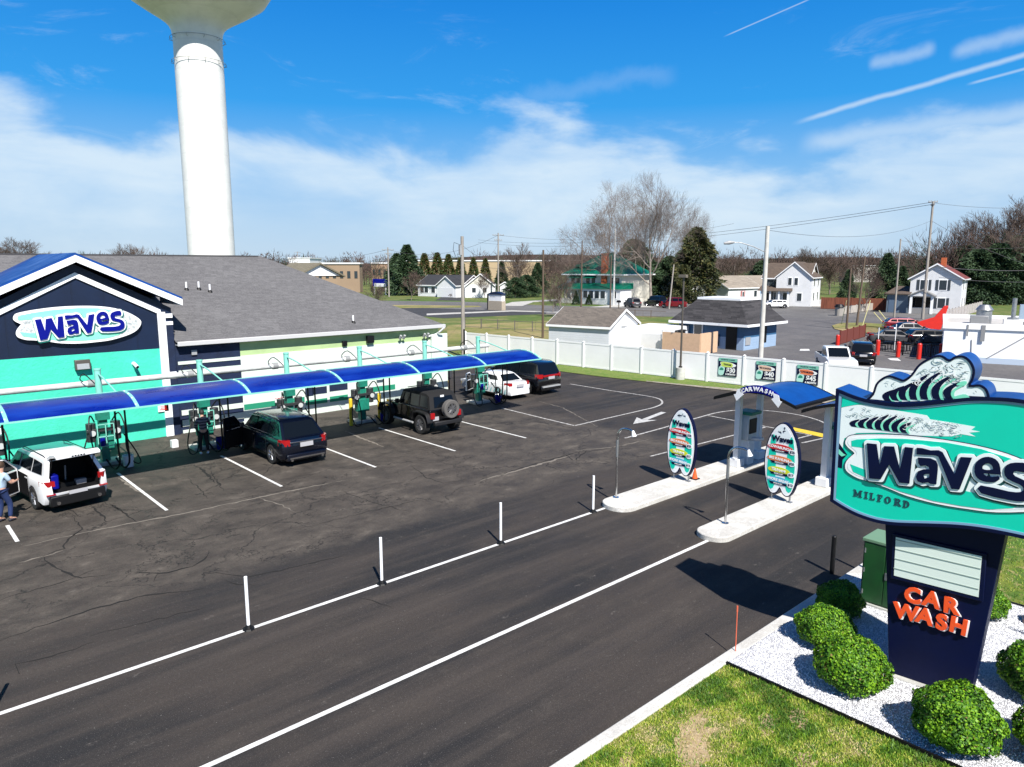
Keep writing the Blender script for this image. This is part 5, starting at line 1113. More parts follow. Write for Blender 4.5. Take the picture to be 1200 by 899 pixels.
# dark blue crossover by the second vacuum
c1 = car('parked_car', 'dark blue crossover with its left front door open at the vacuum', 'car', (12.26, 27.55, 0), 0, PNAVY, L=4.95, W_=1.92, H=1.72, belt=(1.06, 1.04), cowl=1.25, roof=(.6, -1.75), rear=-2.3, hood=(1.0, .86), wb=(-1.45, 1.42), r=.375, clad=False, tail=(.82, 1.05), wins=[(1.25, .1, 'f'), (.02, -.98, 'm'), (-1.06, -2.3, 'r')])
MB().box(-.66, .66, -2.52, -2.475, .93, .975).build('chrome_strip', CHROME, c1, bevel=.01); MB().prism([(-2.56, .33), (-2.5, .33), (-2.5, .40), (-2.56, .39)], -.7, .7, 'x').build('chrome_valance', CHROME, c1)
door(c1, (-.95, 1.15, 0), 62, -1, PNAVY, 1.05, zb_=1.04, zt_=1.55); MB().tube([(-.80, .9, 1.60), (-.78, -.3, 1.655), (-.80, -1.2, 1.60), (-.87, -1.75, 1.30), (-.88, -1.6, 1.12), (-.89, 1.0, 1.09)], .012, 5).build('window_chrome', CHROME, c1)
for s in (-1, 1): MB().cyl((s * .62, -2.56, .29), (s * .62, -2.4, .29), .05, n=10).build('exhaust_tip', CHROME, c1)
j0 = None
# black full-size wagon at the end
c5 = car('parked_car', 'long black full-size wagon with red tail strip past the white sedan', 'car', (30.0, 32.3, 0), R(2), PBLK, L=5.3, W_=2.02, H=1.90, belt=(1.16, 1.14), cowl=1.45, roof=(.85, -2.25), rear=-2.55, hood=(1.12, 1.0), wb=(-1.6, 1.5), r=.40, wr=.74, clad=False, tail=(.98, 1.22), wins=[(1.45, .3, 'f'), (.2, -.85, 'm'), (-.95, -2.5, 'r')])
MB().box(-.7, .7, -2.70, -2.64, 1.06, 1.17).build('tail_strip', MATS['red_lens'], c5, bevel=.01); MB().box(-.6, .6, -2.66, -2.6, .98, 1.03).build('chrome_strip', CHROME, c5)
MB().box(-.75, .75, -2.74, -2.6, .45, .52).build('step_pad', GREYM, c5); 
for y in (.1, -1.4): MB().box(-.62, .62, y - .03, y + .03, 1.90, 1.93).build('roof_crossbar', BLACK, c5)
# white sedan, door open
c4 = car('parked_car', 'white compact sedan with pale mint wrap and left door open, by the last vacuum', 'car', (27.65, 31.9, 0), R(-1), PWHT, L=4.45, W_=1.76, H=1.44, belt=(.98, .93), cowl=1.05, roof=(.25, -1.05), rear=-1.55, hood=(.9, .78), wb=(-1.3, 1.35), r=.32, wr=.58, trunk=(-1.65, .99), clad=False, tail=(.78, .96), rails=False, wins=[(1.05, .0, 'f'), (-.06, -1.45, 'r')])
door(c4, (-.87, .95, 0), 60, -1, PWHT, 1.0, zb_=.93, zt_=1.32)
m = MB()
for s in (-1, 1):
    for k in range(6): m.prism([(-.4 - .32 * k, .36), (-.25 - .32 * k, .36), (-.45 - .3 * k, .62), (-.5 - .3 * k, .60)], *(sorted((s * .875, s * .884))), 'x')
m.build('body_decal', PMBL, c4)
# black soft-top off-roader
j = thing('offroad_vehicle', 'black soft-top off-road vehicle with a spare wheel on its tailgate', 'off-road vehicle', (19.38, 27.75, 0), R(-1))
SOFT = M('soft_top_fabric', (.006, .006, .007), .85, bump=.2); hw = .80
mb = MB(); mb.mat(PBLK); mb.prism([(-1.95, .55), (1.05, .55), (1.05, 1.12), (-1.95, 1.1)], -hw, hw, 'x'); mb.build('body_tub', PBLK, j, bevel=.03)
mb = MB(); vs = [(-.72, 1.0, .55), (.72, 1.0, .55), (.56, 2.0, .55), (-.56, 2.0, .55), (-.72, 1.0, 1.15), (.72, 1.0, 1.15), (.52, 2.0, 1.06), (-.52, 2.0, 1.06)]; mb.mat(PBLK); mb.add(vs, [(3, 2, 1, 0), (4, 5, 6, 7), (0, 1, 5, 4), (1, 2, 6, 5), (2, 3, 7, 6), (3, 0, 4, 7)]); mb.build('bonnet', PBLK, j, bevel=.03)
mb = MB()
vs = []; G2 = [(.55, 1.1), (.28, 1.76), (-.5, 1.82), (-1.5, 1.80), (-1.72, 1.70), (-1.93, 1.1)]
for sx, ins in ((-1, 0), (-1, .1), (1, .1), (1, 0)):
    for y, z in G2: vs.append((sx * ((.78 if z < 1.3 else .68) - ins), y, z - (.04 if ins == 0 and z > 1.3 else 0)))
n = 6; fs = [tuple(range(n)), tuple(reversed(range(3 * n, 4 * n)))]
for i in range(3):
    for k in range(n): fs.append((i * n + k, i * n + (k + 1) % n, (i + 1) * n + (k + 1) % n, (i + 1) * n + k))
mb.mat(SOFT); mb.add(vs, fs); mb.build('soft_top', SOFT, j, smooth=35)
for s in (-1, 1):
    for poly in ([(.42, 1.16), (-.32, 1.16), (-.32, 1.66), (.22, 1.66)], [(-.42, 1.16), (-1.05, 1.16), (-1.05, 1.66), (-.42, 1.66)], [(-1.15, 1.18), (-1.78, 1.18), (-1.62, 1.64), (-1.15, 1.66)]):
        m = MB(); m.face(*[(s * ((.78 + (.68 - .78) * min(1, max(0, (z - 1.1) / .65))) + .012), y, z) for y, z in (poly if s > 0 else poly[::-1])]); m.build('window', GLASS, j)
    for yc in (-1.38, 1.42):
        fl = smooth_loop([(yc - .62, .62), (yc - .5, .92), (yc - .2, 1.0), (yc + .2, 1.0), (yc + .5, .92), (yc + .62, .62)], 3, False); m = MB(); m.prism(fl + [(p[0], p[1] - .06) for p in fl[::-1]], *(sorted((s * .70, s * .98))), 'x'); m.build('fender_flare', M('satin_black_plastic', (.012, .012, .013), .5), j, bevel=.015)
    MB().tube([(s * .9, -.75, .42), (s * .9, .75, .42)], .05, 8).build('side_step', CHROME if False else GREYM, j, smooth=40)
    MB().box(*(sorted((s * .6, s * .8))), -2.03, -1.94, .72, .98).build('taillight', MATS['red_lens'], j, bevel=.01)
    MB().prism([(.38, 1.12), (.52, 1.12), (.5, 1.32), (.38, 1.32)], *(sorted((s * .84, s * 1.0))), 'x').build('mirror', BLACK, j, bevel=.02); MB().lathe([(0, 0), (.1, 0), (.11, .04), (0, .05)], 14).build('headlight', MATS['clear_lens'], j, loc=(s * .38, 2.02, .88)).rotation_euler = (R(90), 0, 0)
mb = MB(); mb.box(-.72, .72, -2.22, -2.05, .45, .62); mb.build('rear_bumper', M('satin_black_plastic', (.012, .012, .013), .5), j, bevel=.03); MB().box(-.8, .8, 2.1, 2.28, .5, .66).build('front_bumper', MATS['satin_black_plastic'], j, bevel=.03)
mb = MB()
for k in range(7): mb.box(-.3 + .09 * k, -.26 + .09 * k, 2.0, 2.02, .66, 1.0)
mb.build('grille', GREYM, j); MB().box(-.68, -.38, -2.0, -1.96, .64, .8).build('licence_plate', MATS['plate_white'], j)
mb = MB(); mb.face(*[(x, y, z) for x, y, z in ((-.55, -1.925, 1.18), (.55, -1.925, 1.18), (.48, -1.765, 1.62), (-.48, -1.765, 1.62))]); mb.build('rear_window', GLASS, j)
mb = MB(); mb.face(*[(x, y, z) for x, y, z in ((.70, .565, 1.16), (-.70, .565, 1.16), (-.62, .33, 1.68), (.62, .33, 1.68))]); mb.build('windshield', GLASS, j)
MB().box(-.16, .02, -1.83, -1.80, 1.60, 1.68).build('white_decal', WHT2, j).rotation_euler = (0, 0, 0)
mb = MB(); mb.box(-.7, .7, -1.2, 1.9, .35, .56); mb.build('chassis', BLACK, j)
mb = MB(); [mb.box(-.55, .55, y - .025, y + .025, 1.83, 1.86) for y in (-.2, .1)]; mb.build('roof_crossbar', BLACK, j)
DGR = M('dark_rim', (.12, .12, .125), .4, .4); tm, rm = wheel_proto(.42, .28, DGR, 8); DUST = M('dusty_tyre', (.10, .095, .09), .9)
for s in (-1, 1):
    for y in (-1.38, 1.42):
        o = bpy.data.objects.new('wheel', tm); COL.objects.link(o); o.parent = j; o.location = (s * .82, y, .42); o.rotation_euler = (0, 0, 0 if s > 0 else PI); q_ = bpy.data.objects.new('rim', rm); COL.objects.link(q_); q_.parent = o
tm2, rm2 = wheel_proto(.40, .26, DGR, 8, DUST); o = bpy.data.objects.new('spare_wheel', tm2); COL.objects.link(o); o.parent = j; o.location = (.12, -2.17, 1.10); o.rotation_euler = (0, 0, -PI / 2); q_ = bpy.data.objects.new('rim', rm2); COL.objects.link(q_); q_.parent = o
# white crossover with raised tailgate
c0 = car('parked_car', 'white crossover with raised tailgate and open left doors at the first vacuum', 'car', (4.32, 27.43, 0), R(8), PWHT, L=4.6, W_=1.86, H=1.68, belt=(1.1, 1.04), cowl=1.1, roof=(.45, -1.85), rear=-2.15, hood=(1.0, .85), wb=(-1.3, 1.4), r=.36, clad=True, tail=(.86, 1.02), rails=True, wins=[(1.1, .1, 'f'), (0, -.95, 'm'), (-1.03, -2.1, 'r')])
kids = {c.name.split('.')[0]: c for c in c0.children}
cutr = MB(); cutr.prism([(-.68, .62), (.68, .62), (.72, 1.05), (.56, 1.56), (-.56, 1.56), (-.72, 1.05)], -2.6, -1.05, 'y')
for o in [c for c in c0.children if c.name.startswith(('body', 'cabin'))]: cut(o, cutr)
for o in [c for c in c0.children if c.name.startswith('rear_window')]: bpy.data.objects.remove(o)
for o in [c for c in c0.children if c.name.startswith('licence')]: o.location.z = -.30
lin = MB(); P = [(-.675, .625), (.675, .625), (.715, 1.05), (.555, 1.555), (-.555, 1.555), (-.715, 1.05)]
vs = [(x, -2.22, z) for x, z in P[:2]] + [(x, -2.12 if z < 1.2 else -1.9, z) for x, z in P[2:]] + [(x, -1.06, z) for x, z in P]
lin.mat(DARKIN); lin.add([vs[k] for k in range(12)], [(0, 1, 7, 6), (1, 2, 8, 7), (2, 3, 9, 8), (3, 4, 10, 9), (4, 5, 11, 10), (5, 0, 6, 11), (6, 7, 8, 9, 10, 11)])
cb_ = lin.build('cargo_bay', DARKIN, c0)
MB().box(-.6, -.36, -1.9, -1.5, .64, 1.1).build('blue_bag', BLUED, cb_, bevel=.04); MB().box(.15, .45, -1.8, -1.6, .64, .8).cyl((0, -1.3, .65), (.05, -1.25, 1.2), .03, n=6).build('cargo', M('cargo_grey', (.35, .33, .33), .6), cb_, bevel=.02)
gt = MB(); g2 = [(-1.78, 1.66), (-2.1, 1.80), (-2.5, 1.88), (-2.66, 1.83), (-2.66, 1.74), (-2.5, 1.78), (-2.1, 1.70), (-1.8, 1.58)]; gt.prism(g2, -.62, .62, 'x'); tg = gt.build('raised_tailgate', PWHT, c0, smooth=30, bevel=.02)
m = MB(); m.prism([(-1.85, 1.60), (-2.1, 1.69), (-2.5, 1.77), (-2.62, 1.735), (-2.62, 1.72), (-2.5, 1.75), (-2.1, 1.67), (-1.85, 1.58)], -.56, .56, 'x'); m.build('tailgate_lining', DARKIN, tg); m = MB(); [m.box(x, x + .055, -2.668, -2.66, 1.77, 1.81) for x in (-.2, -.12, -.04, .04, .12)]; m.build('tailgate_lettering', BLACK, tg)
for s in (-1, 1): MB().tube([(s * .6, -1.95, 1.2), (s * .58, -2.2, 1.72)], .015, 6).build('gas_strut', BLACK, c0)
door(c0, (-.93, 1.05, 0), 62, -1, PWHT, 1.05, zb_=1.04, zt_=1.5); door(c0, (-.93, -.05, 0), 55, -1, PWHT, .9, zb_=1.06, zt_=1.5)
MB().prism([(-2.37, .24), (-2.1, .22), (-2.1, .56), (-2.36, .56)], -.78, .78, 'x').build('bumper_skirt', BLACK, c0, bevel=.03)
for s in (-1, 1): MB().box(*(sorted((s * .62, s * .86))), -2.335, -2.25, .60, .635).build('reflector', MATS['red_lens'], c0); MB().cyl((s * .58, -2.40, .34), (s * .58, -2.3, .34), .055, n=10).build('exhaust_tip', CHROME, c0)

# ------------------------------------------------------------------ people
SKIN = M('skin', (.48, .27, .19), .55); HAIR = M('brown_hair', (.05, .025, .012), .7); HAIRK = M('black_hair', (.01, .008, .007), .7)
def skinned(name, verts, edges, radii, m, parent, sub=2, root=0):
    me = bpy.data.meshes.new(name); me.from_pydata([tuple(v) for v in verts], edges, []); o = bpy.data.objects.new(name, me); COL.objects.link(o)
    sk = o.modifiers.new('s', 'SKIN'); ss = o.modifiers.new('u', 'SUBSURF'); ss.levels = sub; ss.render_levels = sub
    for i, r_ in enumerate(radii):
        d = me.skin_vertices[0].data[i]; d.radius = (r_ if hasattr(r_, '__len__') else (r_, r_)); d.use_root = (i == root)
    bpy.context.view_layer.update(); nm = bpy.data.meshes.new_from_object(o.evaluated_get(bpy.context.evaluated_depsgraph_get())); bpy.data.objects.remove(o)
    nm.materials.clear(); nm.materials.append(m); nm.polygons.foreach_set('use_smooth', [True] * len(nm.polygons)); nm.name = name
    o = bpy.data.objects.new(name, nm); COL.objects.link(o); o.parent = parent; return o
def person(label, loc, rot, J, top, bottom, shoe, hair, short=True, long_hair=0):
    """J: joint dictionary in local space (y forward, x right)"""
    t = thing('person', label, 'person', loc, rot)
    V = lambda k: Vector(J[k]); keys = ['pelvis', 'waist', 'chest', 'neck', 'headb', 'headt', 'shL', 'elL', 'wrL', 'shR', 'elR', 'wrR', 'hipL', 'knL', 'anL', 'toL', 'hipR', 'knR', 'anR', 'toR']
    rad = {'pelvis': .12, 'waist': .115, 'chest': .135, 'neck': .055, 'headb': .078, 'headt': .082, 'shL': .06, 'elL': .043, 'wrL': .029, 'shR': .06, 'elR': .043, 'wrR': .029, 'hipL': .085, 'knL': .058, 'anL': .04, 'toL': .035, 'hipR': .085, 'knR': .058, 'anR': .04, 'toR': .035}
    ed = [('pelvis', 'waist'), ('waist', 'chest'), ('chest', 'neck'), ('neck', 'headb'), ('headb', 'headt'), ('chest', 'shL'), ('shL', 'elL'), ('elL', 'wrL'), ('chest', 'shR'), ('shR', 'elR'), ('elR', 'wrR'), ('pelvis', 'hipL'), ('hipL', 'knL'), ('knL', 'anL'), ('anL', 'toL'), ('pelvis', 'hipR'), ('hipR', 'knR'), ('knR', 'anR'), ('anR', 'toR')]
    vs = [V(k) for k in keys]; rs_ = [rad[k] for k in keys]; E_ = [(keys.index(a), keys.index(b)) for a, b in ed]
    for s in 'LR':   # palm, fingers and thumb
        w = V('wr' + s); d = (w - V('el' + s)).normalized(); side = Vector((-1 if s == 'L' else 1, 0, 0)); up = d.cross(side).normalized(); side = up.cross(d).normalized() if up.length > .1 else side
        pi = len(vs); vs.append(w + d * .07); rs_.append((.034, .02)); E_.append((keys.index('wr' + s), pi))
        for k, ln in enumerate((.062, .075, .07, .055)):
            b = w + d * .085 + up * (.024 - .016 * k); a1 = b + d * ln * .6 + side * -.008; a2 = a1 + d * ln * .35 - side * .022
            q0 = len(vs); vs += [b, a1, a2]; rs_ += [.0085, .008, .0065]; E_ += [(pi, q0), (q0, q0 + 1), (q0 + 1, q0 + 2)]
        b = w + d * .03 + up * .035; q0 = len(vs); vs += [b, b + d * .035 + up * .012]; rs_ += [.011, .009]; E_ += [(pi, q0), (q0, q0 + 1)]
    skinned('body', vs, E_, rs_, SKIN, t)
    hb, htp = V('headb'), V('headt'); hc = (hb + htp) / 2 + Vector((0, 0, .01)); f = Vector(J['face'])
    side = f.cross(Vector((0, 0, 1))).normalized()
    fm = MB()
    for s in (-1, 1): fm.cb(hc + f * .085 + side * s * .032 + Vector((0, 0, .01)), (.02, .02, .012))
    fm.build('eyes', BLACK, t); nm = MB(); nm.tube([hc + f * .085 + Vector((0, 0, .01)), hc + f * .11 - Vector((0, 0, .025))], [.008, .014], 6); nm.build('nose', SKIN, t)
    hm = MB(); 
    prof = []; 
    for i in range(9):
        th = PI * .62 * i / 8
        for k in range(16):
            a = 2 * PI * k / 16; p = Vector((math.sin(th) * math.cos(a), math.sin(th) * math.sin(a), math.cos(th)))
            p = Vector((p.x * .1, p.y * .112, p.z * .125)); prof.append(hc + p - f * .022 + Vector((0, 0, .022)))
    hm.add(prof, [(i * 16 + k, i * 16 + (k + 1) % 16, (i + 1) * 16 + (k + 1) % 16, (i + 1) * 16 + k) for i in range(8) for k in range(16)]); hm.build('hair', hair, t, smooth=60)
    tk = ['waist', 'chest', 'shL', 'shR']; tv = [V('pelvis') + Vector((0, 0, .0)), V('waist'), V('chest'), V('neck') - Vector((0, 0, .05)), V('shL'), V('shR')]; tr = [.155 if not short else .165, .15, .165, .07, .082, .082]; te = [(0, 1), (1, 2), (2, 3), (2, 4), (2, 5)]
    for s, i in (('L', 4), ('R', 5)):
        e = V('el' + s); sh = V('sh' + s)
        if short: tv.append(sh.lerp(e, .75)); tr.append(.062); te.append((i, len(tv) - 1))
        else: tv += [e, V('wr' + s)]; tr += [.066, .05]; te += [(i, len(tv) - 2), (len(tv) - 2, len(tv) - 1)]
    tp_ = skinned('jacket' if not short else 'shirt', tv, te, tr, top, t)
    bv = [V('pelvis') + Vector((0, 0, .04)), V('hipL'), V('knL'), V('anL') + Vector((0, 0, .03)), V('hipR'), V('knR'), V('anR') + Vector((0, 0, .03))]
    skinned('trousers', bv, [(0, 1), (1, 2), (2, 3), (0, 4), (4, 5), (5, 6)], [.14, .11, .078, .06, .11, .078, .06], bottom, t)
    for s in 'LR':
        a, o_ = V('an' + s), V('to' + s); d = (o_ - a); d.z = 0; d.normalize(); base = Vector((a.x, a.y, .045))
        skinned('shoe', [base - d * .07, base + d * .03 + Vector((0, 0, .01)), base + d * .15], [(0, 1), (1, 2)], [(.05, .045), (.052, .05), (.045, .035)], shoe, t, 2)
    return t
STRIPE = bpy.data.materials.new('striped_jacket'); STRIPE.use_nodes = True; b_ = STRIPE.node_tree.nodes['Principled BSDF']; q = NG(STRIPE.node_tree); oc = q.node('ShaderNodeTexCoord').outputs['Object']; z_ = q.node('ShaderNodeSeparateXYZ', inp={0: oc}).outputs[2]
q.set(b_, 'Base Color', q.mix(q.mrange(q.math('FRACT', q.math('ADD', q.math('MULTIPLY', z_, 9), q.noise(oc, 6, 3))), .45, .55), (.03, .03, .04), (.16, .15, .17))); b_.inputs['Roughness'].default_value = .8
TEE = M('pale_blue_shirt', (.38, .5, .62), .85, vary=.12, vscale=6); JEAN = M('navy_jeans', (.012, .03, .11), .85, vary=.2, vscale=8)
person('person in a pale blue T-shirt and navy jeans beside the open white car', (2.7, 25.3, 0), R(-60),
       dict(pelvis=(0, 0, .98), waist=(0, .02, 1.14), chest=(0, .04, 1.36), neck=(0, .06, 1.52), headb=(0, .09, 1.62), headt=(0, .12, 1.74), face=(0, .98, -.2), shL=(-.19, .05, 1.44), elL=(-.25, .14, 1.17), wrL=(-.16, .38, 1.14), shR=(.19, .05, 1.44), elR=(.25, .16, 1.17), wrR=(.15, .40, 1.18),
            hipL=(-.10, 0, .93), knL=(-.11, .05, .5), anL=(-.12, -.02, .1), toL=(-.13, .14, .04), hipR=(.10, 0, .93), knR=(.12, .16, .52), anR=(.12, .12, .1), toR=(.13, .29, .04)), TEE, JEAN, M('dark_shoe', (.02, .02, .03), .6), HAIR)
person('person in a dark striped jacket and black trousers facing the second vacuum station', (9.95, 29.35, 0), R(-18),
       dict(pelvis=(0, 0, .95), waist=(0, .03, 1.12), chest=(0, .07, 1.33), neck=(0, .10, 1.49), headb=(0, .14, 1.58), headt=(0, .18, 1.69), face=(0, .96, -.3), shL=(-.18, .07, 1.41), elL=(-.27, .05, 1.14), wrL=(-.22, .28, 1.02), shR=(.18, .07, 1.41), elR=(.27, .14, 1.16), wrR=(.22, .38, 1.2),
            hipL=(-.09, 0, .9), knL=(-.12, .04, .48), anL=(-.13, -.02, .09), toL=(-.15, .14, .04), hipR=(.09, 0, .9), knR=(.12, .05, .48), anR=(.13, 0, .09), toR=(.16, .16, .04)), STRIPE, M('black_trousers', (.008, .008, .01), .8), WHT2, HAIRK, short=False)
j.scale = (1.04, 1.04, 1.04)
# ------------------------------------------------------------------ poles and wires
def pole(nm, label, base, top_y, r0=.16, r1=.11, m=None, cat='utility pole', arms=(), extra=None, grp=None, lean=None, z0=0):
    p = at(*base) if not hasattr(base, 'x') else base; h = hz(top_y, p)
    t = thing(nm, label, cat, (p.x, p.y, z0), 0, grp); lx = lean or 0
    MB().tube([(0, 0, 0), (lx * .5, 0, h * .5), (lx, 0, h)], [r0, (r0 + r1) / 2, r1], 10).build('shaft', m or WOODP, t, smooth=50)
    for (z, ln, az_) in arms:
        zz = h + z; a = R(az_); d = Vector((math.cos(a), math.sin(a), 0)); mb = MB(); mb.tube([Vector((lx, 0, zz)) - d * ln / 2, Vector((lx, 0, zz)) + d * ln / 2], .06, 4); c = mb.build('crossarm', m or WOODP, t)
        mi = MB()
        for k in (-.45, -.2, .2, .45): q_ = Vector((lx, 0, zz)) + d * ln * k; mi.cyl(q_, q_ + Vector((0, 0, .22)), .05, n=6)
        mi.build('insulator', GREYM, c)
    return t, p, h
P1, p1, h1 = pole('utility_pole', 'tall pale wooden pole behind the building corner, with a dark cable guard', at(543, 418), 277, .17, .13, arms=())
MB().cyl((-.05, -.2, 0), (-.05, -.2, 2.3), .07, n=8).build('cable_guard', BLACK, P1); MB().tube([(-.15, 0, h1 - .7), (-.75, .1, h1 - .5), (-.85, .1, h1 - 1.1), (-.5, .05, h1 - 1.9), (-.2, 0, h1 - 2.4)], .02, 5).build('service_cable', BLACK, P1); MB().box(-.3, -.1, -.1, .1, h1 - 1.5, h1 - .7).build('bracket', GREYM, P1)
P2, p2, h2 = pole('utility_pole', 'thick white-washed pole with a street lamp arm, behind the price posters', at(891, 424), 265, .2, .15, M('pale_pole', (.55, .54, .5), .8, vary=.15, vscale=2), arms=())
d_ = Vector((-.74, .67, 0))
lm = MB().tube([Vector((0, 0, h2 - 2.0)), d_ * 1.0 + Vector((0, 0, h2 - 1.55)), d_ * 2.0 + Vector((0, 0, h2 - 1.25)), d_ * 2.6 + Vector((0, 0, h2 - 1.22))], .035, 8).build('lamp_arm', STEEL, P2, smooth=50)
mb = MB(); mb.tube([d_ * 2.5 + Vector((0, 0, h2 - 1.22)), d_ * 2.9 + Vector((0, 0, h2 - 1.24)), d_ * 3.3 + Vector((0, 0, h2 - 1.3))], [.07, .16, .09], 10); mb.build('lamp_head', GREYM, lm, smooth=50)
P3, p3, h3 = pole('utility_pole', 'pale utility pole with crossarm left of the monument sign, tall against the sky', at(584, 350), 273, .2, .14, arms=((-.5, 2.6, -35), (-1.6, 1.8, -35)))
P4, p4, h4 = pole('utility_pole', 'slim dark brown pole standing just behind the white fence, left of the garage', at(636, 396), 293, .13, .1, WOODD)
P5, p5, h5 = pole('utility_pole', 'far pole with a crossarm beside the tall evergreen on the left', at(456, 348), 290, .2, .14, arms=((-.6, 2.8, -35), (-1.5, 1.6, -35)))
P6, p6, h6 = pole('utility_pole', 'dark pole in front of the green-roofed house', at(681, 362), 282, .16, .1, WOODD)
P7, p7, h7 = pole('utility_pole', 'bright metal-grey pole in front of the chimney of the green-roofed house', at(719, 358), 268, .2, .13, M('pale_pole2', (.6, .6, .58), .7, vary=.12))
P8, p8, h8 = pole('utility_pole', 'brown pole close beside the bright pole at the green-roofed house', at(715, 363), 300, .14, .1, WOODD)
P9, p9, h9 = pole('utility_pole', 'thin grey pole at the right, behind the parked cars', at(1047, 381), 280, .13, .09, WOODP)
P10, p10, h10 = pole('utility_pole', 'tallest utility pole at the right, with insulators on top, in front of the red-roofed house', at(1081, 374), 236, .22, .15, WOODP, arms=((-.1, 1.2, -50), (-.5, 1.2, 40)))
P11, p11, h11 = pole('utility_pole', 'short dark pole with no arm on the dry grass island, left one', at(992, 386), 314, .14, .1, WOODD)
P12, p12, h12 = pole('utility_pole', 'leaning grey-brown pole on the dry grass island, right one', at(1004, 382), 300, .15, .1, WOODD, lean=.9)
P13, p13, h13 = pole('utility_pole', 'leaning pale pole by the dark red van', at(784, 362), 310, .15, .1, WOODP, lean=1.0)
P14, p14, h14 = pole('utility_pole', 'low pole left of the car wash roof ridge, far away', at(350, 330), 295, .22, .16, arms=((-.3, 3.0, -40),))
P15, p15, h15 = pole('utility_pole', 'faint thin lamp post behind the evergreen in the distance', at(1030, 332), 291, .2, .12, STEEL)
t, p, h = pole('sign_post', 'thin white post on the lot between the red bollards', at(1028, 412), 384, .04, .04, WHITE, 'post'); t, p, h = pole('sign_post', 'thin white post in front of the grey parked car', at(1048, 410), 380, .04, .04, WHITE, 'post')
# guy wires with yellow guards
for i, (a, b) in enumerate((((1040, 384), (1024, 366)), ((1046, 384), (1030, 364)), ((986, 380), (992, 352)), ((1010, 384), (1020, 352)))):
    A_ = at(*a); d = A_.x * math.sin(R(AZ)) + A_.y * math.cos(R(AZ)); B_ = far(b[0], b[1], d); o = MB().tube([A_, B_], .045, 6).build('guy_wire_guard', M('guy_guard', (.62, .58, .28), .6)); tag(o, ['slanting pale guard of a guy wire, nearer the thin grey pole', 'slanting pale guard of a guy wire, beside the thin grey pole, second', 'yellow guy guard left of the dark poles on the grass island', 'yellow guy guard right of the dark poles on the grass island'][i], 'guy wire', 'guy wire guards by the road')
def wire(a, b, sag, label, r=.022):
    r *= .65
    a, b = Vector(a), Vector(b); pts = [a.lerp(b, k / 24) - Vector((0, 0, 4 * sag * (k / 24) * (1 - k / 24))) for k in range(25)]
    tag(MB().tube(pts, r, 4).build('overhead_wire', M('wire_grey', (.08, .08, .085), .6)), label, 'wire', 'overhead wires')
top = lambda p, h, dz=0: (p.x, p.y, h + dz)
wire(top(p10, h10, -2.6), top(p2, h2, -.3), 1.2, 'wire from the tallest right pole down to the lamp pole')
wire(top(p10, h10, -.1), tuple(far(560, 281, 260)), 3.0, 'upper long wire running left from the tallest right pole', .045); wire(top(p10, h10, -.4), tuple(far(560, 284, 260)), 3.2, 'lower long wire running left from the tallest right pole', .045)
wire(top(p10, h10, -.2), tuple(far(1260, 240, 105)), .6, 'wire leaving the tallest pole to the right edge', .03); wire(top(p10, h10, -2.6), tuple(far(1230, 318, 90)), .6, 'wire sloping down right from the tallest pole', .03)
wire(top(p3, h3, -.5), top(p5, h5, -.5), 2.5, 'wire between the two crossarm poles on the left', .04); wire(top(p5, h5, -.5), top(p14, h14, 0), 2.5, 'wire from the far left pole towards the tower', .05); wire(top(p3, h3, -.5), tuple(far(860, 262, 150)), 2.0, 'long wire from the monument sign pole to the sycamores', .035)
wire(top(p3, h3, -2), top(p1, h1, -.7), 2.0, 'slack wire from the crossarm pole to the pale corner pole', .025); wire(top(p9, h9, -.2), tuple(far(1200, 290, 95)), .5, 'wire from the thin grey pole to the right', .02)
wire(tuple(far(1100, 313, 100)), tuple(far(1230, 316, 95)), .3, 'thick black cable in front of the dark evergreens', .06); wire(tuple(far(1100, 325, 100)), tuple(far(1230, 330, 95)), .3, 'second black cable below it, in front of the evergreens', .04)
wire(top(p7, h7, -.6), top(p6, h6, -.4), .8, 'short wire between the poles at the green-roofed house', .025); wire(top(p4, h4, -.3), top(p1, h1, -2.0), 1.0, 'wire from the dark brown pole to the corner pole', .02)

# ------------------------------------------------------------------ houses (local x along the front, y to the back)
SIDW = siding('white_siding', (.72, .73, .74), .2, amt=.25)
SIDW2 = siding('cream_siding', (.68, .66, .58), .2, amt=.25)
SIDB = siding('blue_siding', (.035, .12, .24), .25, amt=.3); SIDL = siding('pale_blue_siding', (.3, .42, .58), .25, amt=.2)
RBLK = shingles('black_shingles', (.05, .047, .05), (.008, .008, .01), .3, .9); RBRN = shingles('brown_shingles', (.11, .08, .06), (.06, .046, .037), .2, .4); RTAN = shingles('tan_shingles', (.14, .12, .10), (.075, .064, .056), .2, .4)
RCHR = shingles('charcoal_shingles', (.03, .032, .038), (.02, .02, .024), .2, .4); RRED = shingles('red_shingles', (.17, .035, .03), (.1, .025, .022), .2, .4); RGREY = shingles('pale_grey_shingles', (.3, .3, .29), (.22, .22, .21), .2, .4)
GREENM = M('green_metal_roof', (.0, .14, .085), .4, vary=.15, vscale=.4); BRICK = M('orange_brick', (.5, .12, .04), .8, vary=.3, vscale=8); SHUT = M('dark_shutter', (.03, .04, .05), .6); PGR = M('porch_grey', (.22, .22, .22), .8)
def frame(pl, pr):
    a, b = at(*pl), at(*pr); d = (b - a).to_2d(); return a, math.atan2(d.y, d.x), d.length
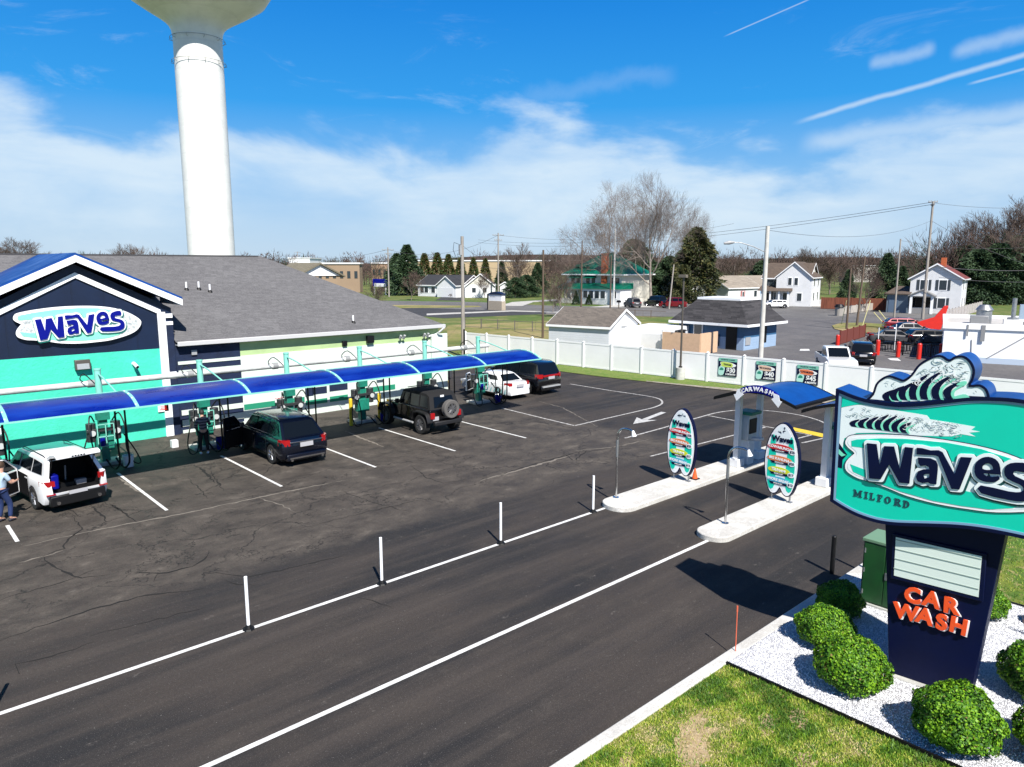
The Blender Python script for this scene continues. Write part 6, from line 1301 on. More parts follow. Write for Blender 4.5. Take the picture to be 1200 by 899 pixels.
def window(t, x, z, w, h, y=0, side=None, m=None, shut=False, tri=None):
    """window on the front (side None), or on the right/left end wall"""
    mb = MB(); 
    if side is None: f = lambda a, b, c0, c1, y0, y1: mb.box(a, b, y + y0, y + y1, c0, c1)
    else:
        xx, s = side; f = lambda a, b, c0, c1, y0, y1: mb.box(*(sorted((xx - s * y0, xx - s * y1))), a, b, c0, c1)
    f(x - w / 2 - .1, x + w / 2 + .1, z - .1, z + h + .1, -.05, .05); fr = mb.build('window', WHT2, t); mb = MB()
    f(x - w / 2, x + w / 2, z, z + h, -.06, -.045); mb.build('pane', m or WGLASS, fr)
    if shut:
        mb = MB(); f(x - w / 2 - .5, x - w / 2 - .14, z - .05, z + h + .05, -.06, .0); mb.build('shutter', SHUT, t); mb = MB(); f(x + w / 2 + .14, x + w / 2 + .5, z - .05, z + h + .05, -.06, .0); mb.build('shutter', SHUT, t)
def gable_roof(t, x0, x1, y0, y1, z, sl, ridge, m, wallm, ov=.35, th=.14, trim=WHT2):
    """ridge 'x' or 'y'; adds roof, gable walls and white rake boards"""
    if ridge == 'x':
        ym = (y0 + y1) / 2; hh = (ym - y0) * sl; rf_ = MB(); 
        pr = [(y0 - ov, z - ov * sl), (ym, z + hh), (y1 + ov, z - ov * sl), (y1 + ov, z - ov * sl + th), (ym, z + hh + th * 1.1), (y0 - ov, z - ov * sl + th)]
        rf_.prism(pr, x0 - ov, x1 + ov, 'x'); r_ = rf_.build('roof', m, t)
        MB().prism([(y0, z), (y1, z), (ym, z + hh)], x0, x1, 'x').build('gable', wallm, t)
        tr = MB(); 
        for xx in (x0 - ov - .03, x1 + ov): tr.prism([(y0 - ov, z - ov * sl - .05), (ym, z + hh - .06), (y1 + ov, z - ov * sl - .05), (y1 + ov, z - ov * sl + th), (ym, z + hh + th * 1.1), (y0 - ov, z - ov * sl + th)], xx, xx + .03, 'x')
        tr.box(x0 - ov, x1 + ov, y0 - ov - .03, y0 - ov, z - ov * sl - .05, z - ov * sl + th); tr.build('fascia', trim, t); return r_, z + hh
    xm = (x0 + x1) / 2; hh = (xm - x0) * sl
    pr = [(x0 - ov, z - ov * sl), (xm, z + hh), (x1 + ov, z - ov * sl), (x1 + ov, z - ov * sl + th), (xm, z + hh + th * 1.1), (x0 - ov, z - ov * sl + th)]
    r_ = MB().prism(pr, y0 - ov, y1 + ov).build('roof', m, t); MB().prism([(x0, z), (x1, z), (xm, z + hh)], y0, y1).build('gable', wallm, t)
    tr = MB(); tr.prism([(x0 - ov, z - ov * sl - .05), (xm, z + hh - .06), (x1 + ov, z - ov * sl - .05), (x1 + ov, z - ov * sl + th), (xm, z + hh + th * 1.1), (x0 - ov, z - ov * sl + th)], y0 - ov - .03, y0 - ov); tr.box(x1 + ov, x1 + ov + .03, y0 - ov, y1 + ov, z - ov * sl - .05, z - ov * sl + th); tr.build('fascia', trim, t); return r_, z + hh
def hip_roof(t, x0, x1, y0, y1, z, sl, m, ov=.4, name='roof', fm=WHT2, top=None):
    x0 -= ov; x1 += ov; y0 -= ov; y1 += ov; d = min(x1 - x0, y1 - y0) / 2
    if top: d = top
    a, b = (x0 + d, x1 - d), (y0 + d, y1 - d); zr = z + d * sl
    v = [(x0, y0, z), (x1, y0, z), (x1, y1, z), (x0, y1, z), (a[0], b[0], zr), (a[1], b[0], zr), (a[1], b[1], zr), (a[0], b[1], zr)]
    r_ = MB().add(v, [(0, 1, 5, 4), (1, 2, 6, 5), (2, 3, 7, 6), (3, 0, 4, 7), (3, 2, 1, 0)] + ([(4, 5, 6, 7)] if top else [])).build(name, m, t)
    MB().box(x0, x1, y0 - .03, y0, z - .15, z + .08).box(x1, x1 + .03, y0, y1, z - .15, z + .08).box(x0 - .03, x0, y0, y1, z - .15, z + .08).build('fascia', fm, t); return r_, zr
def house(nm, label, cat, pl, pr, depth, hgt_, wall, rot_off=0):
    a, rot, w = frame(pl, pr); t = thing(nm, label, cat, (a.x, a.y, 0), rot + R(rot_off)); MB().box(0, w, 0, depth, 0, hgt_).build('wall', wall, t); return t, w
# white ranch house with charcoal roof
t, w = house('ranch_house', 'white ranch house with charcoal roof and a front-gabled garage', 'house', (490, 347), (541, 348.5), 9, 2.8, SIDW)
_ = gable_roof(t, 0, w, 0, 9, 2.8, .5, 'x', RCHR, SIDW)
gw = w * .42; MB().box(w - gw, w - .1, -2.2, 0, 0, 2.9).build('garage_wall', SIDW, t); gable_roof(t, w - gw, w - .1, -2.2, 3.2, 2.9, .72, 'y', RCHR, SIDW); MB().box(w - gw + .5, w - .8, -2.24, -2.2, .05, 2.3).build('garage_door', M('garage_door_white', (.62, .63, .65), .5), t)
for x in (w * .1, w * .2, w * .36): window(t, x, .9, 1.1, 1.4, 0)
MB().box(w * .47, w * .52, -.1, 0, 0, 2.6).build('red_banner', M('pinkish_red', (.5, .02, .1), .6), t)
# white cottage next door
t, w = house('cottage', 'white cottage with a steep front gable behind the tall pale pole', 'house', (545, 349), (580, 349), 10, 3.0, SIDW)
_ = gable_roof(t, .5, w - .3, 0, 10, 3.0, .8, 'y', RBRN, SIDW2)
window(t, w * .66, 1.2, .9, 1.1); window(t, w * .3, 1.2, .9, 1.1); MB().box(-3.5, 0, 2, 9, 0, 2.7).build('wing_wall', SIDW, t)
t, w = house('garden_shed', 'small white garden shed right of the cottage, by the crossarm pole', 'shed', (586, 345), (597, 345), 3, 2.4, SIDW); gable_roof(t, 0, w, 0, 3, 2.4, .6, 'y', RGREY, SIDW)
# brick and white monument sign
a, rot, w = frame((572, 363), (588, 364)); t = thing('monument_sign', 'brick-based monument sign with a white panel and dark arched cap by the road', 'sign', (a.x, a.y, 0), rot)
MB().box(0, w, 0, .9, 0, 1.55).build('brick_base', M('buff_brick', (.42, .36, .28), .85, vary=.3, vscale=9), t); MB().box(.08, w - .08, .05, .85, 1.55, 2.75).build('panel', WHITE, t); MB().prism(smooth_loop([(-.1, 2.7), (w * .25, 3.0), (w / 2, 3.1), (w * .75, 3.0), (w + .1, 2.7)], 3, False) + [(w + .1, 2.6), (-.1, 2.6)], -.05, .95).build('arched_cap', NAVY, t); MB().box(-.25, 0, .0, .9, 0, 2.7).build('dark_end', BLACK, t)
mb = MB(); [mb.box(.5 + .35 * k, .7 + .35 * k, .03, .05, 2.2, 2.32) for k in range(4)]; mb.build('faded_lettering', GREYM, t)
# blue roadside sign
a, rot, w = frame((437, 345), (453, 345.5)); t = thing('roadside_sign', 'blue and white roadside sign far left, beside the distant pole', 'sign', (a.x, a.y, 0), rot); MB().box(0, w, 0, .4, 2.1, 4.0).build('panel', BLUED, t, bevel=.1); MB().box(.6, w - .2, -.03, 0, 2.0, 2.9).build('white_panel', WHITE, t); MB().box(.3, .6, .1, .3, 0, 2.2).box(w - .6, w - .3, .1, .3, 0, 2.2).build('post', WHITE, t)
# buildings behind the car wash, long school block on the horizon
bx = lambda nm, label, x0, x1, yb, yt, d, dep, m: None
def block(label, px0, px1, ytop, dist, depth, m, wins=0, nm='building', z0=0, roofm=None, cat='building', rows=1):
    A_, B_ = far(px0, ytop, dist), far(px1, ytop, dist); h = (A_.z + B_.z) / 2; d = (B_ - A_).to_2d(); t = thing(nm, label, cat, (A_.x, A_.y, 0), math.atan2(d.y, d.x)); w = d.length
    MB().box(0, w, 0, depth, 0, h).build('wall', m, t); MB().box(-.3, w + .3, -.3, depth + .3, h, h + .4).build('parapet', roofm or WHITE, t)
    for r_ in range(rows):
        for k in range(wins): x = w * (k + .5) / wins; z = h * (.5 - .38 * (rows > 1) + .45 * r_); MB().box(x - w / wins * .22, x + w / wins * .22, -.08, 0, z, z + h * .25 / (1 if rows == 1 else 1.2)).build('window', WGLASS, t)
    return t
TANW = M('tan_wall', (.30, .215, .145), .8, vary=.12, vscale=.1); BRKW = M('beige_brick', (.36, .24, .16), .85, vary=.2, vscale=.1)
block('tan building with a row of dark windows behind the grey roof', 362, 421, 309.5, 205, 4, TANW, 7); block('white box building on the horizon right of the water tower', 338, 363, 303, 330, 20, WHITE)
block('long tan school block on the far horizon behind the pointed evergreens', 470, 645, 306.2, 262, 3, M('straw_wall', (.42, .32, .2), .9, vary=.08, vscale=.02), 0); block('beige brick block left of the tall evergreen', 435, 460, 309, 262, 5, BRKW, 4); block('white stepped building behind the bare tree', 652 - 55, 600 + 5, 308, 420, 20, WHITE, 3)
block('pale building between the houses, far away on the right', 1000, 1030, 312, 330, 14, M('pale_far_wall', (.5, .48, .44), .9), 4)
t = thing('rear_building', 'olive-brown hipped roof building behind the car wash', 'building', (-4.9, 49.6, 0)); MB().box(0, 35.4, 0, 14, 0, 4.6).build('wall', TANW, t); ROLV = shingles('olive_shingles', (.17, .15, .105), (.13, .115, .08), .16, .3)
hip_roof(t, 0, 35.4, 0, 14, 4.65, .36, ROLV, .4); 
g_ = MB(); g_.prism([(31.2, 6.6), (34.4 - .4, 6.6), (32.6, 7.62)], 3.4, 9, 'y'); 
dm = thing('dormer_x', '', ''); bpy.data.objects.remove(dm)
P_ = far(357, 311, 56); gx0 = P_.x + 6
MB().prism([(gx0 - 1.8, 6.7), (gx0 + 1.8, 6.7), (gx0, 7.55)], 2.2, 7.0).build('dormer', WHITE, t); MB().prism([(gx0 - 2.1, 6.58), (gx0, 7.58), (gx0 + 2.1, 6.58), (gx0 + 2.1, 6.7), (gx0, 7.7), (gx0 - 2.1, 6.7)], 2.0, 7.0).build('dormer_roof', ROLV, t)
# green-roofed house
t, w = house('green_roof_house', 'big white two-storey house with green metal roof and orange brick chimney', 'house', (664, 354), (728, 356.5), 11, 5.6, SIDW2)
rf_, zr = hip_roof(t, 0, w, 0, 11, 5.7, .70, GREENM, .8)
MB().prism([(w * .12, 6.4), (w * .36, 6.4), (w * .3, 7.3), (w * .18, 7.3)], 1.2, 4).build('dormer', SIDW, t); MB().prism([(w * .09, 7.2), (w * .39, 7.2), (w * .34, 7.75), (w * .15, 7.75)], .8, 4.4).build('dormer_roof', GREENM, t); window(t, w * .24, 6.6, 1.1, .6, 1.2)
ch = MB().box(w * .66, w * .66 + 1.1, -.5, .4, 0, 9.6).build('chimney', BRICK, t); MB().box(w * .66 - .1, w * .66 + 1.2, -.6, .5, 9.6, 9.8).build('chimney_cap', BRICK, ch)
MB().box(-.2, w * .5, -3.2, 0, 2.75, 2.9).build('porch_ceiling', WHITE, t); MB().prism([(-3.5, 2.9), (0, 2.9), (0, 4.0)], -.5, w * .52, 'x').build('porch_roof', GREENM, t); 
for k in range(5): MB().box(.1 + k * w * .115, .38 + k * w * .115, -3.1, -2.85, 0, 2.75).build('porch_post', SIDW2, t)
MB().box(0, w * .48, -3.1, -2.95, .0, 1.0).build('porch_railing', SIDW2, t)
MB().box(w * .5, w + 2.2, -4.0, 0, 0, 3.0).build('sunroom', SIDW, t); MB().prism([(-4.3, 3.0), (.2, 3.0), (.2, 4.1)], w * .48, w + 2.5, 'x').build('sunroom_roof', GREENM, t)
for k in range(4): window(t, w * .56 + k * 1.35, 1.2, .95, 1.4, -4.0)
window(t, w + 1.0, 1.3, .6, 1.3, -4.0)
for x in (w * .12, w * .22, w * .40, w * .5, w * .86, w * .93): window(t, x, 3.9, .9, 1.2, 0)
for s_ in (w * .17, w * .45): MB().prism([(-1.0, 5.0), (0, 5.0), (0, 5.5)], s_ - 1.3, s_ + 1.3, 'x').build('awning', GREENM, t)
# white garage near the fence
G0, G1 = at(643, 407), at(713, 412)
a, rot, w = frame((643, 407), (713, 412)); t = thing('garage', 'low white garage with a tan shingle roof just beyond the fence', 'garage', (a.x, a.y, 0), rot); dep = 6.2; gh = hz(380.5, a)
MB().box(0, w, 0, dep, 0, gh).build('wall', siding('garage_siding', (.62, .65, .7), .2, amt=.2), t); gable_roof(t, 0, w, 0, dep, gh, .44, 'x', RTAN, SIDW, .2)
MB().box(w, w + .02, 2.6, 3.9, gh - .2, gh - .05).build('vent', GREYM, t); MB().box(w - .05, w + 4.2, dep * .55, dep + 3, 0, 1.9).build('lean_to', WHITE, t)
# blue office
a, rot, w = frame((795, 404), (871, 411)); bl_ = thing('blue_office', 'small blue office with a black shingle mansard roof and a dark doorway', 'building', (a.x, a.y, 0), rot); dep = 6.0; bh = hz(376, a) ; bh2 = hz(351, a)
MB().box(0, w, 0, dep, 0, bh * .48).build('lower_wall', SIDL, bl_); MB().box(.01, w - .01, .01, dep, bh * .48, bh).build('upper_wall', SIDB, bl_)
hip_roof(bl_, 0, w, 0, dep, bh, 1.1, RBLK, .7, top=1.9); MB().box(1.15, w - 1.15, 1.15, dep - 1.15, bh + 2.05, bh + 2.25).build('roof_cap', WHT2, bl_)
MB().box(w * .74, w * .9, -.03, 0, 0, bh * .93).build('door', BLACK, bl_); window(bl_, w * .31, bh * .5, .8, 1.2); MB().box(w, w + .03, dep * .55, dep * .68, bh * .2, bh * .85).build('side_door', BLACK, bl_)
MB().cyl((w * .64, -.08, .2), (w * .64, -.08, 1.3), .05, n=6).build('standpipe', BLACK, bl_); MB().box(w, w + .06, .25, 1.1, .45, 1.15).build('meter_box', GREYM, bl_)
# pale house with weathered roof
t, w = house('bungalow', 'white bungalow with a weathered tan roof behind the blue office', 'house', (826, 351), (852, 353), 16, 3.1, SIDL)
_ = gable_roof(t, 0, w, 0, 16, 3.1, .5, 'y', shingles('weathered_shingles', (.27, .235, .19), (.17, .145, .12), .3, 1.2), SIDW); [window(t, w * f_, 1.0, .9, 1.3) for f_ in (.45, .6, .75)]
for y_ in (4, 9, 13): window(t, y_, 1.0, .9, 1.3, side=(w, 1))
t2, w2 = house('bungalow_wing', 'white wing of the bungalow with a small red window box, at its right', 'house', (853, 354), (890, 352.5), 8, 2.9, SIDW); gable_roof(t2, 0, w2, 0, 8, 2.9, .5, 'x', MATS['weathered_shingles'], SIDW); MB().box(w2 * .38, w2 * .52, -.06, 0, .6, 2.2).build('red_shutter', M('faded_red', (.35, .1, .09), .7), t2); window(t2, w2 * .85, .9, .9, 1.3); window(t2, w2 * .45, 1.0, .5, 1.0, -.07)
t, w = house('small_garage', 'small white double-door garage behind the dark red van', 'garage', (775, 352), (797, 353), 7, 2.6, SIDW); gable_roof(t, 0, w, 0, 7, 2.6, .5, 'y', RGREY, SIDW); [MB().box(w * a_, w * b_, -.04, 0, .1, 2.0).build('garage_door', M('garage_door_white', (.62, .63, .65), .5), t) for a_, b_ in ((.1, .45), (.55, .9))]; [MB().box(w * a_, w * b_, -.06, -.04, 1.4, 1.75).build('door_window', WGLASS, t) for a_, b_ in ((.15, .4), (.6, .85))]
# two-storey farmhouse with brown roof
t, w = house('farmhouse', 'two-storey cream farmhouse with brown gabled roof and a porch', 'house', (893, 357.5), (947, 359), 9, 5.2, SIDW2)
_ = gable_roof(t, 0, w - .2, 0, 9, 5.2, .58, 'x', RBRN, SIDW2)
a0 = w - .05; t.name = 'farmhouse'
MB().box(w - 5.6, w + .6, -1.4, 8, 0, 5.4).build('wing_wall', SIDW, t); gable_roof(t, w - 5.6, w + .6, -1.4, 8, 5.4, .85, 'y', RBRN, SIDW, .3)
for k in range(6): window(t, w * .08 + k * w * .095, 3.6, .75, 1.2)
MB().prism([(-3.2, 2.8), (0, 2.8), (0, 3.7)], -.3, w * .68, 'x').build('porch_roof', RBRN, t); 
for k in range(4): MB().box(.3 + k * w * .19, .55 + k * w * .19, -2.9, -2.65, 0, 2.8).build('porch_post', WHT2, t)
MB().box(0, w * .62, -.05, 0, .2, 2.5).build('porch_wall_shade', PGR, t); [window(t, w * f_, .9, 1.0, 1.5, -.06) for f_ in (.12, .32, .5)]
for x in (w - 3.9, w - 1.4): window(t, x, 1.0, .8, 1.4, -1.4); 
for x in (w - 3.2, w - 2.1): window(t, x, 3.9, .6, 1.3, -1.4)
for y_ in (1, 5): window(t, y_, 1.0, .9, 1.5, side=(w + .6, 1)); window(t, y_, 3.7, .9, 1.3, side=(w + .6, 1))
# white house with red roof
t, w = house('red_roof_house', 'two-storey white house with dark red roof, shutters and a small porch', 'house', (1064, 366.5), (1124, 368.5), 10, 5.5, SIDW)
_ = gable_roof(t, 0, w, 0, 10, 5.5, .62, 'y', RRED, SIDW, .4); MB().box(w * .5 + .2, w * .5 + .9, 2.5, 3.3, 6.5, 8.7).build('chimney', BRICK, t)
window(t, w * .27, 3.7, 1.0, 1.5, shut=True); window(t, w * .64, 3.7, 1.0, 1.5, shut=True); window(t, w * .64, .9, 1.0, 1.5, shut=True)
for y_ in (2, 7): window(t, y_, 3.7, .8, 1.5, side=(w, 1)); window(t, y_, .9, .8, 1.5, side=(w, 1))
MB().prism([(.3, 2.75), (w * .52, 2.75), (w * .26 + .15, 3.6)], -2.2, 0).build('porch_gable', SIDW, t); MB().prism([(.1, 2.7), (w * .26 + .15, 3.65), (w * .54, 2.7), (w * .54, 2.85), (w * .26 + .15, 3.85), (.1, 2.85)], -2.4, 0).build('porch_roof', PGR, t)
for x in (.35, w * .46): MB().box(x, x + .35, -2.1, -1.8, 0, 2.75).build('porch_post', WHT2, t)
MB().box(.5, w * .45, -.04, 0, .9, 2.5).build('porch_windows', GLASS, t); MB().box(.7, w * .45, -2.0, -1.9, 0, .9).build('porch_railing', PGR, t)
t, w = house('shed', 'dark grey-blue shed with a flat brown roof left of the red-roofed house', 'shed', (1038, 366), (1063, 367), 6, 2.9, M('slate_siding', (.14, .19, .24), .7, vary=.2)); MB().prism([(-.4, 2.9), (6.3, 3.9), (6.3, 4.1), (-.4, 3.05)], -.3, w + .1, 'x').build('roof', RBRN, t); MB().box(w * .1, w * .55, -.05, 0, 0, 2.2).build('door', M('slate_door', (.1, .15, .22), .6), t)
# white flat-roofed building with rooftop units and red bollards
a, rot, w = frame((1103, 423), (1200, 427)); rot -= R(9); w = 18; ft = thing('flat_roofed_building', 'white flat-roofed building with rooftop vents behind the wave crest', 'building', (a.x, a.y, 0), rot); fh = hz(378, a); dep = 11
MB().box(0, w, 0, dep, 0, fh - .25).build('wall', WHT2, ft); MB().box(-.04, w + .04, -.03, 0, 0, .45).build('base_band', M('pale_blue_band', (.42, .5, .6), .6), ft)
mb = MB(); mb.box(-.12, w + .1, -.12, .12, fh - .45, fh); mb.box(-.12, w, dep - .12, dep + .12, fh - .25, fh + .05); mb.box(-.12, .12, .12, dep - .12, fh - .25, fh + .05); mb.build('parapet', VINYL, ft)
MB().box(.1, w, .1, dep, fh - .3, fh - .22).build('roof_deck', M('roof_membrane', (.5, .48, .45), .8, vary=.2, vscale=.5), ft)
RU = M('rooftop_grey', (.3, .3, .3), .5, .4)
for x0, x1, y0, y1, z1 in ((1.7, 2.9, .8, 1.8, .75), (6.4, 7.6, 1.0, 1.9, .7), (5.2, 6.2, 2.2, 3.2, .35)): MB().box(x0, x1, y0, y1, fh - .22, fh + z1 - .2).build('roof_unit', RU, ft, bevel=.03)
MB().cyl((2.7, 3.4, fh - .2), (2.7, 3.4, fh + .9), .55, n=18).cyl((2.7, 3.4, fh + .9), (2.7, 3.4, fh + 1.3), .65, .35, 18).build('exhaust_fan', STEEL, ft, smooth=40); MB().cyl((4.6, 2.6, fh - .2), (4.6, 2.6, fh + 1.9), .16, n=12).cyl((4.6, 2.6, fh - .2), (4.6, 2.6, fh + .4), .4, n=10).build('flue', STEEL, ft, smooth=40); MB().box(4.0, 5.4, 2.2, 3.3, fh - .2, fh + .25).build('curb', WHITE, ft); MB().box(5.4, 8.6, 7.5, 8.2, fh - .1, fh + 1.2).build('skylight_box', M('pale_blue_metal', (.35, .45, .55), .3, .3), ft)
for x in (1.5, 2.45, 6.0, 7.9): MB().box(x, x + (.12 if x in (1.5, 6.0) else .28), -.16, -.1, fh - (1.0 if x in (1.5, 6.0) else 1.35), fh - .1).build('downpipe', RU, ft)
MB().tube([(1.9, -.04, 1.8), (2.0, -.04, 0)], .025, 5).build('conduit', RU, ft); MB().tube([(3.0, -.04, .4), (5.9, -.04, fh - .4)], .03, 5).build('conduit', RU, ft); MB().tube([(7.1, -.04, 2.2), (6.9, -.04, .1)], .03, 5).build('conduit', RU, ft)
# red bollards
bp = None; labs = ['alone at the left end of the patio fence', 'behind the black crossover', 'in front of the patio chairs', 'right of the patio chairs', 'at the white building corner, half hidden', 'short one on the white wall behind the wave crest', 'right of the wave crest by the white wall', 'at the right photo edge by the white wall']
for i, (px, py) in enumerate(((981, 409), (1028, 416), (1052, 418.5), (1076.5, 421), (1102, 421), (1132, 422), (1164, 424), (1198, 426))):
    p = at(px, py)
    if bp is None:
        bp = thing('red_bollard', 'x', 'bollard', p, 0, 'red bollards round the lot'); MB().cyl((0, 0, 0), (0, 0, 1.2), .17, n=14).lathe([(.17, 1.2), (.12, 1.28), (0, 1.3)], 14).build('sleeve', RED, bp, smooth=40); bp['label'] = 'red bollard ' + labs[0]
    else: dup(bp, p, 0, 'red bollard ' + labs[i])
# patio fence, tables
A_, B_ = at(985, 407), at(1012, 397); C_ = at(1110, 425)
def rail_fence(a, b, label, hgt_=1.2, m=BLACK, gap=.14, cat='fence', nm='railing', boards=False):
    d = (b - a); L_ = d.to_2d().length; t = thing(nm, label, cat, (a.x, a.y, 0), math.atan2(d.y, d.x))
    if boards:
        MB().box(0, L_, -.02, .02, .05, hgt_).build('boards', m, t)
        for k in range(int(L_ / 2.4) + 1): MB().box(k * 2.4 - .06, k * 2.4 + .06, -.07, .07, 0, hgt_ + .1).build('post', m, t)
        return t
    mb = MB(); mb.box(0, L_, -.02, .02, hgt_ - .05, hgt_); mb.box(0, L_, -.02, .02, .15, .2); mb.build('rail', m, t); mb = MB(); n = int(L_ / gap)
    for k in range(n): mb.box(k * gap, k * gap + .025, -.012, .012, .15, hgt_)
    o = mb.build('pickets', m, t); tag(o, kind='stuff'); [MB().box(x - .04, x + .04, -.04, .04, 0, hgt_ + .1).build('post', m, t) for x in np.arange(0, L_ + .1, 2.4)]; return t
rail_fence(at(984, 404), at(1013, 395), 'brown-red slatted patio fence end, left of the parked cars', 1.3, M('brown_red_fence', (.14, .03, .02), .8), boards=True)
rail_fence(at(1013, 395), at(1040, 398), 'black picket railing behind the black crossover', 1.2); rail_fence(at(1027, 413), at(1106, 422), 'long black picket railing between the red bollards', 1.15)
def patio_set(p, rot, label):
    t = thing('patio_table', label, 'table', p, rot, 'black patio tables'); MB().cyl((0, 0, .72), (0, 0, .76), .5, n=16).build('table_top', BLACK, t); MB().cyl((0, 0, 0), (0, 0, .72), .04, n=8).build('leg', BLACK, t)
def chair(p, rot, label):
    t = thing('patio_chair', label, 'chair', p, rot, 'black patio chairs'); MB().box(-.22, .22, -.22, .22, .42, .46).build('seat', BLACK, t); mb = MB(); [mb.box(x - .015, x + .015, .2, .24, .46, .9) for x in (-.2, -.07, .07, .2)]; mb.box(-.22, .22, .2, .24, .86, .92); mb.build('backrest', BLACK, t); [MB().box(x - .02, x + .02, y - .02, y + .02, 0, .42).build('leg', BLACK, t) for x in (-.2, .2) for y in (-.2, .2)]
for i, px in enumerate((1040, 1062, 1084)):
    p = at(px, 410 + (px - 1040) * .09); patio_set(p, 0, 'round black patio table, %s one' % ('left', 'middle', 'right')[i])
    chair(p + Vector((-.8, .2, 0)), R(80), 'black patio chair left of the %s table' % ('left', 'middle', 'right')[i]); chair(p + Vector((.75, -.3, 0)), R(-100), 'black patio chair right of the %s table' % ('left', 'middle', 'right')[i])
# tan dumpster enclosure beyond the fence
a, rot, w = frame((776, 412), (820, 416)); t = thing('bin_enclosure', 'tan panelled bin enclosure beyond the fence, next to the blue office', 'enclosure', (a.x, a.y, 0), rot); MB().box(0, w, -.06, .06, 0, 1.75).build('panel', M('tan_panel', (.62, .42, .27), .75, vary=.1), t); MB().box(w - .06, w + .06, 0, 3, 0, 1.8).build('panel', M('tan_panel', (.62, .42, .27), .75), t); MB().box(-7.5, 0, .4, .5, 0, 1.45).build('white_rail', WHITE, t); [MB().box(x, x + .14, .33, .47, 0, 1.9).build('post', WHITE, t) for x in (-7.4, -4.2, -.3, w * .55)]; MB().box(-2.8, .2, 2.2, 4.0, 1.1, 1.7).build('covered_bin', BLACK, t, bevel=.15)
# distant wooden fences
rail_fence(at(962, 362), at(1040, 364), 'red-brown board fence between the farmhouse and the shed', 2.0, WOODR, boards=True); rail_fence(at(985, 369), at(1040, 361), 'pale plank fence in front of the red-brown fence', 1.2, M('weathered_plank', (.4, .37, .33), .85), boards=True); rail_fence(at(1103, 378), at(1150, 364), 'grey picket wall right of the red-roofed house', 1.5, M('grey_picket', (.45, .42, .4), .85, vary=.3, vscale=3), boards=True)
rail_fence(at(545, 384), at(650, 390), 'thin wire fence across the dry field', 1.1, M('wire_fence_grey', (.12, .11, .1), .8), gap=2.5)
rail_fence(at(690, 370), at(780, 373), 'dark low rail fence by the road behind the garage', 1.0, WOODD, gap=1.2)
# background vehicles
dcar = lambda label, px, rot, paint, **k: car('parked_car', label, 'car', at(*px), rot, paint, **k)
dcar('black crossover beyond the fence, beside the white pickup', (1007, 424), R(-62), PBLK, L=4.7, H=1.68, clad=False)
rd = R(75)
pk = thing('pickup_truck', 'white pickup truck with a pale blue bed side beyond the fence', 'pickup', at(978, 434), R(125))
mb = MB(); mb.prism([(-2.7, .5), (-2.7, 1.05), (.4, 1.08), (1.35, 1.12), (2.45, 1.02), (2.7, .8), (2.72, .5)], -.95, .95, 'x'); mb.build('body', PWHT, pk, bevel=.05)
mb = MB(); mb.prism([(-.95, 1.05), (-.8, 1.72), (.35, 1.74), (1.25, 1.08)], -.78, .78, 'x'); mb.build('cab', PWHT, pk, bevel=.06); MB().box(-.82, .82, -2.62, -1.05, 1.0, 1.09).build('bed_recess', DARKIN, pk)
mb = MB(); mb.face((-.68, 1.22, 1.14), (.68, 1.22, 1.14), (.64, .45, 1.69), (-.64, .45, 1.69)); mb.build('windshield', GLASS, pk)
for s in (-1, 1): m = MB(); m.face(*[(s * .79, y, z) for y, z in ([(1.0, 1.14), (-.75, 1.14), (-.7, 1.62), (.3, 1.64)][::s])]); m.build('window', GLASS, pk)
add_wheels(pk, 1.92, -1.6, 1.65, .38, .24, GREYM)
dcar('grey sedan parked behind the patio railing', (1048, 403), R(-151), PGRY, L=4.7, H=1.42, belt=(.95, .9), trunk=(-1.75, 1.0), rear=-1.55, roof=(.3, -1.0), wr=.6, rails=False, clad=False); dcar('dark blue sedan parked behind the grey one', (1066, 394), R(-138), PNAVY, L=4.9, H=1.5, belt=(.98, .95), trunk=(-1.8, 1.02), rear=-1.6, roof=(.3, -1.1), wr=.62, rails=False, clad=False)
dcar('black car nearest the white wall, behind the patio', (1090, 404), R(-140), PBLK, L=4.7, H=1.5, clad=False, rails=False); dcar('dark red car behind the dark blue sedan', (1060, 387), R(-145), PRED, L=4.6, H=1.45, clad=False, rails=False)
t = thing('red_tail_fin', 'bright red swept tail fin of a tilted car behind the dark sedans', 'car part', at(1088, 389), R(-62)); MB().prism([(-1.6, .3), (1.2, .3), (1.75, 3.0), (1.35, 3.0), (.45, 1.7), (-1.2, 1.1)], -.1, .1).build('fin', RED, t, bevel=.03)
dcar('dark grey crossover in the drive of the green-roofed house', (741, 360), R(-30), PGRY, L=4.6, clad=False); dcar('dark red van parked by the leaning pole', (788, 361), R(30), PRED, L=5.0, H=1.9, clad=False, rails=False, belt=(1.2, 1.15)); dcar('black van left of the dark red van', (768, 359), R(-10), PBLK, L=4.9, H=2.0, clad=False, rails=False, belt=(1.25, 1.2)); dcar('white car tucked at the farmhouse porch', (908, 361), R(50), PWHT, L=4.4, H=1.45, clad=False, rails=False)
mbx = thing('mailbox', 'black mailbox on a post at the drive of the green-roofed house', 'mailbox', at(725, 362)); MB().box(-.06, .06, -.06, .06, 0, 1.1).build('post', WOODD, mbx); MB().prism([(-.25, 1.1), (.25, 1.1), (.25, 1.35), (0, 1.5), (-.25, 1.35)], -.3, .3).build('box', BLACK, mbx)
ub = thing('trash_can', 'dark bin with a black lid at the farmhouse drive', 'bin', at(983, 370)); MB().cyl((0, 0, 0), (0, 0, 1.3), .55, .6, 12).build('body', M('bin_stone', (.3, .28, .25), .8), ub); MB().cyl((0, 0, 1.3), (0, 0, 1.7), .75, .5, 12).build('lid', BLACK, ub)
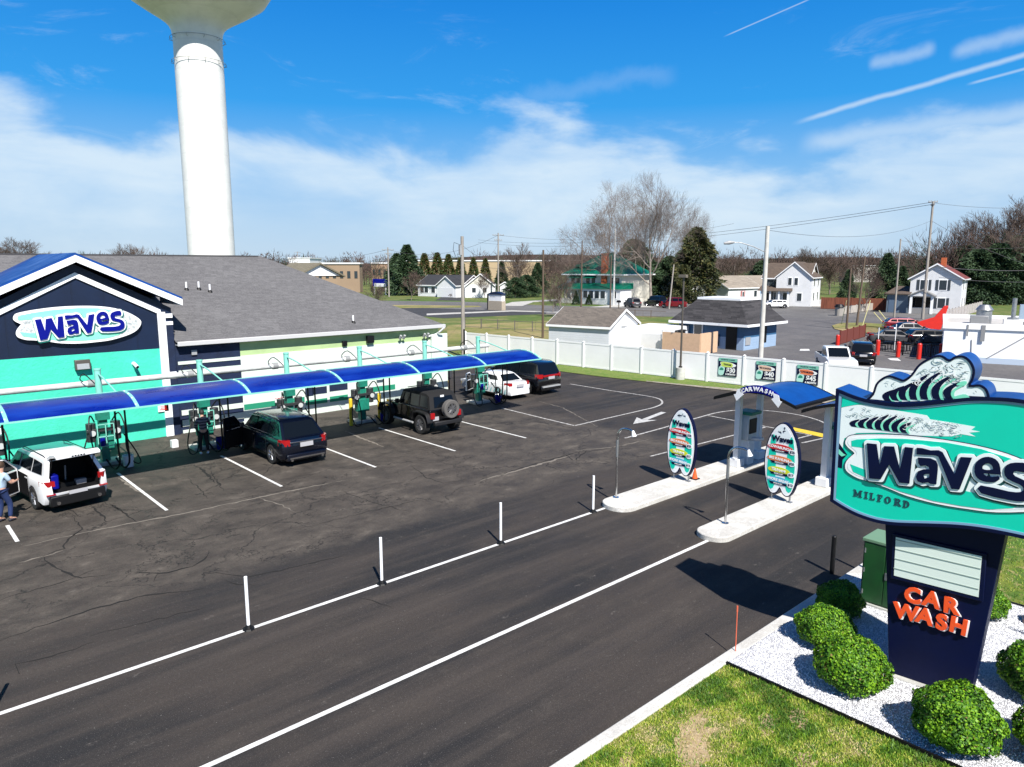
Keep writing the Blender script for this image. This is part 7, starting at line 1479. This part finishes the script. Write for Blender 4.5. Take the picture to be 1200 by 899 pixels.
# ------------------------------------------------------------------ trees
BARK = M('grey_bark', (.23, .19, .16), .9, vary=.4, vscale=1.5); BARKW = M('pale_sycamore_bark', (.33, .28, .24), .85, vary=.5, vscale=.8); TWIG = M('brown_twigs', (.10, .07, .056), .9); TWIGP = M('pinkish_twigs', (.17, .135, .115), .9)
def bare_tree(seed, H_, spread, lv, trunk_r, bark, twigm, first=.3, upright=.55, kids=(3, 4), twr=.03, fullness=1.):
    """list of limbs -> (trunk mesh, crown mesh)"""
    r_ = random.Random(seed); tr = MB(); tr.mat(bark); tv = []; tf = []
    def seg3(a, b, ra, rb):
        d = (b - a).normalized(); u = d.cross(Vector((.3, .5, .8))).normalized(); v = d.cross(u); o = len(tv)
        for p, r in ((a, ra), (b, rb)):
            for k in range(3): an = 2.094 * k; tv.append(p + (u * math.cos(an) + v * math.sin(an)) * r)
        for k in range(3): tf.append((o + k, o + (k + 1) % 3, o + 3 + (k + 1) % 3, o + 3 + k))
    def grow_(p, d, ln, r, l):
        pts = [p]; n = 4 if l < 3 else 2; c = p
        for k in range(n):
            d = (d + Vector((r_.gauss(0, .13), r_.gauss(0, .13), r_.gauss(.03, .07))) * (1 if l else .35)).normalized(); c = c + d * ln / n; pts.append(c)
        rs = [r * (1 - .45 * k / n) for k in range(n + 1)]
        if l <= 2: tr.tube(pts, rs, 7 if l < 2 else 5, caps=False)
        else:
            for k in range(n): seg3(pts[k], pts[k + 1], max(rs[k], twr * .5), max(rs[k + 1], twr * .4))
        if l >= lv: return
        nk = r_.randint(*kids) + (3 if l == 0 else 0)
        for k in range(nk):
            f = first + (1 - first) * (k + r_.random() * .6) / nk if l == 0 else .25 + .75 * (k + r_.random()) / nk; f = min(f, 1)
            i = min(int(f * n), n - 1); q0 = pts[i].lerp(pts[i + 1], f * n - i); ang = r_.uniform(.45, .95) * spread; az_ = r_.uniform(0, 6.28) if l else 2.4 * k + r_.uniform(-.4, .4)
            t_ = d.cross(Vector((math.cos(az_), math.sin(az_), .1))).normalized(); nd = (d * math.cos(ang) + t_ * math.sin(ang) + Vector((0, 0, upright * .35))).normalized()
            grow_(q0, nd, ln * r_.uniform(.55, .78) * (1.15 - .35 * f if l == 0 else 1), max(r * (1 - .5 * f) * .6, twr * .5), l + 1)
        grow_(c, d, ln * .6, rs[-1], l + 1)
    grow_(Vector((0, 0, 0)), Vector((0, 0, 1)), H_ * .62, trunk_r, 0)
    me = bpy.data.meshes.new('crown'); me.from_pydata([tuple(v) for v in tv], [], tf); me.materials.append(twigm); me.update()
    return tr.mesh('trunk', 60), me
def put_tree(nm, meshes, loc, rot, s, label, cat='tree', grp=None):
    t = thing(nm, label, cat, loc, rot, grp); t.scale = s if hasattr(s, '__len__') else (s, s, s)
    for n_, me in zip(('trunk', 'crown'), meshes): o = bpy.data.objects.new(n_, me); COL.objects.link(o); o.parent = t
    return t
SYC = bare_tree(21, 26, 1.0, 6, .5, BARKW, TWIGP, .36, .35, (3, 4), .024)
SYC2 = bare_tree(8, 26, 1.1, 6, .45, BARKW, TWIGP, .38, .35, (3, 4), .026)
BT = [bare_tree(s_, 12, .8, 5, .22, BARK, TWIG, .15, .55, (3, 4), .035) for s_ in (31, 32, 33)]
def tree_h(px, py, ytop): p = at(px, py); return p, hz(ytop, p)
def meas(ms): return max(v.co.z for v in ms[1].vertices)
hS, hS2, hB = meas(SYC), meas(SYC2), [meas(b) for b in BT]
p, h = tree_h(763, 358, 199); s_ = h / hS; put_tree('sycamore_tree', SYC, p, 1.0, (s_ * .9, s_ * .9, s_), 'tallest bare pale-barked sycamore, by the dark red van', grp='tall bare sycamores')
p, h = tree_h(716, 355, 208); s_ = h / hS2; put_tree('sycamore_tree', SYC2, p, 2.2, (s_ * 1.05, s_ * 1.05, s_), 'wide bare sycamore rising behind the green-roofed house', grp='tall bare sycamores')
p, h = tree_h(806, 352, 238); s_ = h / hS; put_tree('sycamore_tree', SYC, p, 4.0, (s_ * .62, s_ * .62, s_), 'smaller bare tree right of the tallest sycamore', grp='tall bare sycamores')
blist = [((606, 343), 283, 1.15, 'round purple-brown bare tree behind the crossarm pole'), ((568, 350), 318, 1.0, 'small bare tree in front of the white cottage'), ((657, 372), 322, 1.0, 'small bare street tree left of the green-roofed house'), ((648, 366), 330, 1.0, 'short bare tree in front of the left porch'), ((495, 346), 322, .9, 'brown bare tree touching the ranch house'),
         ((482, 352), 315, 1.0, 'brown bare tree in front of the tall evergreen'), ((440, 362), 330, 1.2, 'scrubby bare tree at the far left of the road'), ((1014, 366), 312, 1.0, 'bare tree between the farmhouse and the spruce'), ((940, 345), 288, 1.5, 'bare brown tree behind the farmhouse roof, left one'), ((972, 345), 293, 1.5, 'bare brown tree behind the farmhouse, right one'),
         ((30, 330), 277, 1.6, 'bare brown tree over the car wash ridge at the left edge'), ((8, 330), 282, 1.5, 'second bare tree at the very left edge above the ridge'), ((148, 330), 284, 1.0, 'small bare tree left of the water tower, left one'), ((162, 330), 285, 1.0, 'small bare tree left of the water tower, right one'), ((425, 335), 300, 1.2, 'bare tree in front of the tan building'), ((860, 340), 293, 1.6, 'wide brown bare tree behind the lamp arm'), ((836, 338), 300, 1.3, 'bare tree behind the bungalow roof'),
         ((1192, 352), 222, 1.1, 'tall bare tree at the right edge above the flat roof'), ((1162, 352), 234, 1.1, 'tall bare tree left of the edge tree'), ((1128, 350), 256, 1.0, 'bare tree rising from the dark evergreens'), ((1215, 352), 225, .9, 'tallest bare tree, cut by the right edge'), ((1176, 356), 262, .9, 'bare tree low in front of the evergreens on the right'), ((1146, 345), 285, 1.0, 'bare tree just right of the red roof'), ((640, 340), 298, 1.3, 'brown bare tree left of the green roof')]
for i, (b, ty, wf_, lab) in enumerate(blist):
    p, h = tree_h(b[0], b[1], ty); k = i % 3; s_ = h / hB[k]; put_tree('bare_tree', BT[k], p, i * 1.7, (s_ * wf_, s_ * wf_, s_), lab, grp='bare winter trees beyond the lot')
# conifers
def conifer(seed, H_, R0, cols, n=9000, shape=1.0, lobe=.1):
    r_ = np.random.RandomState(seed); f = r_.rand(n) ** .75; z = H_ * (.06 + .94 * f); tier = .82 + .26 * (1 - ((f * 13 + r_.normal(0, .1, n)) % 1)); a = r_.uniform(0, 6.28, n)
    lob = 1 + lobe * np.sin(a * 3 + z * 1.7 + seed) + .14 * np.sin(a * 5 + z * 2.3) + .12 * np.sin(a * 9 - z * 3.1); rad = R0 * (1 - f) ** shape * tier * lob * (.55 + .45 * r_.rand(n) ** .4) + .06
    z = z - rad * .18; p = np.column_stack([rad * np.cos(a), rad * np.sin(a), z]); d = np.column_stack([np.cos(a), np.sin(a), np.full(n, -.25)]) + r_.normal(0, .35, (n, 3)); d /= np.linalg.norm(d, axis=1)[:, None]
    t = np.cross(d, r_.normal(size=(n, 3))); t /= np.linalg.norm(t, axis=1)[:, None]; L_ = (H_ * .028 * r_.uniform(.6, 1.4, n))[:, None]; w_ = L_ * .38
    V = np.stack([p - t * w_, p + t * w_, p + d * L_ * 1.6], 1).reshape(-1, 3)
    me_o = np_mesh('crown', V, 3, cols, None, np.where(r_.rand(n) > .7, 1, 0)); me = me_o.data; bpy.data.objects.remove(me_o)
    tr = MB(); tr.mat(BARK); tr.cyl((0, 0, 0), (0, 0, H_ * .9), H_ * .018, .02, 7); return tr.mesh('trunk'), me
CG = [M('spruce_green', (.018, .045, .016), .7), M('spruce_green_light', (.045, .085, .03), .7)]; CGW = [M('arborvitae_green', (.035, .075, .012), .7), M('arborvitae_bronze', (.12, .06, .02), .7)]; CGO = [M('olive_cedar', (.03, .042, .01), .7), M('olive_cedar_light', (.085, .08, .02), .7)]
CN = [conifer(1, 10, 2.6, CG), conifer(2, 10, 3.2, CG, shape=.8, lobe=.2), conifer(3, 10, 2.2, CGW, 5000, .8), conifer(4, 10, 3.3, CGO, 12000, .5, .3), conifer(5, 10, 4.6, CG, 13000, .5, .28)]
clist = [((478, 346), 287, 0, 1.25, 'tall dark spruce beside the far pole, left of the ranch house', 1), ((466, 345), 297, 0, 1.3, 'dark evergreen hugging the left side of the tall spruce', 1), ((498, 340), 297, 2, 1.2, 'pointed arborvitae, first from the left above the ranch house', 2), ((513, 340), 296, 2, 1.2, 'pointed arborvitae, second from the left above the ranch house', 2), ((526, 340), 298, 2, 1.2, 'pointed arborvitae, third from the left above the ranch house', 2), ((540, 340), 302, 2, 1.2, 'pointed arborvitae partly behind the pale pole', 2),
         ((555, 340), 302, 2, 1.1, 'bronze arborvitae right of the pale pole', 2), ((569, 340), 303, 2, 1.1, 'bronze arborvitae above the white cottage', 2), ((588, 340), 306, 0, 1.2, 'short dark conifer by the garden shed', 0), ((630, 344), 308, 0, 1.2, 'dark conifer left of the slim brown pole', 1), ((617, 348), 322, 4, 1.4, 'low dark spreading evergreen behind the lawn', 4), ((604, 349), 325, 4, 1.4, 'low dark evergreen right of the garden shed', 4), ((741, 352), 280, 4, 1.0, 'dark evergreen right of the green-roofed house', 4), ((752, 350), 294, 4, 1.1, 'second dark evergreen right of the green-roofed house', 4), ((783, 352), 300, 4, 1.0, 'dark evergreen behind the small white garage', 4), ((800, 345), 292, 4, 1.0, 'dark evergreen filling behind the sycamores', 4),
         ((814, 355), 267, 3, .95, 'tall olive cedar left of the bungalow', 3), ((800, 356), 310, 3, .9, 'low olive cedar in front of the bungalow', 3), ((893, 345), 305, 4, 1.2, 'dark evergreen behind the thick lamp pole', 4), ((992, 358), 316, 4, .9, 'dark evergreen right of the farmhouse', 1), ((1036, 362), 297, 1, 1.0, 'big dark spruce left of the thin grey pole', 1), ((1054, 362), 312, 1, 1.0, 'dark spruce right of the thin grey pole', 1), ((1084, 352), 300, 1, .9, 'dark spruce peeping over the white gable', 1),
         ((1126, 352), 288, 4, 1.0, 'dark evergreen right of the red-roofed house', 4), ((1142, 356), 292, 4, 1.1, 'dark evergreen above the flat roof, left one', 4), ((1165, 356), 285, 4, 1.1, 'dark evergreen above the flat roof, middle one', 4), ((1190, 354), 276, 4, 1.1, 'dark evergreen above the flat roof, right one', 4), ((1212, 356), 272, 4, 1.2, 'dark evergreen at the right edge', 4), ((1152, 350), 276, 1, 1.0, 'pointed dark evergreen behind the bare trees', 1), ((675, 357), 341, 0, 1.2, 'small dark shrub by the left porch steps', 0), ((690, 357), 345, 0, 1.4, 'small dark shrub right of the porch steps', 0)]
for i, (b, ty, k, wf_, lab, k2) in enumerate(clist):
    p, h = tree_h(b[0], b[1], ty); s_ = h / 10.0; put_tree('evergreen_tree', CN[k2], p, i * 1.3, (s_ * wf_, s_ * wf_, s_), lab, grp='evergreens beyond the lot')
# bushes by the houses
hb_ = [((946, 358), 340, 'grey bare bush at the farmhouse wall'), ((528, 349), 344, 'dark bush at the garage corner of the ranch house'), ((430, 362), 350, 'scrub bush at the end of the car wash roof line')]
for i, (b, ty, lab) in enumerate(hb_): p, h = tree_h(b[0], b[1], ty); s_ = h / hB[1]; put_tree('bush', BT[1], p, i, (s_ * 1.6, s_ * 1.6, s_), lab, 'bush')
# distant tree line: one far-off mass of bare woods
rn = np.random.RandomState(9); tv = []; mi_ = []
def wood(n, x0, x1, d0, d1, h0, h1, per=300):
    for k in range(n):
        px = rn.uniform(x0, x1); d = rn.uniform(d0, d1); P_ = far(px, 311, d); h = rn.uniform(h0, h1); R_ = h * rn.uniform(.3, .5)
        m_ = per; q = rn.normal(size=(m_, 3)); q /= np.linalg.norm(q, axis=1)[:, None]; q *= rn.rand(m_)[:, None] ** .45; c = np.array([P_.x, P_.y, h * .58]) + q * np.array([R_, R_, h * .44]); u = rn.normal(size=(m_, 3)) * .25 + q * np.array([.6, .6, .4]) + np.array([0, 0, .5]); u /= np.linalg.norm(u, axis=1)[:, None]
        s = rn.uniform(.9, 2.2, m_)[:, None] * h / 13; w_ = np.cross(u, rn.normal(size=(m_, 3))); w_ /= np.linalg.norm(w_, axis=1)[:, None]; w_ *= .10 * h / 13 * (d / 300)
        tv.append(np.stack([c - w_, c + w_, c + u * s], 1).reshape(-1, 3)); ev = rn.rand() < .14; mi_.append(np.full(m_, 2 if ev else (0 if rn.rand() < .55 else 1)))
        tv.append(np.array([[P_.x - .2, P_.y, 0], [P_.x + .2, P_.y, 0], [P_.x, P_.y, h * .8]])); mi_.append(np.array([0]))
wood(160, -60, 1260, 270, 480, 9, 14); wood(120, 640, 1260, 210, 300, 9.5, 13); wood(60, 1090, 1270, 150, 200, 9, 15, 400); wood(40, 380, 480, 210, 300, 7, 10); wood(120, -60, 1300, 600, 900, 13, 19, 160); wood(46, 590, 840, 190, 230, 6, 9)
tag(np_mesh('distant_woods', np.concatenate(tv), 3, [M('far_twigs', (.06, .042, .034), .95), M('far_twigs_red', (.085, .05, .042), .95), M('far_evergreen', (.025, .05, .022), .9)], None, np.concatenate(mi_)), 'brown leafless woods along the horizon behind the houses', 'woods', kind='stuff')
mb = MB(); hp = []; 
for k in range(90): x_ = -400 + k * 22; hp.append((x_, 311))
rr2 = random.Random(2); ring1 = [far(x_, 311, 950) for x_, _ in hp]; hts = [7.5 + 950 * (6 + 5 * math.sin(i * .13 + 1) + (3 * math.sin(i * .31))) / 850 for i in range(len(hp))]
vs = [(p.x, p.y, -1) for p in ring1] + [(p.x, p.y, max(h_, 10)) for p, h_ in zip(ring1, hts)] + [(p.x * 1.3, p.y * 1.3, max(h_, 10)) for p, h_ in zip(ring1, hts)]; n = len(ring1)
mb.add(vs, [(i, i + 1, n + i + 1, n + i) for i in range(n - 1)] + [(n + i, n + i + 1, 2 * n + i + 1, 2 * n + i) for i in range(n - 1)]); struct('wooded_hills', mb, M('wooded_hill', (.055, .042, .04), .95, vary=.4, vscale=.05, bump=1, bscale=.3))
